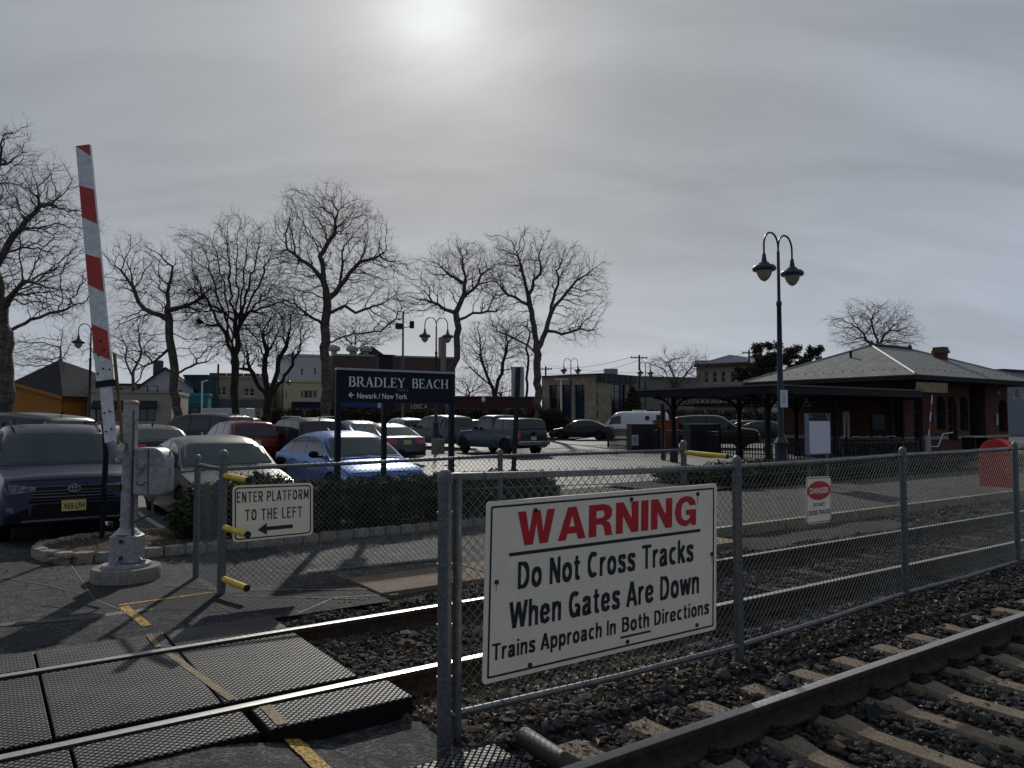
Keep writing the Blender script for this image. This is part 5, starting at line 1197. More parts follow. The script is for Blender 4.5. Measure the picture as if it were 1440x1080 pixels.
# small white notice on the big lamp
p = D(1102.5, 560.5, 20.35); nb = MB().box(tuple(p), (.20, .012, .47), rz=.05).build('lamp_notice', M('notice_white', (.55,.62,.66), .5, .1)); tag(nb, 'small pale notice plate fixed to the big lamp post', 'notice')
mb = MB(); q = Vector((0,-.008,0)); 
for i, wd in enumerate((.08,.05,.10,.06,.11)): mb.box((p.x, p.y-.009, p.z+.13-.055*i), (wd, .002, .016), rz=.05)
mb.build('printed_lines', M('notice_ink', (.08,.1,.13), .6), nb)
camx = lp.location
o = MB().box((0, 0, 0), (.3,.3,.1)).build('tmp', black); bpy.data.objects.remove(o)
# wooden utility poles, floodlight pole
wood = M('pole_wood', (.06,.048,.04), .9, .3, 8, .4, stretch=(6,6,.5))
def upole(px_, dp, ytop, arm, lb, armw=1.2, dy=.5):
    p = at(px_, dp); t_ = D(px_, ytop, dp); r = thing('utility_pole', lb, 'utility pole', tuple(p), 'utility poles beyond the lot')
    MB().tube([(p.x, p.y, p.z-.2), (p.x+.05, p.y, t_.z)], .15, 8, r2=.10).build('pole', wood, r)
    for k in range(arm):
        z_ = t_.z-.35-k*.9; a = MB().box((p.x, p.y-.12, z_), (armw*2, .09, .12), rz=.15).build('crossarm', wood, r)
        mb = MB()
        for s in (-.9, -.45, .45, .9): mb.lathe((p.x+s*armw, p.y-.12+s*.15*armw, z_+.06), [(.04,0),(.05,.06),(.03,.14)], 6)
        mb.build('insulators', M('insulator_grey', (.2,.2,.2), .4), a)
    return t_
t1 = upole(899, 88, 499, 1, 'wooden utility pole with a crossarm behind the canopy tip', 1.0)
t2 = upole(1054, 84, 492, 1, 'wooden utility pole between the gabled building and the evergreen', .8)
t3 = upole(767, 90, 515, 1, 'wooden utility pole just right of the large trunk', .8)
t4 = upole(305, 74, 512, 0, 'plain pole before the tan two storey building')
fl = at(566, 52); r = thing('floodlight_pole', 'grey floodlight pole with two lamps above the name sign', 'light pole', tuple(fl)); tz = D(566, 438, 52).z
MB().tube([(fl.x, fl.y, fl.z), (fl.x, fl.y, tz)], .10, 10, r2=.06).build('pole', M('pole_grey', (.10,.11,.12), .5, .2, 9, .1, metal=.4), r, smooth=True)
for s, yy in ((-.28, 459), (.62, 457)):
    q = D(566, yy, 52); MB().tube([(fl.x, fl.y, q.z-.2), (fl.x+s, fl.y-.1, q.z-.1)], .03, 6).build('bracket', black, r)
    MB().box((fl.x+s, fl.y-.15, q.z), (.45,.3,.40) if s < 0 else (.30,.3,.5), rz=.3, M4=None, bev=.04).build('floodlight', black, r)
for (px_, dp, yt, lb) in ((384, 62, 536, 'slim white pole left of the box truck'), (789, 58, 552, 'slim pale post before the office block'), (89, 60, 545, 'slim pale post at the orange shed')):
    pass
wp = at(283.5, 60); r = thing('white_pole', 'slim white pole standing at the left end of the box truck', 'pole', tuple(wp)); MB().tube([(wp.x, wp.y, wp.z), (wp.x, wp.y, D(283, 536, 60).z)], .07, 8).build('pole_shaft', whitep, r); MB().tube([(wp.x, wp.y, D(283, 537, 60).z), (wp.x+.4, wp.y, D(283, 535, 60).z)], .05, 8).build('pole_head', whitep, r)
wp = at(789, 62); r = thing('white_pole', 'slim pale T topped post before the office block', 'pole', tuple(wp)); MB().tube([(wp.x, wp.y, wp.z), (wp.x, wp.y, D(789, 533, 62).z)], .055, 8).build('pole_shaft', whitep, r); MB().box((wp.x, wp.y, D(789, 533, 62).z), (1.1, .08, .06)).build('cross_piece', whitep, r)
# wires
wm = M('cable_black', (.02,.02,.02), .6)
def wire(a, b, sag, lb, r=.018):
    mb = MB(); mb.tube([a+(b-a)*f+Vector((0,0,-sag*4*f*(1-f))) for f in [i/12 for i in range(13)]], r, 4); tag(mb.build('overhead_wire', wm), lb, 'wire', 'overhead wires on the utility poles')
wire(t1+Vector((-.8,0,-.2)), t3+Vector((0,0,-.2)), .5, 'upper wire running from the crossarm pole left to the trunk')
wire(t1+Vector((.8,0,-.3)), t3+Vector((.3,0,-.9)), .7, 'lower wire running from the crossarm pole left to the trunk')
wire(t1+Vector((0,0,-.25)), t2+Vector((0,0,-.2)), .9, 'wire running over the bare tree to the pole by the evergreen')
wire(D(764, 512, 90), D(905, 524, 88), .3, 'thin wire above the roof of the office block', .012)
# ================================================================== BUILDINGS
class Fac:
    """a wall plane: origin, horizontal direction; s along, z up, o outward"""
    def __init__(s, a, b):
        s.a = Vector((a[0], a[1], 0)); s.L = (Vector((b[0], b[1], 0))-s.a).length; s.d = (Vector((b[0], b[1], 0))-s.a).normalized()
        n = Vector((s.d.y, -s.d.x, 0)); s.n = n if n.dot(-s.a) > 0 else -n
    def p(s, q, z, o=0.): return s.a+s.d*q+s.n*o+Vector((0,0,z))
    def px(s, x, y):
        r = ray(x, y); o = Vector((0,0,CH)); t = (s.a-o).dot(s.n)/r.dot(s.n); h = o+r*t; return ((h-s.a).dot(s.d), h.z)
def wall(f, s0, s1, z0, z1, holes, mat, parent, name='wall', th=.25, top=None):
    """wall from polygon with real openings and reveals"""
    outer = top if top else [(s0,z0),(s1,z0),(s1,z1),(s0,z1)]
    loops = [[Vector((a, b, 0)) for a, b in outer]]+[[Vector((a, b, 0)) for a, b in h] for h in holes]
    tr = geometry.tessellate_polygon(loops); flat = [v for l in loops for v in l]
    mb = MB(); mb.add([f.p(v.x, v.y) for v in flat], [tuple(t) for t in tr])
    for l in loops:
        n = len(l); mb.add([f.p(v.x, v.y, 0) for v in l]+[f.p(v.x, v.y, -th) for v in l], [(i, (i+1)%n, (i+1)%n+n, i+n) for i in range(n)])
    return mb.build(name, mat, parent)
def rect(s0, z0, s1, z1): return [(s0,z0),(s1,z0),(s1,z1),(s0,z1)]
def archp(s0, z0, s1, z1, k=8):
    c = (s0+s1)/2; r = (s1-s0)/2; return [(s0,z0),(s1,z0)]+[(c+r*math.cos(math.pi*i/k), z1-r+r*math.sin(math.pi*i/k)) for i in range(k+1)]
def window(f, h, parent, fm, gm, nx=2, ny=2, name='window', dep=.12, fw=.05, sill=None):
    cs = sum(a for a, b in h)/len(h); cz = sum(b for a, b in h)/len(h); s0 = min(a for a, b in h); s1 = max(a for a, b in h); z0 = min(b for a, b in h); z1 = max(b for a, b in h)
    mb = MB(); k0 = 1-2*fw/(s1-s0); k1 = 1-2*fw/(z1-z0); cm, czm = (s0+s1)/2, (z0+z1)/2
    inn = [(cm+(a-cm)*k0, czm+(b-czm)*k1) for a, b in h]; n = len(h)
    V = [f.p(a, b, -dep+.03) for a, b in h]+[f.p(a, b, -dep+.03) for a, b in inn]+[f.p(a, b, -dep-.03) for a, b in inn]
    mb.add(V, [(i, (i+1)%n, (i+1)%n+n, i+n) for i in range(n)]+[(i+n, (i+1)%n+n, (i+1)%n+2*n, i+2*n) for i in range(n)])
    def bar(a0, b0, a1, b1): mb.hexa([f.p(a, b, o) for o in (-dep-.02, -dep+.02) for a, b in ((a0,b0),(a1,b0),(a1,b1),(a0,b1))])
    for i in range(1, nx): x = s0+(s1-s0)*i/nx; bar(x-.025, z0+.02, x+.025, z1-.03)
    for i in range(1, ny): z = z0+(z1-z0)*i/ny; bar(s0+.03, z-.02, s1-.03, z+.02)
    w = mb.build(name, fm, parent)
    g_ = MB(); g_.add([f.p(a, b, -dep-.01) for a, b in h], [tuple(range(n))]); g_.build('pane', gm, w)
    if sill: mb = MB(); mb.hexa([f.p(a, b, o) for o in (.0, .07) for a, b in ((s0-.08,z0-.1),(s1+.08,z0-.1),(s1+.08,z0),(s0-.08,z0))]); mb.build('sill', sill, w)
    return w
def bodybox(f, s0, s1, z0, z1, dep, mat, parent, name='building_body', inset=.26):
    mb = MB(); mb.hexa([f.p(a, z, o) for z in (z0, z1) for a, o in ((s0+.01,-inset),(s1-.01,-inset),(s1-.01,-dep),(s0+.01,-dep))]); return mb.build(name, mat, parent)
def slab(f, s0, s1, z0, z1, o0, o1, mat, parent, name):
    mb = MB(); mb.hexa([f.p(a, z, o) for z in (z0, z1) for a, o in ((s0,o1),(s1,o1),(s1,o0),(s0,o0))]); return mb.build(name, mat, parent)
def pxw(f, x0, y0, x1, y1):
    a = f.px(x0, y1); b = f.px(x1, y0); return (a[0], a[1], b[0], b[1])
def building(name, label, x0, d0, x1, d1, ytop, wallm, dep=10, wins=(), fm=None, gm=None, trim=None, cat='building', roofm=None, nx=2, ny=2, zt=None, sill=None):
    a, b = at(x0, d0, 0), at(x1, d1, 0); f = Fac(a, b); z1 = zt if zt else D(x0, ytop, d0).z; z0 = gz(min(d0, d1))-.3
    root = thing(name, label, cat, ((a.x+b.x)/2, (a.y+b.y)/2, z0))
    hs = []
    for w in wins:
        s0, zz0, s1, zz1 = pxw(f, *w[:4]); hs.append(rect(s0, zz0, s1, zz1))
    wall(f, 0, f.L, z0, z1, hs, wallm, root)
    for h, w in zip(hs, wins): window(f, h, root, fm or whitet, gm or glass, *(w[4:6] if len(w) > 5 else (nx, ny)), sill=sill)
    bodybox(f, 0, f.L, z0, z1-.01, dep, wallm, root)
    slab(f, -.08, f.L+.08, z1, z1+.22, -dep-.05, .10, trim or wallm, root, 'cornice')
    return root, f, z0, z1
whitet = M('white_trim', (.55,.54,.51), .6, .12, 8, .1)
darkt = M('dark_trim', (.008,.008,.010), .6, .3, 8, .1, spec=.2)
glassd = M('shop_glass', (.02,.025,.03), .08, .4, 2, 0, spec=.7)
# -- orange boarded shed with a big hipped roof
orange = M('orange_boards', (.37,.155,.032), .75, .25, 3, .3, stretch=(1,1,9))
roofs = M('grey_shingles', (.030,.029,.032), .95, .25, 3, .6, bscale=18, fine=(14,.7,1.25))
d0 = 56
c0 = at(88, d0, 0); w1 = Vector((-.94,.34,0)); w2 = Vector((.34,.94,0)); zg = gz(d0)-.3; ze = D(88, 557, d0).z
r = thing('boarded_shed', 'orange brown boarded building with a big grey hipped roof at far left', 'building', (c0.x, c0.y, zg))
La1, La2 = 6.6, 6.5
fL = Fac(c0, c0+w1*La1); fR = Fac(c0, c0+w2*La2)
mb = MB(); mb.hexa([tuple(c0+w1*a+w2*b+Vector((0,0,z))) for z in (zg, ze-.02) for a, b in ((.06,.06),(La1,.06),(La1,La2),(.06,La2))]); mb.build('building_core', darkt, r)
for f, L in ((fL, La1), (fR, La2)):
    n = 15; hgt = (ze-zg)/n
    for i in range(n):
        z = zg+i*hgt; mb = MB(); V = [f.p(a, zz, o) for a in (0.06, L) for zz, o in ((z+.004, .03), (z+hgt-.006, .008), (z+hgt-.006, -.05), (z+.004, -.05))]
        mb.add(V, [(0,1,2,3),(7,6,5,4),(0,4,5,1),(1,5,6,2),(2,6,7,3),(3,7,4,0)]); mb.build('wall_board', orange, r)
for f, L in ((fL, La1), (fR, La2)): slab(f, L*.02, L*.06, zg, ze-.05, -.02, .06, orange, r, 'corner_post') if L < 8 else None
ap = D(25, 536, (c0+w1*4.6).y); E = c0+Vector((0,0,ze))+w1*-.3-w2*.3; pk_ = D(83, 506, d0+4.5); apx = c0+w1*4.9-w2*.3; apx.z = D(25, 537, apx.y).z
eR = c0+w2*(La2+.3)-w1*.3; eR.z = ze; eL = c0+w1*(La1+.5)-w2*.3; eL.z = ze+.35; bk = c0+w1*(La1+.5)+w2*(La2+.3); bk.z = ze
pr2 = D(130, 522, d0+5.5)
mb = MB(); V = [E, apx, eL, pk_, eR, pr2, bk]; low = [v-Vector((0,0,.16)) for v in V]
mb.add(V+low, [(0,4,5,3),(0,3,1),(1,3,2),(3,5,4,6),(2,3,6),(0,1,8,7),(1,2,9,8),(4,0,7,11),(7,8,9,13,11)]); mb.build('roof', roofs, r)
mb = MB(); wf1 = [fL.p(0, ze-.02, .0), fL.p(La1, ze-.02, 0), fL.p(4.9, apx.z-.18, 0)]; mb.add(wf1, [(0,1,2)]); mb.build('gable', orange, r)
mb = MB()
for a, b in ((E, apx), (apx, eL), (E, eR)):
    mb.hexa([tuple(v+Vector((0,0,z))+o) for z in (-.26, -.02) for v, o in ((a, fL.n*.03), (b, fL.n*.03), (b, fL.n*-.05), (a, fL.n*-.05))])
mb.build('fascia', orange, r)
# -- beige low shop
beige = M('beige_stucco', (.36,.32,.26), .85, .12, 2, .2)
r, f, z0, z1 = building('low_shop', 'low beige shop with dark awnings behind the gate mast', 127, 56.5, 241, 58, 552, beige, 9, ((134,566,147,592,1,1),(160,568,172,592,1,1),(194,567,219,592,2,1)), fm=darkt, gm=glassd)
aw = M('dark_awning', (.025,.025,.028), .8, .2)
for x0, x1 in ((131, 176), (192, 221)):
    s0, _, s1, zt_ = pxw(f, x0, 568, x1, 568); zz = f.px(x0, 568)[1]
    mb = MB(); mb.add([f.p(s0, zz+.25, .0), f.p(s1, zz+.25, .0), f.p(s1, zz-.25, .8), f.p(s0, zz-.25, .8), f.p(s0, zz-.4, .8), f.p(s1, zz-.4, .8), f.p(s0, zz-.4, 0), f.p(s1, zz-.4, 0)], [(0,1,2,3),(3,2,5,4),(4,5,7,6),(0,3,4,6),(1,7,5,2)]); mb.build('awning', aw, r)
for xx in (187, 208, 222): q = f.px(xx, 553); MB().tube([f.p(q[0], z1+.1, .1), f.p(q[0], z1+.5, .25), f.p(q[0]-.3, z1+.55, .35)], .04, 5).build('sign_light', darkt, r)
# -- white gabled house, teal shop front below
clap = M('white_clapboard', (.42,.43,.45), .75, .08, 2, .2, stretch=(1,1,14))
a, b = at(190, 72, 0), at(287, 74, 0); f = Fac(a, b); r = thing('gabled_house', 'white gabled house with slate roof above the teal shop front', 'house', ((a.x+b.x)/2, a.y, 0)); zz = lambda x, y: f.px(x, y)
e1, apx1, e2 = zz(196, 545), zz(233, 519), zz(272, 546); base = gz(72)-.3
h1 = rect(*pxw(f, 232, 548, 239, 561)); h2 = rect(*pxw(f, 250, 548, 256, 561))
wall(f, 0, 0, 0, 0, [h1, h2], clap, r, top=[(e1[0], base), (e2[0], base), e2, apx1, e1])
for h in (h1, h2): window(f, h, r, whitet, glass, 1, 2)
roofd = M('dark_slate', (.035,.038,.045), .8, .3, 3, .5, fine=(12,.7,1.3))
for p1, p2 in ((apx1, e1), (apx1, e2)):
    d_ = Vector((p2[0]-p1[0], p2[1]-p1[1])); q = (p2[0]+d_.x*.1, p2[1]+d_.y*.1)
    mb = MB(); V = [f.p(p1[0], p1[1]+.03, .35), f.p(q[0], q[1]+.03, .35), f.p(q[0], q[1]+.03, -10), f.p(p1[0], p1[1]+.03, -10)]; mb.add(V+[v+Vector((0,0,.18)) for v in V], [(3,2,1,0),(4,5,6,7),(0,1,5,4),(1,2,6,5),(2,3,7,6),(3,0,4,7)]); mb.build('roof', roofd, r)
q = zz(228, 523); MB().box(tuple(f.p(q[0]-.6, q[1]+.3, -2.5)), (.7,.7,1.9)).build('chimney', M('chimney_grey', (.08,.075,.075), .9), r)
teal = M('teal_paint', (.03,.21,.24), .6, .15, 2, .1)
r, f, z0, z1 = building('teal_shop', 'teal fronted shop between the trunk and the tan building', 229, 69, 293, 70, 556, teal, 2.4, ((238,572,250,588,1,1),(256,572,290,588,3,1)), fm=darkt, gm=glassd)
s0, _, s1, _ = pxw(f, 254, 562, 292, 562); zq = f.px(254, 566)[1]; slab(f, s0, s1, zq-.1, zq+.45, .02, .75, M('teal_awning', (.015,.12,.15), .8), r, 'awning')
mb = MB(); s0, b0_, s1, b1_ = pxw(f, 236, 561, 285, 566); 
for k_ in range(7): a_ = s0+(s1-s0)*(k_+.15)/7; mb.hexa([f.p(x, z, o) for z in (b0_, b1_) for x, o in ((a_,.76),(a_+(s1-s0)*.09,.76),(a_+(s1-s0)*.09,.775),(a_,.775))])
dark_t = M('dark_teal_wall', (.02,.06,.075), .7, .2)
r2, f2, _, _ = building('dark_teal_building', 'dark teal upper wall behind the teal shop', 258, 76, 290, 76, 530, dark_t, 8)
# -- tan two storey building
tan = M('tan_stucco', (.32,.27,.21), .85, .1, 2, .2)
r, f, z0, z1 = building('two_storey_shop', 'tan two storey building with paired white windows behind the box truck', 284, 78, 376, 80, 531, tan, 9, ((306,544,311,556,1,2),(312,544,318,556,1,2),(343,546,350,557,1,2),(351,546,358,557,1,2),(344,578,366,590,3,2)), sill=whitet)
s0, _, s1, _ = pxw(f, 286, 560, 376, 560); slab(f, s0, s1, f.px(300, 572)[1], f.px(300, 561)[1], .0, .12, M('grey_band', (.10,.105,.11), .8), r, 'fascia_band')
for i in range(7): slab(f, f.L*(.1+.13*i), f.L*(.1+.13*i)+.8, z1+.22, z1+.5, -.3, .05, M('parapet_brick', (.15,.06,.04), .9), r, 'parapet_block')
# -- cream corner building with a grey sided tower above
cream = M('cream_stucco', (.46,.42,.27), .85, .08, 2, .15)
r, f, z0, z1 = building('corner_building', 'cream corner building with a navy awning beyond the dark hedge', 399, 80, 458, 82, 537, cream, 9, ((401,549,404,561,1,1),(423,549,427,560,1,1),(427.5,549,440,560,2,1),(440.5,549,446,560,1,1)), zt=None)
s0, _, s1, _ = pxw(f, 410, 566, 455, 566); slab(f, s0, s1, f.px(410, 574)[1], f.px(410, 565)[1], .02, .9, M('navy_awning', (.012,.016,.04), .8), r, 'awning')
r, f, z0, z1 = building('sided_tower', 'pale grey sided block rising behind the cream corner building', 405, 84, 462, 86, 500, clap, 8, ((423,518,426.5,528,1,2),(441,517,445,527,1,2)))
# -- long brown hall with roof vents
brown = M('brown_brick', (.10,.065,.055), .9, .2, 3, .3, fine=(30,.8,1.2))
r, f, z0, z1 = building('brown_hall', 'long dark brown hall with round roof vents behind the name sign', 468, 90, 640, 95, 500, brown, 14, ((486,540,506,556,4,2),(560,530,580,548,3,2)), trim=M('pale_coping', (.30,.29,.27), .8))
for xx in (471, 497, 516): q = f.px(xx, 497); MB().lathe(tuple(f.p(q[0], z1+.2, -1)), [(.35,0),(.35,.35),(.75,.5),(.78,.85),(.5,1.15),(.05,1.25)], 12).build('roof_vent', M('vent_grey', (.28,.29,.28), .5), r, smooth=True)
q0, q1, q2 = f.px(507, 497), f.px(524, 485), f.px(541, 497); mb = MB(); mb.prism([q0, q1, q2], lambda a, b, c: f.p(a, b, -1-c), 6); mb.build('dark_gable', roofd, r)
q = pxw(f, 619, 474, 627, 524); mb = MB(); mb.hexa([f.p(a, z, o) for z in (q[1], q[3]) for a, o in ((q[0],.2),(q[2],.2),(q[2],-1),(q[0],-1))]); mb.build('tall_pier', M('pier_buff', (.22,.19,.15), .85), r)
q = pxw(f, 471, 566, 536, 573); slab(f, q[0], q[2], q[1], q[3], .02, 1.0, M('blue_awning', (.02,.06,.22), .7), r, 'blue_awning')
q = pxw(f, 529, 563, 534, 574); slab(f, q[0], q[2], q[1], q[3], 1.02, 1.1, whitep, r, 'small_sign')
# -- low red shops with letter sign
redb = M('red_brick_far', (.085,.033,.030), .9, .25, 3, .3, fine=(25,.75,1.25))
r, f, z0, z1 = building('red_shops', 'low dark red brick shop row between the name sign and the office block', 560, 84, 760, 88, 559, redb, 10, ((656,573,690,590,4,1),(700,573,742,590,4,1),(600,575,640,590,3,1)), gm=glassd, fm=darkt)
mb = MB(); q = pxw(f, 578, 567.5, 601, 573.5); add_text(mb, 'LOSC A', q[0], q[2], q[1]-.1, q[3]-.1, lambda x, y: f.p(x, y, .03), .01); mb.build('shop_lettering', M('sign_letter_pale', (.6,.55,.5), .6), r)  # lettering in one plain pale colour
mb = MB(); q = pxw(f, 679, 560, 681.5, 566); mb.lathe(tuple(f.p(q[0], q[1], .3)), [(.1,0),(.22,.2),(.2,.45),(.05,.6)], 8); mb.build('wall_lamp', whitep, r)
# -- office block: two faces, dark roof band, stone piers, blue glass bays
stone = brickmat('buff_stone', (.38,.33,.24), (.30,.25,.18), (.20,.17,.13), .9, .45, .02, rot=(R(90),0,0))
bglass = M('blue_curtain_glass', (.012,.028,.045), .12, .4, 1.5, 0, spec=.7)
bandm = M('dark_roof_band', (.014,.020,.026), .6, .2, 2, .1)
K1, K0, K2 = at(762, 89.5, 0), at(845, 84, 0), at(891, 89, 0)
r = thing('office_block', 'three storey buff stone office block with blue glass bays and dark roof band', 'building', (K0.x, K0.y, 0))
fa, fb = Fac(K0, K1), Fac(K0, K2)
for f, wins, glz in ((fa, ((839,528,845,541),(839,553,845,572),(839,577,845,588),(783,548,786,560)), ((772,541,784,589),(790,541,803,593),(808,541,822,589))), (fb, (), ((860,541,880,589),))):
    hs = [];  zt_ = f.px(845, 540)[1] if f is fa else f.px(860, 540)[1]
    for w in wins: a_ = f.px(w[0], w[3]); b_ = f.px(w[2], w[1]); hs.append(('w', rect(min(a_[0], b_[0])+.05, a_[1], max(a_[0], b_[0]), b_[1])))
    for w in glz: a_ = f.px(w[0], w[3]); b_ = f.px(w[2], w[1]); hs.append(('g', rect(min(a_[0], b_[0]), a_[1], max(a_[0], b_[0]), b_[1])))
    zt_ = max([b[1] for _, h in hs for b in h])+.15
    wall(f, 0.0, f.L, -.3, zt_, [h for _, h in hs], stone, r, 'stone_wall', .4)
    for t_, h in hs: window(f, h, r, darkt, bglass if t_ == 'g' else glass, 3 if t_ == 'g' else 1, 5 if t_ == 'g' else 2, 'glass_bay' if t_ == 'g' else 'window', dep=.25)
    ztop = D(845, 525, 84).z
    slab(f, -.3, f.L+.3, zt_, ztop, -.35, .35, bandm, r, 'roof_band')
    for i in range(0, int(f.L/1.1)): slab(f, i*1.1, i*1.1+.05, zt_+.05, ztop-.05, .35, .39, darkt, r, 'band_seam')
mb = MB(); inn = [fa.p(.5, 0, -.5)+fb.d*.5, fa.p(fa.L, 0, -.5)+fb.d*.2, fa.p(fa.L, 0, 0)+fb.d*fb.L, fb.p(fb.L, 0, -.5)]
mb.hexa([(v.x, v.y, z) for z in (-.3, ztop-.1) for v in inn]); mb.build('building_core', bandm, r)
q = fb.px(874, 521); MB().box(tuple(fb.p(q[0], ztop+.3, -1.5)), (1.5, 1.2, .9)).build('roof_unit', M('roof_unit_grey', (.25,.26,.27), .6), r)
# -- pale building behind the canopy tip, gabled hall, shop with red band
r, f, z0, z1 = building('grey_shop', 'grey flat building behind the conifer and utility pole', 893, 96, 985, 100, 531, M('grey_stucco', (.20,.19,.17), .85, .15), 9, ((905,545,912,555,1,2),(935,545,942,555,1,2)))
yel = M('weathered_cream', (.26,.24,.20), .85, .2)
a, b = at(980, 104, 0), at(1052, 100, 0); f = Fac(a, b); q = f.px
r = thing('gabled_hall', 'weathered hall with a pale low gable roof above the canopy', 'building', ((a.x+b.x)/2, a.y, 0))
hs = [rect(*pxw(f, x, 522, x+6, 538)) for x in (990, 1002, 1014, 1027, 1037)]
wall(f, 0, f.L, -.3, q(990, 513)[1], hs, yel, r)
for h in hs: window(f, h, r, whitet, glass, 1, 2)
bodybox(f, 0, f.L, -.3, q(990, 513)[1]-.05, 10, yel, r)
mb = MB(); mb.prism([(q(978, 513)), (q(1056, 510)), (q(1050, 502)), (q(1027, 499)), (q(1000, 507)), (q(979, 507))], lambda a, b, c: f.p(a, b, .4-c), 9); mb.build('roof', M('pale_metal_roof', (.42,.44,.46), .5), r)
s0, s1 = q(978, 515)[0], q(1054, 515)[0]; slab(f, s0, s1, q(990, 516)[1], q(990, 512)[1], -.1, .7, M('eave_brown', (.06,.04,.03), .8), r, 'eave')
r, f, z0, z1 = building('red_band_shop', 'low white shop with a dark red fascia seen under the canopy', 975, 88, 1085, 84, 562, M('pale_front', (.34,.33,.31), .8), 8, ((984,575,1000,586,1,1),(1005,575,1040,586,3,1),(1048,575,1078,586,3,1)), gm=glassd, fm=whitet)
qq = pxw(f, 976, 566, 1084, 572); slab(f, qq[0], qq[2], qq[1], qq[3], .02, .5, M('dark_red_fascia', (.16,.025,.022), .7), r, 'red_fascia')
r, f, z0, z1 = building('far_block', 'pale block showing above the low roof at the far right edge', 1412, 70, 1475, 74, 522, M('pale_siding', (.20,.22,.24), .8, .08), 8, ((1424,548,1432,560,2,1),(1436,548,1446,560,2,1)), trim=roofd)
# -- distant fillers behind trees
r, f, z0, z1 = building('distant_house', 'distant dark gabled house behind the leftmost trees', 100, 92, 200, 94, 541, M('grey_clap', (.22,.22,.22), .8), 8, ((150,548,156,556,1,2),), trim=roofd)
# ================================================================== STATION
brick = brickmat('station_brick', (.135,.035,.024), (.085,.024,.018), (.09,.075,.065), .22, .075, .010, rot=(R(90),0,0))
EU, EV = Vector((UX, UY, 0)), Vector((-UY, UX, 0))
E0 = at(1290, 30, 0); Wst, Lst = 8.4, 11.9; zE = 3.50; zR = 5.20
st = thing('station_house', 'red brick station house with grey slate hipped roof and arched openings', 'station', tuple(E0+EU*5+EV*4))
C0 = E0+EU*1.3+EV*1.3; Lw = 10.0; Ww = 5.9
fF = Fac(C0, C0+EU*Lw); fS = Fac(C0, C0+EV*Ww)
# the wall brick texture runs along each wall, so the station's faces get their own object frame
def warch(f, x0, x1, y0, y1): a = f.px(x0, y1); b = f.px(x1, y0); return archp(min(a[0], b[0]), a[1], max(a[0], b[0]), b[1])
ops = [('door', warch(fF, 1285, 1297, 556, 628)), ('window', warch(fF, 1317, 1329, 557, 605)), ('door', warch(fF, 1333, 1345, 557, 620)), ('window', warch(fF, 1350, 1361, 558, 606))]
bay0 = fF.px(1364, 600)[0]
def brickwall(f, s0, s1, z0, z1, holes, nm='brick_wall'):
    # built in a local frame so that the bricks follow the wall
    ob = wall(f, s0, s1, z0, z1, holes, brick, st, nm, .3)
    ang = math.atan2(f.d.y, f.d.x); me = ob.data; M3 = Matrix.Rotation(-ang, 4, 'Z'); me.transform(M3); ob.rotation_euler = (0, 0, ang); return ob
brickwall(fF, 0, bay0, .0, zE-.15, [h for _, h in ops]); brickwall(fF, bay0+1.6, Lw, .0, zE-.15, [warch(fF, 1405, 1416, 561, 608)])
hS = [rect(*(lambda a, b: (min(a[0], b[0]), a[1], max(a[0], b[0]), b[1]))(fS.px(1244, 606), fS.px(1222, 582))), rect(*(lambda a, b: (min(a[0], b[0]), a[1], max(a[0], b[0]), b[1]))(fS.px(1195, 618), fS.px(1184, 578)))]
brickwall(fS, 0, Ww, 0, zE-.15, hS)
woodd = M('dark_green_wood', (.02,.024,.02), .6, .2)
frbr = M('brown_frame', (.07,.04,.02), .7, .2)
for t_, h in ops:
    window(fF, h, st, frbr if t_ == 'door' and h is ops[2][1] else woodd, glass, 2, 3 if t_ == 'door' else 2, t_, dep=.2)
window(fF, warch(fF, 1405, 1416, 561, 608), st, woodd, glass, 1, 2, dep=.2)
window(fS, hS[0], st, woodd, M('poster_glass', (.06,.08,.09), .15, .5, 6, 0), 1, 1); window(fS, hS[1], st, M('pale_frame', (.35,.33,.28), .6), glass, 1, 2, name='doorway')  # doorway frame in one pale colour
lst = M('limestone', (.30,.26,.21), .85, .15, 4, .3)
for a_, b_ in ((0, fF.px(1284, 610)[0]), (fF.px(1298, 610)[0], fF.px(1332, 610)[0]), (fF.px(1346, 610)[0], bay0), (bay0+1.6, Lw)):
    slab(fF, a_+.01, b_-.01, .82, .96, .002, .06, lst, st, 'stone_band')
slab(fS, 0.02, Ww, .82, .96, .002, .06, lst, st, 'stone_band')
# recess, bench beam and bay
mb = MB(); mb.hexa([fF.p(a_, z, o) for z in (0, zE-.2) for a_, o in ((bay0-.02,-.9),(bay0+1.62,-.9),(bay0+1.62,-.8),(bay0-.02,-.8))]); mb.build('recess_wall', brick, st)
mb = MB(); mb.hexa([fF.p(a_, z, o) for z in (0, zE-.2) for a_, o in ((.35,-.95),(Lw-.3,-.95),(Lw-.3,-Ww+.3),(.35,-Ww+.3))]); mb.build('station_core', M('dark_interior', (.02,.015,.013), .9), st)
mb = MB(); mb.hexa([fF.p(a_, z, o) for z in (0, zE-.2) for a_, o in ((.0,-Ww),(Lw,-Ww),(Lw,-Ww+.3),(.0,-Ww+.3))]); mb.build('rear_wall', brick, st)
# roof: hipped, with boxed eaves
slate = brickmat('roof_slate', (.25,.25,.235), (.185,.19,.185), (.09,.09,.085), .30, .16, .008)
h = Wst/2
R_ = [E0, E0+EU*Lst, E0+EU*Lst+EV*Wst, E0+EV*Wst, E0+EU*h+EV*h, E0+EU*(Lst-h)+EV*h]
for i, v in enumerate(R_): v.z = zE if i < 4 else zR
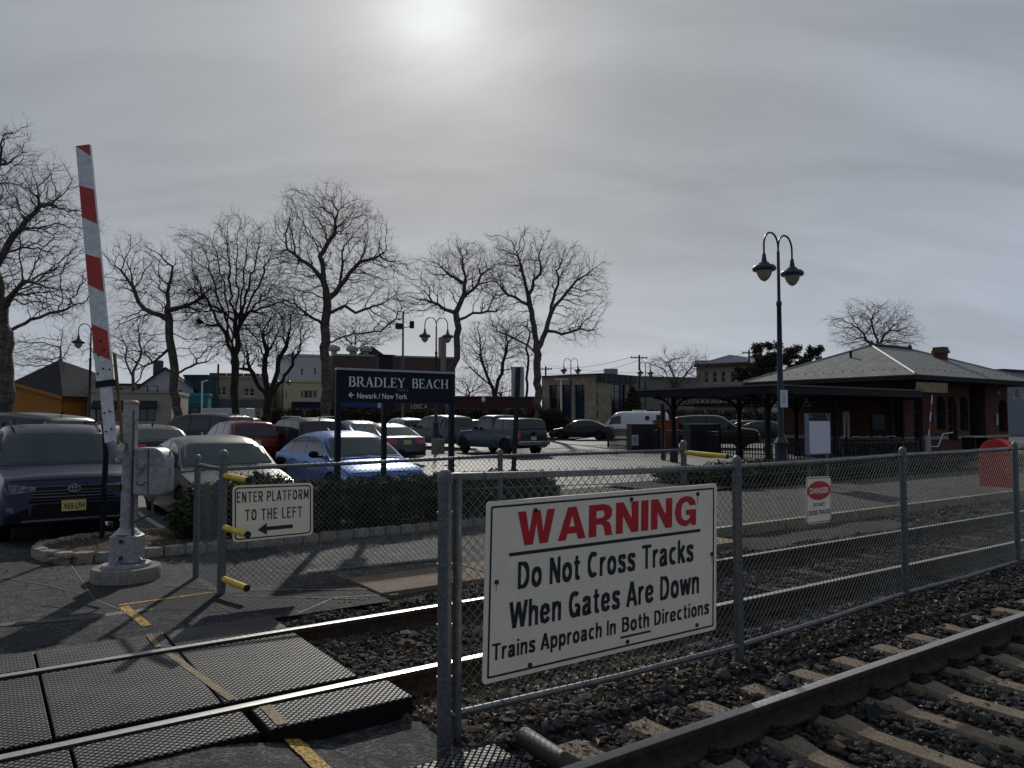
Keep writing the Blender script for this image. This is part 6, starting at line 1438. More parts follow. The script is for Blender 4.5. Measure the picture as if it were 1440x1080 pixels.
# each roof slope its own piece, framed along the slope so courses run level
def slope(idx, d_, name='roof_slope'):
    pts = [R_[i] for i in idx]; n_ = (pts[1]-pts[0]).cross(pts[-1]-pts[0]).normalized(); n_ = n_ if n_.z > 0 else -n_
    x = d_.normalized(); y = n_.cross(x); Mx = Matrix((x, y, n_)).transposed().to_4x4(); Mx.translation = pts[0]
    inv = Mx.inverted(); me = bpy.data.meshes.new(name); L_ = [inv @ p for p in pts]; n = len(pts)
    me.from_pydata([tuple(p) for p in L_]+[(p.x, p.y, p.z-.06) for p in L_], [], [tuple(range(n)), tuple(range(2*n-1, n-1, -1))]+[(i, (i+1)%n, (i+1)%n+n, i+n) for i in range(n)])
    me.update(); me.materials.append(slate); o = bpy.data.objects.new(name, me); COL.objects.link(o); o.parent = st; o.matrix_basis = Matrix.Translation(-st.location) @ Mx; return o
slope((0,1,5,4), EU); slope((3,0,4), EV); slope((1,2,5), EV); slope((2,3,4,5), EU)
ridge = M('ridge_iron', (.035,.035,.035), .6, .2)
mb = MB(); mb.tube([R_[4]+Vector((0,0,.05)), R_[5]+Vector((0,0,.05))], .07, 8)
for p_ in (R_[4], R_[5]): mb.lathe((p_.x, p_.y, p_.z), [(.10,-.02),(.12,.1),(.06,.22),(.02,.25)], 8)
mb.build('ridge_cap', ridge, st)
hipm = M('hip_metal', (.33,.33,.30), .5, .15)
for a_, b_ in ((0,4),(1,5),(3,4),(2,5)):
    d_ = R_[b_]-R_[a_]; MB().tube([R_[a_]+d_*.02+Vector((0,0,.015)), R_[b_]+Vector((0,0,.02))], .045, 6).build('hip_cap', hipm, st)
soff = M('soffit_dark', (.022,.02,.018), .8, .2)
mb = MB()
for f_, o_, L_ in ((E0, EU, Lst), (E0, EV, Wst), (E0+EU*Lst, EV, Wst), (E0+EV*Wst, EU, Lst)):
    pass
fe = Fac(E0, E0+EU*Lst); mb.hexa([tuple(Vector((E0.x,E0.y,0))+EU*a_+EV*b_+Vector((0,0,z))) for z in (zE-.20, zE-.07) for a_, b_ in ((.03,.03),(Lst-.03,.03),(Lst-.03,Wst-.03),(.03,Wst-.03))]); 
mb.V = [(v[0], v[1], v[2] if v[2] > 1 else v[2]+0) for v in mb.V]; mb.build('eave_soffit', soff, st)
# vents and snow guards on the roof
g_ = (R_[0]*.55+R_[3]*.15+R_[4]*.30)
p_ = E0+EV*4.3+EU*2.6; zz_ = zE+(zR-zE)*2.6/h; MB().tube([(p_.x, p_.y, zz_-.05), (p_.x, p_.y, zz_+.32)], .06, 8).build('vent_pipe', darkt, st)
mb = MB()
for i in range(16): p_ = E0+EU*.7+EV*(.8+i*.46); zq = zE+(zR-zE)*.7/h; mb.box((p_.x, p_.y, zq+.03), (.04,.03,.035), rz=TH)
for i in range(18): p_ = E0+EU*(.8+i*.6)+EV*.7; zq = zE+(zR-zE)*.7/h; mb.box((p_.x, p_.y, zq+.03), (.04,.03,.035), rz=TH)
mb.build('snow_guards', darkt, st)
p_ = at(1325, 36.9, 0); MB().box((p_.x, p_.y, 4.62), (.46,.46,1.1), rz=TH).build('chimney', brick, st)
ck = MB(); ck.box((p_.x, p_.y, 4.98), (.60,.60,.14), rz=TH); ck.box((p_.x, p_.y, 5.13), (.52,.52,.16), rz=TH); ck.build('chimney_top', M('chimney_brown', (.10,.075,.045), .9), st)
# gutter pipe at the corner
p_ = C0-EU*.06-EV*.06; MB().tube([(p_.x, p_.y, .05), (p_.x, p_.y, 2.5), (p_.x-.25, p_.y-.25, 2.75), (p_.x+.5, p_.y-.9, 3.3)], .045, 8).build('drain_pipe', darkt, st)
# weathered board under the eave, plaques
bA, bB = D(1289, 551, 30.3), D(1332, 553, 31.6); bf = Fac(bA, bB)
b_ = MB(); b_.hexa([bf.p(a_, z, o) for z in (bA.z, bA.z+.40) for a_, o in ((0,.03),(bf.L,.03),(bf.L,-.03),(0,-.03))]); bo = b_.build('eave_board', M('weathered_board', (.27,.22,.13), .85, .5, 5, .3)); tag(bo, 'weathered tan board hanging under the station eave at its corner', 'board')
q = fF.px(1401, 590); MB().box(tuple(fF.p(q[0], q[1], .04)), (.22,.03,.55), rz=TH).build('wall_plaque', M('plaque_tan', (.38,.34,.27), .7), st)
q = fF.px(1313, 588); MB().box(tuple(fF.p(q[0], q[1], .04)), (.24,.03,.32), rz=TH).build('blue_plaque', M('plaque_blue', (.03,.04,.16), .6), st)
q = fF.px(1402, 554); mb = MB(); mb.lathe(tuple(fF.p(q[0]-.1, q[1], .1)), [(.05,0),(.08,.08),(.03,.14)], 8); mb.build('wall_light', whitet, st)
# white twin posts seen inside the canopy
# ---- canopy
cn = thing('platform_canopy', 'flat dark platform canopy on bracketed posts, left of the station house', 'canopy', (8.67, 25, 0))
K = at(1090, 25, 0); Lc, Wc = 9.6, 6.4; zc = D(1090, 540, 25).z
roofc = M('canopy_roof_metal', (.07,.075,.08), .5, .15, 3, .05, metal=.3)
mb = MB(); mb.hexa([tuple(K+EU*a_+EV*b_+Vector((0,0,z))) for z in (zc-.05, zc+.0) for a_, b_ in ((-.05,-.05),(Lc,-.05),(Lc,Wc+.05),(-.05,Wc+.05))]); mb.build('canopy_roof', roofc, cn)
mb = MB(); mb.hexa([tuple(K+EU*a_+EV*b_+Vector((0,0,z))) for z in (zc-.30, zc-.055) for a_, b_ in ((0,0),(Lc,0),(Lc,Wc),(0,Wc))]); mb.build('canopy_fascia', darkt, cn)
cps = []
for a_ in (1.0, 5.0, 9.0):
    for b_ in (1.0, 5.4): cps.append((a_, b_))
for a_, b_ in cps:
    c = K+EU*a_+EV*b_; MB().lathe((c.x, c.y, 0), [(.16,0),(.16,.35),(.11,.45),(.09,.6),(.08,2.0),(.12,2.08),(.12,2.2),(.09,2.25),(.09,zc-.3)], 10).build('canopy_post', darkt, cn, smooth=True, sharp=30)
    mb = MB()
    for dv in (EU, -EU, EV, -EV):
        pts = [c+Vector((0,0,1.95))+dv*.08+ (dv*1.0*(1-math.cos(t_))+Vector((0,0,.62*math.sin(t_)))) for t_ in [math.pi/2*i/7 for i in range(8)]]
        mb.tube(pts, .035, 5)
        for i in range(1, 5): q_ = c+dv*(.1+.2*i); z2 = 1.95+.62*math.sin(math.acos(max(-1, 1-(.02+.2*i)/1.0))); mb.tube([(q_.x, q_.y, z2), (q_.x, q_.y, zc-.3)], .014, 4)
    mb.build('arched_bracket', darkt, cn)
# lattice between posts
mb = MB()
for (a0, b0_), (a1, b1_) in (((1,5.4),(5,5.4)),((5,5.4),(9,5.4)),((1,1),(5,1)),((5,1),(9,1)),((1,1),(1,5.4))):
    A = K+EU*a0+EV*b0_; B = K+EU*a1+EV*b1_; L_ = (B-A).length; t_ = (B-A).normalized(); n = int(L_/.28)
    for z in (zc-.62,): mb.tube([A+Vector((0,0,z)), B+Vector((0,0,z))], .02, 4)
    for i in range(n):
        p_ = A+t_*L_*i/n; q_ = A+t_*L_*(i+1)/n
        mb.tube([(p_.x, p_.y, zc-.62), (q_.x, q_.y, zc-.3)], .012, 3); mb.tube([(q_.x, q_.y, zc-.62), (p_.x, p_.y, zc-.3)], .012, 3)
mb.build('lattice_frieze', darkt, cn)
# hanging lamp shade and pale posts
q_ = D(1134, 568, 28); pl = MB().lathe(tuple(q_), [(.02,.35),(.04,.15),(.16,-.05),(.17,-.08)], 12).build('hanging_lamp', M('shade_pale', (.35,.33,.28), .5)); tag(pl, 'pale lamp shade hanging under the canopy', 'lamp')
for i, xx in enumerate((1187, 1192.5)):
    a_ = D(xx, 580, 30.5); z1_ = a_.z; MB_ = MB().box((a_.x, a_.y, .5+z1_/2-.25), (.09,.06,z1_-.5)).build('pale_post', M('pale_board_post', (.33,.30,.24), .7)); tag(MB_, ('left' if i == 0 else 'right')+' one of two pale upright boards in the dark under the canopy', 'post')
# ---- totem sign by the lamp
A_, B_ = D(1137, 581, 19.0), D(1167.5, 581, 19.55); f = Fac((A_.x, A_.y), (B_.x, B_.y)); zt_ = A_.z; zb_ = D(1137, 640, 19.0).z
r = thing('notice_board', 'blank white notice board with navy header standing in front of the station', 'notice board', (A_.x, A_.y, 0))
mb = MB(); mb.hexa([f.p(a_, z, o) for z in (zb_, zt_) for a_, o in ((0,.0),(f.L,.0),(f.L,-.12),(0,-.12))]); mb.build('case', M('case_grey_blue', (.16,.18,.24), .5), r)
mb = MB(); mb.hexa([f.p(a_, z, o) for z in (zb_+.03, zt_-.20) for a_, o in ((.015,.012),(f.L-.045,.012),(f.L-.045,.0),(.015,.0))]); mb.build('white_panel', M('panel_lilac_white', (.60,.62,.72), .5, .05), r)
mb = MB(); mb.hexa([f.p(a_, z, o) for z in (zt_-.19, zt_-.005) for a_, o in ((.015,.012),(f.L-.045,.012),(f.L-.045,.0),(.015,.0))]); hd = mb.build('header', navy, r)
mb = MB(); add_text(mb, 'NJ', .03, .11, zt_-.13, zt_-.05, lambda x, y: f.p(x, y, .014)); mb.add([f.p(x, y, .014) for x, y in ((f.L-.20,zt_-.03),(f.L-.17,zt_-.03),(f.L-.10,zt_-.16),(f.L-.13,zt_-.16))], [(0,1,2,3)]); mb.build('header_print', M('header_lilac', (.35,.30,.5), .5), hd)
for a_ in (.06, f.L-.08): p_ = f.p(a_, 0, -.05); MB().box((p_.x, p_.y, zb_/2), (.05,.05,zb_)).build('board_leg', galv, r)
# ---- picket fences
pkm = M('picket_black', (.012,.013,.016), .5, .2)
def picket(lb, pts, h=1.05, sp=.13, zf=None):
    A = Vector(pts[0]); r = thing('picket_fence', lb, 'fence', (A.x, A.y, 0)); proto = None
    for a, b in zip(pts, pts[1:]):
        a, b = Vector((a[0], a[1], 0)), Vector((b[0], b[1], 0)); L_ = (b-a).length; t_ = (b-a).normalized(); z0 = gz(a.y)
        for z in (.15, h-.18, h-.03): MB().tube([(a.x, a.y, gz(a.y)+z), (b.x, b.y, gz(b.y)+z)], .022, 4).build('fence_rail', pkm, r)
        n = max(1, int(L_/2.4))
        for i in range(n+1):
            p_ = a+t_*L_*i/n; MB().box((p_.x, p_.y, gz(p_.y)+(h+.1)/2), (.08,.08,h+.1), rz=TH).build('fence_post', pkm, r)
        m_ = int(L_/sp)
        for i in range(1, m_):
            p_ = a+t_*L_*i/m_
            if proto is None: proto = MB().box((r.location.x, r.location.y, h/2), (.032,.032,h)).build('picket', pkm, r); o = proto
            else: o = proto.copy(); COL.objects.link(o)
            o.location = (p_.x-r.location.x, p_.y-r.location.y, gz(p_.y)); o.rotation_euler = (0,0,TH)
    return r
picket('black picket fence from the white van down to the canopy', [at(855, 43.7), at(926, 38.3), at(1012, 34.7), at(1098, 32.5)], 1.12)
picket('black picket fence in front of the bicycle racks and station wall', [at(1104, 27.5), at(1190, 28.5), at(1295, 30)], .95)
# dark boxes and red construction bin behind the picket fence
for (x0, y0, x1, y1, dp, lb) in ((886, 597, 924, 629, 39.0, 'black box cabinet behind the left picket fence'), (967, 597, 1014, 636, 35.6, 'black box cabinet under the canopy, right of the red cabinet')):
    a_ = D(x0, y0, dp); b_ = D(x1, y0, dp); w = (b_-a_).length; r = thing('dark_cabinet', lb, 'cabinet', (a_.x+w/2, a_.y+.5, 0), 'black cabinets behind the picket fence')
    MB().box((a_.x+w/2, a_.y+.5, (a_.z+.05)/2), (w, .8, a_.z-.05), rz=.2, bev=.02).build('cabinet_body', M('cabinet_black', (.012,.013,.017), .5, .2), r)
    MB().box((a_.x+w/2, a_.y+.5, a_.z+.0), (w*1.03, .84, .05), rz=.2).build('cabinet_lid', M('cabinet_black', (.012,)*3), r)
a_ = D(893, 619, 38.3); mb = MB(); mb.box(tuple(a_), (.33,.02,.52), rz=.1); o = mb.build('white_notice', M('notice_lilac', (.45,.44,.52), .6)); tag(o, 'white notice fixed to the picket fence in front of the left black cabinet', 'notice')
mb = MB(); mb.box((a_.x, a_.y-.013, a_.z+.12), (.2,.004,.05), rz=.1)
for i in range(4): mb.box((a_.x, a_.y-.013, a_.z+.04-.06*i), (.24,.004,.015), rz=.1)
mb.build('notice_print', signblack, o)
q_ = at(936, 42); r = thing('orange_cabinet', 'rusty orange cabinet between the two black cabinets', 'cabinet', tuple(q_)); MB().box((q_.x, q_.y, .85), (1.3,.7,1.5), bev=.03).build('cabinet_body', M('rust_orange', (.22,.05,.02), .7, .3), r); MB().box((q_.x, q_.y, 1.62), (1.38,.78,.06)).build('cabinet_lid', M('rust_orange_lid', (.16,.04,.02), .7), r)
# brown steel posts
for (xx, yb_, yt, dp, lb) in ((931, 655, 568, 31.5, 'brown steel post left of the first canopy post'), (1077.5, 650, 562, 29.5, 'tan steel post just left of the big lamp')):
    a_ = D(xx, yt, dp); r = thing('steel_post', lb, 'post', (a_.x, a_.y, 0)); MB().box((a_.x, a_.y, a_.z/2), (.10,.10,a_.z), rz=.5).build('post_shaft', M('post_brown', (.05,.032,.022), .7), r); MB().box((a_.x+.10, a_.y+.03, a_.z/2-.1), (.08,.06,a_.z-.2), rz=.5).build('post_board', M('post_tan', (.30,.22,.12), .7), r)
# red bin
rb = D(1404, 662, 17.5); redbin = M('red_plastic', (.62,.035,.02), .4, .1, 6, .05); r = thing('red_bin', 'bright red round topped plastic bin behind the right end of the front fence', 'bin', (rb.x, rb.y, .06))
def binf():
    prof = [(-.31,0),(-.31,.76)]+[(-.31*math.cos(math.pi*i/16), .76+.31*math.sin(math.pi*i/16)) for i in range(1, 16)]+[(.31,.76),(.31,0)]
    q = Vector((rb.x, rb.y, .20)); dx = Vector((.72,-.69,0)); dy = Vector((.69,.72,0))
    MB().prism(prof, lambda a, b, c: q+dx*a+dy*(c-.28)+Vector((0,0,b)), .56).build('bin_body', redbin, r, smooth=True, sharp=30)
    for c0_ in (-.30, .0, .27): MB().prism([(a*1.04, b*1.015) for a, b in prof], lambda a, b, c: q+dx*a+dy*(c0_+c)+Vector((0,0,b)), .035).build('bin_rib', redbin, r, smooth=True, sharp=30)
    MB().prism([(a*.95, b*.97) for a, b in prof], lambda a, b, c: q+dx*a+dy*(c-.306)+Vector((0,0,b)), .01).build('bin_front', M('red_plastic_dark', (.42,.02,.012), .5), r)
binf()
# station-side crossing gate arm
a_, b_ = D(1305, 628, 27), D(1311, 556, 27); r = thing('far_gate_arm', 'thin red and white striped gate arm leaning upright before the station door', 'crossing gate', (a_.x, a_.y, 0))
for i in range(6):
    p_ = a_+(b_-a_)*i/6; q_ = a_+(b_-a_)*(i+1)/6; MB().tube([p_, q_], .025, 4).build('striped_section', armw if i % 2 else armr, r)
p_ = a_; MB().tube([(p_.x, p_.y, 0), (p_.x, p_.y, a_.z+.4)], .09, 10).build('gate_mast', gp, r); MB().tube([a_, a_+Vector((.35,0,.0)), a_+Vector((.55,0,.45)), a_+Vector((.9,0,.5))], .025, 6).build('counter_arm', whitet, r)
# bicycles on a rack
bm = M('bike_frame_grey', (.10,.10,.11), .35, .2, 9, 0, metal=.6)
def bike():
    r = thing('bicycle', '', 'bicycle', (0,0,0), 'bicycles in the rack by the station')
    for x in (-.52, .52):
        mb = MB(); mb.tube([(x+.33*math.cos(a), 0, .34+.33*math.sin(a)) for a in [2*math.pi*i/20 for i in range(21)]], .018, 5); w = mb.build('wheel', rubber, r)
        mb = MB(); [mb.tube([(x, 0, .34), (x+.32*math.cos(a), 0, .34+.32*math.sin(a))], .003, 3) for a in [2*math.pi*i/12 for i in range(12)]]; mb.build('spokes', chrome, w)
    mb = MB(); 
    for a, b in (((-.52,0,.34),(-.15,0,.32)),((-.15,0,.32),(-.25,0,.82)),((-.52,0,.34),(-.25,0,.80)),((-.15,0,.32),(.36,0,.78)),((-.24,0,.76),(.34,0,.84)),((.52,0,.34),(.34,0,.95))): mb.tube([a, b], .018, 6)
    mb.build('frame', bm, r); MB().box((-.26,0,.90), (.26,.13,.05), bev=.02).build('saddle', blackp, r)
    mb = MB(); mb.tube([(.30,-.28,.98),(.36,-.1,1.0),(.36,.1,1.0),(.30,.28,.98)], .014, 6); mb.build('handlebar', chrome, r); return r
bk = bike(); pos = [(1182,29.6),(1196,29.4),(1211,29.6),(1228,29.9),(1243,29.9),(1258,30.2),(1088,33.5)]
lbs = ['bicycle at the left end of the rack below the white notice board', 'second bicycle from the left in the station rack', 'third bicycle from the left in the station rack', 'middle bicycle of the rack, below the poster window', 'bicycle left of the rack end post', 'last bicycle of the rack, nearest the station corner', 'lone bicycle seen left of the big lamp post']
for i, (x_, d_) in enumerate(pos):
    p_ = at(x_, d_, .03); ang = TH+R(60+random.uniform(-25, 25))
    if i == 0: bk.location = tuple(p_); bk.rotation_euler = (0,0,ang); bk['label'] = lbs[0]
    else: dup(bk, tuple(p_), ang, lbs[i])
rk = thing('bike_rack', 'low steel tube bike rack in front of the station wall', 'bike rack', tuple(at(1220, 29.2, 0)))
a_, b_ = at(1178, 28.9, 0), at(1290, 30.6, 0)
MB().tube([(a_.x, a_.y, .82), (b_.x, b_.y, .82)], .03, 8).build('rack_tube', galv, rk)
for i in range(6): p_ = a_+(b_-a_)*i/5; MB().tube([(p_.x, p_.y, 0), (p_.x, p_.y, .82)], .03, 6).build('rack_leg', galv, rk)
# bench table by the bay
q_ = at(1370, 30.5, 0); r = thing('picnic_table', 'blue grey table with a pale top in front of the station recess', 'table', tuple(q_)); MB().box((q_.x, q_.y, 1.02), (1.3,.6,.05), rz=TH).build('table_top', M('table_top', (.28,.30,.32), .5), r)
for s in (-.5, .5): MB().box((q_.x+s*UX, q_.y+s*UY, .5), (.08,.5,1.0), rz=TH).build('leg', darkt, r)
# ================================================================== TREES
bark = M('bark_sycamore', (.095,.083,.066), .92, .35, 3.5, .5, bscale=20, fine=(8,.6,1.4))
barkd = M('bark_dark', (.040,.034,.028), .92, .3, 4, .4)
twigm = M('twig_brown', (.085,.066,.053), .9, .25, 5, 0)
def colonize(seed, limbs, blobs, n, step, di, dk, jit=.22, grav=.0):
    """limbs: list of polylines (first starts at the ground); blobs: ellipsoids to fill"""
    r = np.random.default_rng(seed); N = []; par = []
    def addpoly(pts, start, cut=False):
        cur = start
        if cut: pts = list(pts[:-1])+[tuple(np.array(pts[-2])+(np.array(pts[-1])-np.array(pts[-2]))*.55)]
        for a, b in zip(pts, pts[1:]):
            a = np.array(a); b = np.array(b); L = np.linalg.norm(b-a); k = max(1, int(L/(step*1.6)))
            for i in range(1, k+1):
                q = a+(b-a)*i/k + (r.normal(0, step*.26, 3) if i < k else 0); N.append(q); par.append(cur); cur = len(N)-1
        return cur
    N.append(np.array(limbs[0][0])); par.append(-1); addpoly(limbs[0], 0)
    for l in limbs[1:]:
        s = np.array(l[0]); j = int(np.argmin([np.linalg.norm(q-s) for q in N])); addpoly([N[j]]+list(l[1:]), j, True)
    ntr = len(N)
    A = []; wsum = np.array([b[3]*b[4]*b[5] for b in blobs])**.8; cnt = (wsum/wsum.sum()*n).astype(int)
    for b, c in zip(blobs, cnt):
        d = r.normal(size=(c, 3)); d /= np.linalg.norm(d, axis=1, keepdims=True); rad = r.random(c)**(1/2.6)*(1.06+.16*np.sin(d[:,0]*5+d[:,2]*7+b[0])+.12*np.sin(d[:,2]*9-d[:,1]*6))
        A.append(np.array(b[:3])+d*rad[:,None]*np.array(b[3:6]))
    A = np.concatenate(A); cap = len(A)*4+6000
    NN = np.zeros((cap, 3)); NN[:len(N)] = N; m = len(N); P_ = par
    best = np.full(len(A), 1e9); bi = np.zeros(len(A), int)
    def upd(lo, hi):
        for s in range(lo, hi, 400):
            e = min(hi, s+400); d = np.linalg.norm(A[:,None,:]-NN[None,s:e,:], axis=2); j = d.argmin(1); dd = d[np.arange(len(A)), j]; k = dd < best; best[k] = dd[k]; bi[k] = j[k]+s
    upd(0, m); oc = np.array(limbs[0][len(limbs[0])//2])
    for it in range(170):
        act = best < di
        if not act.any():
            if it > 3: break
            act = best < best.min()*1.3
        idx = bi[act]; v = A[act]-NN[idx]; v /= np.linalg.norm(v, axis=1, keepdims=True)+1e-9
        acc = np.zeros((m, 3)); np.add.at(acc, idx, v); us = np.unique(idx); new = []
        ow = NN[us]-oc; ow /= np.linalg.norm(ow, axis=1, keepdims=True)+1e-9; lnn = np.linalg.norm(acc[us], axis=1, keepdims=True)+1e-9
        dv = acc[us]/lnn+ow*.55+r.normal(0, jit*1.5, (len(us), 3)); dv[:, 2] += .12; ln = np.linalg.norm(dv, axis=1); ok = ln > 1e-3
        dv = dv[ok]/ln[ok][:,None]; us = us[ok]
        q = NN[us]+dv*step
        if m+len(q) >= cap: break
        NN[m:m+len(q)] = q; P_ += list(us); lo = m; m += len(q)
        upd(lo, m)
        keep = best > dk; A = A[keep]; best = best[keep]; bi = bi[keep]
        if len(A) == 0: break
        if it > 2 and len(q) == 0: break
    return NN[:m], np.array(P_[:m]), ntr
def tree(name, label, limbs, blobs, n=900, step=.32, di=3.2, dk=.55, rt=.30, seed=1, twig=.42, mat=None, ntw=2, tipr=.011, jit=.22, fine=1.0, expo=2.3, tm=None):
    NN, par, ntr = colonize(seed, limbs, blobs, int(n*2.9), step*.80, di, dk*.60, jit); m = len(NN); r = np.random.default_rng(seed+99)
    tipr *= .58; rt *= .86; base = NN[0]; root = thing(name, label, 'tree', (float(base[0]), float(base[1]), float(base[2])), 'bare trees round the station lot')
    w = np.zeros(m); kids = np.zeros(m, int)
    for i in range(1, m): kids[par[i]] += 1
    w[kids == 0] = tipr**expo
    for i in range(m-1, 0, -1):
        if par[i] < i: w[par[i]] += w[i]
    rad = w**(1/expo); k = rt/max(rad[min(2, m-1)], 1e-6)
    rad = tipr+(rad-tipr)*(rt-tipr)/max(rad[1]-tipr, 1e-6); rad = np.clip(rad, tipr*.8, rt*1.2)
    # smooth positions a little for sinuous limbs
    i = np.arange(1, m); P0, P1 = NN[par[1:]], NN[1:]; r0 = np.minimum(rad[par[1:]], rad[1:]*1.35+.004); r1 = rad[1:]
    big = r1 > .045
    db = P1[big]-P0[big]; db /= np.linalg.norm(db, axis=1, keepdims=True)+1e-9
    V, Fc = frusta(P0[big]-db*r0[big][:,None]*.25, P1[big]+db*r1[big][:,None]*.35, r0[big], r1[big], 7); mesh_np('trunk', V, Fc, mat or bark, root, smooth=True)
    # joints: overlap small balls by lengthening segments
    Pm, Qm, ra, rb = P0[~big], P1[~big], r0[~big], r1[~big]
    Pm = Pm-(Qm-Pm)*.06
    # twigs
    t0 = []; t1 = []; tr0 = []
    sm_ = np.where(rad < .05)[0]; cen = np.array([b[:3] for b in blobs]).mean(0)
    for a in sm_:
        d0 = NN[a]-NN[par[a]]; d0 = d0/(np.linalg.norm(d0)+1e-9)
        for _ in range(ntw if kids[a] else ntw+1):
            oo = NN[a]-cen; oo /= np.linalg.norm(oo)+1e-9; d = d0*.8+oo*.45+r.normal(0, .5, 3)+np.array([0,0,.15]); d /= np.linalg.norm(d); L = twig*r.uniform(.35, 1.1); q = NN[a]+d*L
            t0.append(NN[a]); t1.append(q); tr0.append(tipr*.62)
            if r.random() < .7*fine:
                d2 = d+r.normal(0, .55, 3); d2 /= np.linalg.norm(d2); t0.append(NN[a]+d*L*.6); t1.append(NN[a]+d*L*.6+d2*L*.7); tr0.append(tipr*.45)
    V1, F1 = frusta(Pm, Qm, ra, rb, 4); tr0 = np.array(tr0); V2, F2 = frusta(np.array(t0), np.array(t1), tr0, tr0*.5, 3)
    mesh_np('crown', np.concatenate([V1, V2]), np.concatenate([F1, F2+len(V1)]), tm or twigm, root)
    return root
def pl(dep, *pts, dz=None):
    """image points at a depth (x, y[, extra depth]) -> 3-D polyline"""
    return [tuple(D(p[0], p[1], dep+(p[2] if len(p) > 2 else 0))) for p in pts]
def gb_(x, dep): q = at(x, dep); return (q.x, q.y, q.z-.1)
def bl(dep, x, y, rx, ry, ext=None, dd=0):
    c = D(x, y, dep+dd); s = dep/F; return (c.x, c.y, c.z, rx*s, (ext or rx)*s, ry*s)
# 1 big tree at the left edge
d_ = 31
tree('sycamore_tree', 'largest bare tree, thick trunk at the left edge of the picture', [[gb_(6, d_)]+pl(d_, (8,540),(8,470),(2,430),(-10,380)), pl(d_, (8,470),(35,455,1),(70,440,2),(115,430,2)), pl(d_, (2,430),(30,400,-1),(60,395,-2),(110,375,-2)), pl(d_, (-10,380),(20,330),(55,290),(85,285,1)), pl(d_, (-10,380),(-25,300),(-10,240),(10,200)), pl(d_, (5,480),(-40,430,1),(-90,400,2))],
     [bl(d_, 0, 265, 60, 95), bl(d_, 55, 300, 60, 70), bl(d_, 60, 390, 65, 60), bl(d_, 85, 420, 40, 32), bl(d_, -60, 330, 80, 110)], n=1500, step=.27, di=2.4, dk=.40, rt=.34, seed=3, twig=.40, ntw=2, tipr=.010)
# 2
d_ = 46
tree('sycamore_tree', 'bare tree with a bent broken leader right of the raised gate arm', [[gb_(251, d_)]+pl(d_, (248,560),(243,500),(238,450),(238,400),(243,375)), pl(d_, (238,452),(215,440),(195,425),(188,405),(183,385)), pl(d_, (240,440),(262,430),(285,415),(302,400)), pl(d_, (252,525),(285,510,-1),(305,500,-2),(318,480,-2)), pl(d_, (238,490),(215,510,1),(190,520,1)), pl(d_, (188,405),(170,380),(155,370))],
     [bl(d_, 190, 385, 42, 48), bl(d_, 225, 400, 45, 55), bl(d_, 280, 420, 40, 45), bl(d_, 185, 475, 35, 45), bl(d_, 290, 480, 30, 25)], n=950, step=.36, di=3.2, dk=.60, rt=.30, seed=5, twig=.5, tipr=.0125)
# 3 dense upright
d_ = 47
lim = [[gb_(330, d_)]+pl(d_, (330,560),(331,520),(334,470),(332,400),(333,340))]
for k, (x, y) in enumerate(((265,360),(285,340),(300,330),(318,322),(350,322),(368,330),(385,350),(400,380),(258,400),(410,420),(268,440))):
    f_ = 500-k*7; lim.append(pl(d_, (333, f_+10), ((333*2+x)/3, (f_*2+y)/3+6, random.uniform(-1, 1)), (x*.75+333*.25, y*.7+f_*.3, random.uniform(-2, 2)), (x, y, random.uniform(-2, 2))))
tree('linden_tree', 'dense upright bare tree with many straight branches, beside the box truck', lim, [bl(d_, 330, 395, 78, 82), bl(d_, 325, 440, 70, 55), bl(d_, 390, 440, 40, 45)], n=1900, step=.30, di=2.2, dk=.42, rt=.27, seed=8, twig=.5, mat=barkd, ntw=2, tipr=.011, jit=.1, tm=barkd)
# 4 pollarded, several stems
d_ = 50
tree('pollarded_tree', 'short many stemmed bare tree between the dense tree and the cream building', [[gb_(374, d_)]+pl(d_, (376,575),(378,560)), pl(d_, (376,562),(365,545),(352,520),(345,500)), pl(d_, (378,560),(388,530),(395,500),(408,480)), pl(d_, (378,560),(372,520),(376,495),(368,470)), pl(d_, (380,560),(398,535),(412,505),(425,490)), pl(d_, (352,522),(335,518),(320,512))],
     [bl(d_, 375, 485, 45, 30), bl(d_, 400, 465, 38, 35), bl(d_, 345, 495, 28, 25)], n=900, step=.30, di=2.4, dk=.45, rt=.34, seed=9, twig=.5, mat=barkd, tm=barkd, ntw=3, tipr=.011)
# 5 the tall one
d_ = 47
tree('sycamore_tree', 'tallest bare sycamore rising just left of the station name sign', [[gb_(458, d_)]+pl(d_, (458,560),(457,500),(458,450),(460,420),(455,395),(450,360),(470,330),(475,300)), pl(d_, (459,420),(478,402),(500,375),(520,365),(545,355)), pl(d_, (462,482),(490,472,-1),(515,468,-2),(535,466,-2),(557,448,-2),(562,430,-2)), pl(d_, (478,402),(482,370),(480,340)), pl(d_, (455,395),(438,375),(415,358),(395,345)), pl(d_, (457,455),(430,440,1),(410,425,1)), pl(d_, (458,505),(440,495,-1),(415,492,-1)), pl(d_, (462,440),(485,430),(500,440),(525,430))],
     [bl(d_, 450, 315, 58, 48), bl(d_, 420, 350, 45, 45), bl(d_, 500, 330, 45, 45), bl(d_, 530, 380, 42, 45), bl(d_, 545, 430, 30, 40), bl(d_, 415, 420, 38, 42), bl(d_, 470, 400, 50, 40)], n=1900, step=.32, di=3.0, dk=.50, rt=.34, seed=13, twig=.5, tipr=.0125)
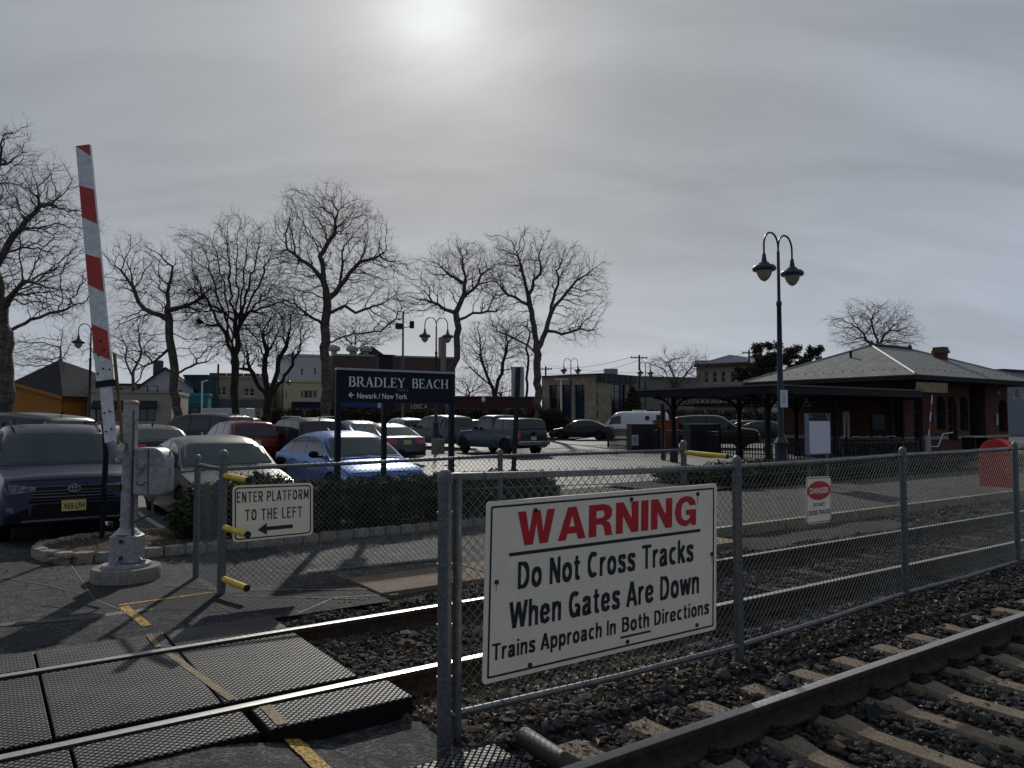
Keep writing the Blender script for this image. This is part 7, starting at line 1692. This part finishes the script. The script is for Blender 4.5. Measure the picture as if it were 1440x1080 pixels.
# 6 curved trunk
d_ = 60
tree('sycamore_tree', 'bare tree with a curved leaning trunk right of the name sign', [[gb_(632, d_)]+pl(d_, (632,560),(634,520),(643,490),(645,462),(641,440),(650,420),(655,390),(650,365)), pl(d_, (645,455),(665,440),(685,438),(710,438)), pl(d_, (641,440),(625,435),(608,425),(600,410)), pl(d_, (650,420),(672,400),(680,375)), pl(d_, (650,400),(630,385),(615,370))],
     [bl(d_, 650, 378, 48, 36), bl(d_, 610, 405, 34, 40), bl(d_, 690, 405, 34, 38), bl(d_, 585, 425, 26, 22)], n=950, step=.42, di=3.6, dk=.65, rt=.30, seed=17, twig=.62, tipr=.015)
# 7
d_ = 62
tree('sycamore_tree', 'wide crowned bare sycamore beside the office block', [[gb_(757, d_)]+pl(d_, (757,560),(755,510),(752,470),(748,440),(743,415),(735,385),(728,360)), pl(d_, (755,490),(768,465),(775,440),(790,420),(810,395),(835,380)), pl(d_, (748,500),(735,482),(710,470),(690,462)), pl(d_, (768,468),(790,470),(815,462),(838,468)), pl(d_, (775,440),(785,400),(780,365)), pl(d_, (743,415),(760,385),(758,350)), pl(d_, (744,425),(715,415),(700,400))],
     [bl(d_, 735, 375, 52, 46), bl(d_, 790, 385, 45, 45), bl(d_, 825, 410, 32, 45), bl(d_, 700, 400, 25, 40), bl(d_, 810, 460, 32, 26), bl(d_, 715, 450, 30, 25)], n=1450, step=.42, di=3.6, dk=.66, rt=.36, seed=21, twig=.62, tipr=.015)
# 8,9 farther ones
d_ = 76
tree('bare_tree', 'smaller bare tree with forking trunk between the curved and the wide crowned sycamores', [[gb_(697, d_)]+pl(d_, (695,570),(693,545),(682,520),(675,500)), pl(d_, (695,555),(706,525),(712,495),(716,470)), pl(d_, (693,545),(670,525),(655,510))], [bl(d_, 690, 495, 45, 38), bl(d_, 710, 480, 35, 30)], n=700, step=.5, di=4, dk=.75, rt=.28, seed=23, twig=.8, tipr=.017, mat=barkd)
tree('bare_tree', 'thin straight bare tree just left of the wide crowned sycamore trunk', [[gb_(740, d_)]+pl(d_, (740,560),(742,520),(743,480),(742,450))], [bl(d_, 742, 480, 20, 40)], n=220, step=.5, di=4, dk=.8, rt=.15, seed=24, twig=.8, tipr=.015, mat=barkd)
d_ = 64
tree('bare_tree', 'pale slender bare tree behind the lot between the gate arm and the bent tree', [[gb_(190, d_)]+pl(d_, (190,560),(187,530),(198,500),(196,470)), pl(d_, (190,545),(200,520),(215,505)), pl(d_, (187,530),(176,505),(180,480))], [bl(d_, 192, 485, 30, 38)], n=300, step=.45, di=4, dk=.7, rt=.16, seed=26, twig=.7, tipr=.014)
d_ = 66
tree('bare_tree', 'thin bare trees rising behind the shed roof ridge', [[gb_(86, d_)]+pl(d_, (86,520),(85,490),(88,465)), pl(d_, (86,505),(98,485),(105,470))], [bl(d_, 88, 485, 22, 26), bl(d_, 45, 500, 45, 24)], n=420, step=.45, di=4, dk=.7, rt=.12, seed=27, twig=.7, tipr=.014)
tree('bare_tree', 'thin bare tree behind the shed, right of the small street lamp', [[gb_(138, d_)]+pl(d_, (136,520),(132,490),(134,470)), pl(d_, (134,510),(128,490),(124,480))], [bl(d_, 134, 485, 16, 28)], n=200, step=.45, di=4, dk=.7, rt=.11, seed=28, twig=.7, tipr=.014)
d_ = 98
tree('bare_tree', 'spreading bare tree above the canopy left end', [[gb_(950, d_)]+pl(d_, (950,560),(948,540),(935,520)), pl(d_, (950,545),(965,525),(978,510)), pl(d_, (950,545),(940,510),(955,500))], [bl(d_, 950, 520, 42, 22), bl(d_, 975, 510, 22, 18)], n=520, step=.6, di=5, dk=.9, rt=.25, seed=31, twig=.95, tipr=.018)
d_ = 62
tree('bare_tree', 'bare tree rising behind the station roof', [[gb_(1235, d_)]+pl(d_, (1235,560),(1234,500),(1232,470)), pl(d_, (1234,500),(1215,470),(1200,455)), pl(d_, (1234,490),(1250,465),(1262,450)), pl(d_, (1232,475),(1225,450),(1232,435))], [bl(d_, 1228, 462, 52, 36), bl(d_, 1265, 475, 25, 24)], n=850, step=.40, di=3.6, dk=.62, rt=.22, seed=33, twig=.62, tipr=.014)
d_ = 100
for i, (x, y, rx, ry, lb) in enumerate(((45, 560, 40, 30, 'low bare tree behind the orange shed at the left edge'), (500, 470, 50, 22, 'hazy bare tree behind the brown hall roof'), (660, 545, 25, 18, 'low bush-like bare tree above the red shops'), (705, 550, 30, 14, 'low bare tree behind the red shops near the back turned sign'))):
    tree('bare_tree', lb, [[gb_(x, d_)]+pl(d_, (x, 570),(x, y+8))], [bl(d_, x, y, rx, ry)], n=420, step=.6, di=6, dk=.9, rt=.2, seed=40+i, twig=.9, tipr=.018)
# ================================================================== EVERGREENS, SHRUBS, HEDGES
def leafy(name, blobs, n, size, mats, parent=None, seed=1, flat=.5, z0=None, shell=.35, up=0):
    r = np.random.default_rng(seed); vol = np.array([b[3]*b[4]*b[5] for b in blobs])**.75; cnt = (vol/vol.sum()*n).astype(int); C = []
    for b, c in zip(blobs, cnt):
        d = r.normal(size=(c, 3)); d /= np.linalg.norm(d, axis=1, keepdims=True); lump = 1+.18*np.sin(d[:,0]*7+b[0])*np.cos(d[:,1]*6+b[1])+.12*np.sin(d[:,2]*11)
        C.append(np.array(b[:3])+d*((r.random(c)**shell)*lump)[:,None]*np.array(b[3:6]))
    C = np.concatenate(C)
    if z0 is not None: C = C[C[:,2] > z0]
    n = len(C); a = r.normal(size=(n, 3)); a[:,2] = a[:,2]*flat+up; a /= np.linalg.norm(a, axis=1, keepdims=True); b = np.cross(a, r.normal(size=(n, 3))); b /= np.linalg.norm(b, axis=1, keepdims=True)
    s = size*r.lognormal(0, .35, n)[:,None]; V = np.stack([C-a*s*.5-b*s*.16, C-a*s*.5+b*s*.16, C+a*s*.5+b*s*.05, C+a*s*.5-b*s*.05], 1).reshape(-1, 3)
    o = mesh_np(name, V, np.arange(n*4).reshape(-1, 4), mats[0], parent)
    for m in mats[1:]: o.data.materials.append(m)
    o.data.polygons.foreach_set('material_index', r.integers(0, len(mats), n).astype(np.int32)); return o
ev = [M('juniper_%d' % i, c, .8, .3, 3, 0) for i, c in enumerate(((.035,.05,.018),(.05,.068,.022),(.025,.036,.016),(.075,.085,.025)))]
yew = [M('yew_%d' % i, c, .75, .3, 3, 0) for i, c in enumerate(((.022,.032,.014),(.032,.046,.018),(.016,.022,.012),(.050,.045,.022)))]
beech = [M('beech_%d' % i, c, .85, .3, 3, 0) for i, c in enumerate(((.045,.028,.018),(.030,.020,.014),(.06,.038,.024)))]
pine = [M('pine_%d' % i, c, .85, .3, 3, 0) for i, c in enumerate(((.030,.040,.016),(.045,.05,.02),(.02,.028,.014),(.09,.07,.03)))]
def stems(root, p, n, h, sp, mat, r=.012, seed=1):
    rr = random.Random(seed); mb = MB()
    for i in range(n):
        a = rr.uniform(0, 6.28); q = Vector((math.cos(a), math.sin(a), 0)); b = Vector(p)+q*rr.uniform(0, .08); e = b+q*sp*rr.uniform(.3, 1)+Vector((0,0,h*rr.uniform(.7, 1)))
        mb.tube([b, b+(e-b)*.5+Vector((0,0,h*.08)), e], [r*1.6, r, r*.4], 4)
    mb.build('stems', mat, root)
# juniper behind the gate
p = P(3.05, 11.5); r = thing('juniper_shrub', 'feathery dark green juniper in the bed right behind the crossing gate', 'shrub', (p.x, p.y, .04))
leafy('foliage', [(p.x-.15, p.y+.05, .42, .62,.45,.42), (p.x-.5, p.y+.0, .30, .42,.4,.28), (p.x+.35, p.y+.1, .55, .5,.42,.40)], 15000, .085, ev, r, 3, .4, .05, up=.35); stems(r, (p.x, p.y, .03), 9, .6, .5, barkd, .014, 2)
hd = []
for i, (u, lb) in enumerate(((4.0, 'clipped dark yew directly behind the enter platform sign'), (5.3, 'second clipped dark yew of the row, below the blue sedan'), (6.6, 'third clipped dark yew of the row, left of the double fence post'), (7.9, 'last clipped yew of the row, behind the double fence post'))):
    p = P(u, 11.5); r = thing('yew_shrub', lb, 'shrub', (p.x, p.y, .04), 'clipped yews behind the granite kerb')
    leafy('foliage', [(p.x, p.y, .40, .80,.62,.42), (p.x+.3, p.y+.2, .46, .6,.5,.34)], 17000, .06, yew+[ev[0], ev[3]], r, 20+i, .8, .04, up=.2); stems(r, (p.x, p.y, .03), 8, .5, .45, barkd, .016, 4+i)
for i, (x, y, dp, s, lb) in enumerate(((700, 690, 16, .55, 'low mounded shrub seen through the fence above the warning sign, left one'), (748, 688, 16.5, .62, 'low mounded shrub seen through the fence above the warning sign, right one'), (960, 668, 20, .7, 'wide low shrub in the bed behind the yellow pipe post'))):
    p = at(x, dp, .03); r = thing('mounded_shrub', lb, 'shrub', tuple(p), 'low shrubs along the lot edge'); leafy('foliage', [(p.x, p.y, .22, s,s*.7,.30)], 6500, .07, yew, r, 50+i, .7, .04, up=.2); stems(r, tuple(p), 6, .3, .3, barkd, .012, i)
# low planting in front of the canopy and station
bd = uvgrid('planting_bed', 13, 40, 12.1, 14.6, 20, 4, lambda p: .075, bedm)
k = 0
hlb = ['low clipped shrub at the foot of the steel post under the canopy', 'low clipped shrub left of the big lamp base', 'low clipped shrub right of the big lamp base', 'low clipped shrub under the white notice board', 'low clipped shrub just right of the notice board', 'low clipped shrub in front of the bicycle rack, left', 'low clipped shrub in front of the bicycle rack, right', 'low clipped shrub before the station corner pipe', 'low clipped shrub before the station door', 'low clipped shrub left of the red bin']
for i in range(10):
    u = 15.6+1.25*i; p = P(u, 12.7, .07); hgt = .50+.08*math.sin(i*2.1); r = thing('clipped_shrub', hlb[i], 'shrub', tuple(p), 'low shrubs in front of the station')
    leafy('foliage', [(p.x, p.y, .35, .68,.55,hgt*.62)], 5200, .065, [ev[0], yew[1], ev[3], pine[1]], r, 60+i, .8, .08, up=.3); stems(r, tuple(p), 5, .35, .3, barkd, .012, i)
# dark clipped hedges before the shops
def hedge(lb, x0, x1, dp, ytop, mats=beech, dn=26000, sz=.16):
    a, b = at(x0, dp), at(x1, dp+2); zt_ = D(x0, ytop, dp).z; r = thing('clipped_hedge', lb, 'hedge', tuple((a+b)/2), 'clipped hedges beyond the lot'); L_ = (b-a).length; n = max(2, int(L_/1.6)); bls = []
    for i in range(n+1): q = a+(b-a)*i/n; h = (zt_-q.z)/2; bls.append((q.x, q.y, q.z+h, 1.05, .6, h*1.04))
    leafy('foliage', bls, dn, sz, mats, r, int(x0), .9, shell=.3)
    mb = MB()
    for i in range(n*2+1): q = a+(b-a)*i/(n*2); mb.tube([(q.x, q.y, q.z-.1), (q.x+random.uniform(-.2,.2), q.y, q.z+1.4)], .04, 4)
    mb.build('stems', barkd, r); return r
hedge('long dark brown hedge from the cream building to the name sign', 388, 470, 66, 573, beech, 16000)
hedge('long dark brown hedge seen through the legs of the name sign', 478, 640, 68, 574, beech, 26000)
hedge('dark hedge behind the pickup truck and back turned sign', 644, 752, 70, 574, beech, 20000)
hedge('dark hedge behind the white van', 895, 1000, 78, 575, yew, 16000)
hedge('dark hedge in front of the red banded shop', 1003, 1090, 76, 578, yew, 14000)
p = at(776, 60); r = thing('round_shrub', 'big round brown shrub beside the wide crowned tree trunk', 'shrub', tuple(p)); leafy('foliage', [(p.x, p.y, 1.55, 1.15,1.0,.95)], 9000, .13, beech, r, 81, .9); stems(r, tuple(p), 22, 1.1, .8, M('stem_tan', (.20,.15,.10), .9), .028, 5)
uv = M('verge_grass', (.06,.075,.022), .95, .4, 2, .6, fine=(20,.6,1.4))
q_ = [at(752, 56), at(800, 56), at(830, 63), at(752, 63)]; mb = MB(); mb.hexa([(v.x, v.y, v.z+z) for z in (-.1, .07) for v in q_]); struct(mb.build('grass_verge', uv))
for (x, dp, s, h, lb) in ((890, 86, .95, 5.2, 'small pointed conifer between the office block and the white van'),):
    p = at(x, dp); r = thing('conifer', lb, 'tree', tuple(p)); leafy('foliage', [(p.x, p.y, p.z+h*(.12+.8*i/7), s*1.7*(1-i/8.2)+.2, s*1.7*(1-i/8.2)+.2, h*.10) for i in range(8)], 9000, .22, pine, r, 91, .8); MB().tube([tuple(p), (p.x, p.y, p.z+h*.9)], .12, 6, r2=.03).build('trunk', barkd, r)
# scraggly evergreens behind the canopy
for i, (x, y, rx, ry, dp, lb) in enumerate(((1078, 505, 24, 26, 66, 'ragged evergreen with brown tips left of the big lamp post'), (1128, 508, 26, 22, 68, 'ragged evergreen just right of the big lamp post'), (1062, 525, 22, 16, 70, 'low evergreen clump at the gabled hall end'))):
    p = at(x, dp); c = D(x, y, dp); s = dp/F; r = thing('ragged_evergreen', lb, 'tree', tuple(p), 'evergreens behind the station'); rr = random.Random(i+5); bls = []
    for k in range(34): a = rr.uniform(0, 6.28); q = rr.random()**.5; bls.append((c.x+math.cos(a)*rx*s*q, c.y+rr.uniform(-1.2,1.2), c.z+math.sin(a)*ry*s*q, rr.uniform(.28,.62), .6, rr.uniform(.2,.45)))
    leafy('foliage', bls, 9000, .20, pine, r, 95+i, .9, shell=.6)
    mb = MB(); mb.tube([(p.x, p.y, p.z), (c.x, c.y, c.z-.5), (c.x+.3, c.y, c.z+ry*s*.6)], [.16,.10,.03], 6)
    for b in bls[::2]: mb.tube([(c.x, c.y, c.z-.8), b[:3]], [.05,.02], 4)
    mb.build('trunk', barkd, r)
    if i < 2: 
        bb = [(b[0], b[1]+1, b[2]-2.3, 1.2, 1, 1.2) for b in bls[:8]]; leafy('foliage', bb, 7000, .22, pine, r, 105+i, .6, shell=.5)
print('tris', sum(len(o.data.polygons) for o in bpy.data.objects if o.type == 'MESH'), 'objects', len(bpy.data.objects))

# dry weeds along the fence foot and by the panel end
def weeds(name, n, fu, fv, zf, hgt, seed, label):
    r = np.random.default_rng(seed); V = []
    for i in range(n):
        u, v = fu(r, 1)[0], fv(r, 1)[0]; b = np.array(P(u, v, zf(u, v))); k = r.integers(3, 8)
        for _ in range(k):
            d = np.array([r.normal(0, .5), r.normal(0, .5), 1.]); d /= np.linalg.norm(d); h = hgt*r.uniform(.3, 1); s = np.array([-d[1], d[0], 0])*.002+np.array([.0018, 0, 0]); q = b+d*h; V += [b-s, b+s, q+s*.3, q-s*.3]
    o = mesh_np(name, V, np.arange(len(V)).reshape(-1, 4), M('dry_weed', (.22,.17,.09), .9, .35, 9, 0)); tag(o, label, 'weeds', kind='stuff')
weeds('dry_weeds', 260, away(2.3, 9, 1.2), band(3.72, 4.5), balz, .10, 5, 'dry straw weeds along the foot of the front fence')
weeds('dry_weeds', 140, lambda r, n: r.uniform(2.3, 3.1, n), band(4.3, 4.8), balz, .08, 6, 'dry straw tufts at the end of the black crossing panel')
weeds('dry_weeds', 90, lambda r, n: r.uniform(-2, 3.2, n), band(10.6, 10.7), lambda u, v: -.03, .06, 7, 'dry weeds growing at the foot of the granite kerb')
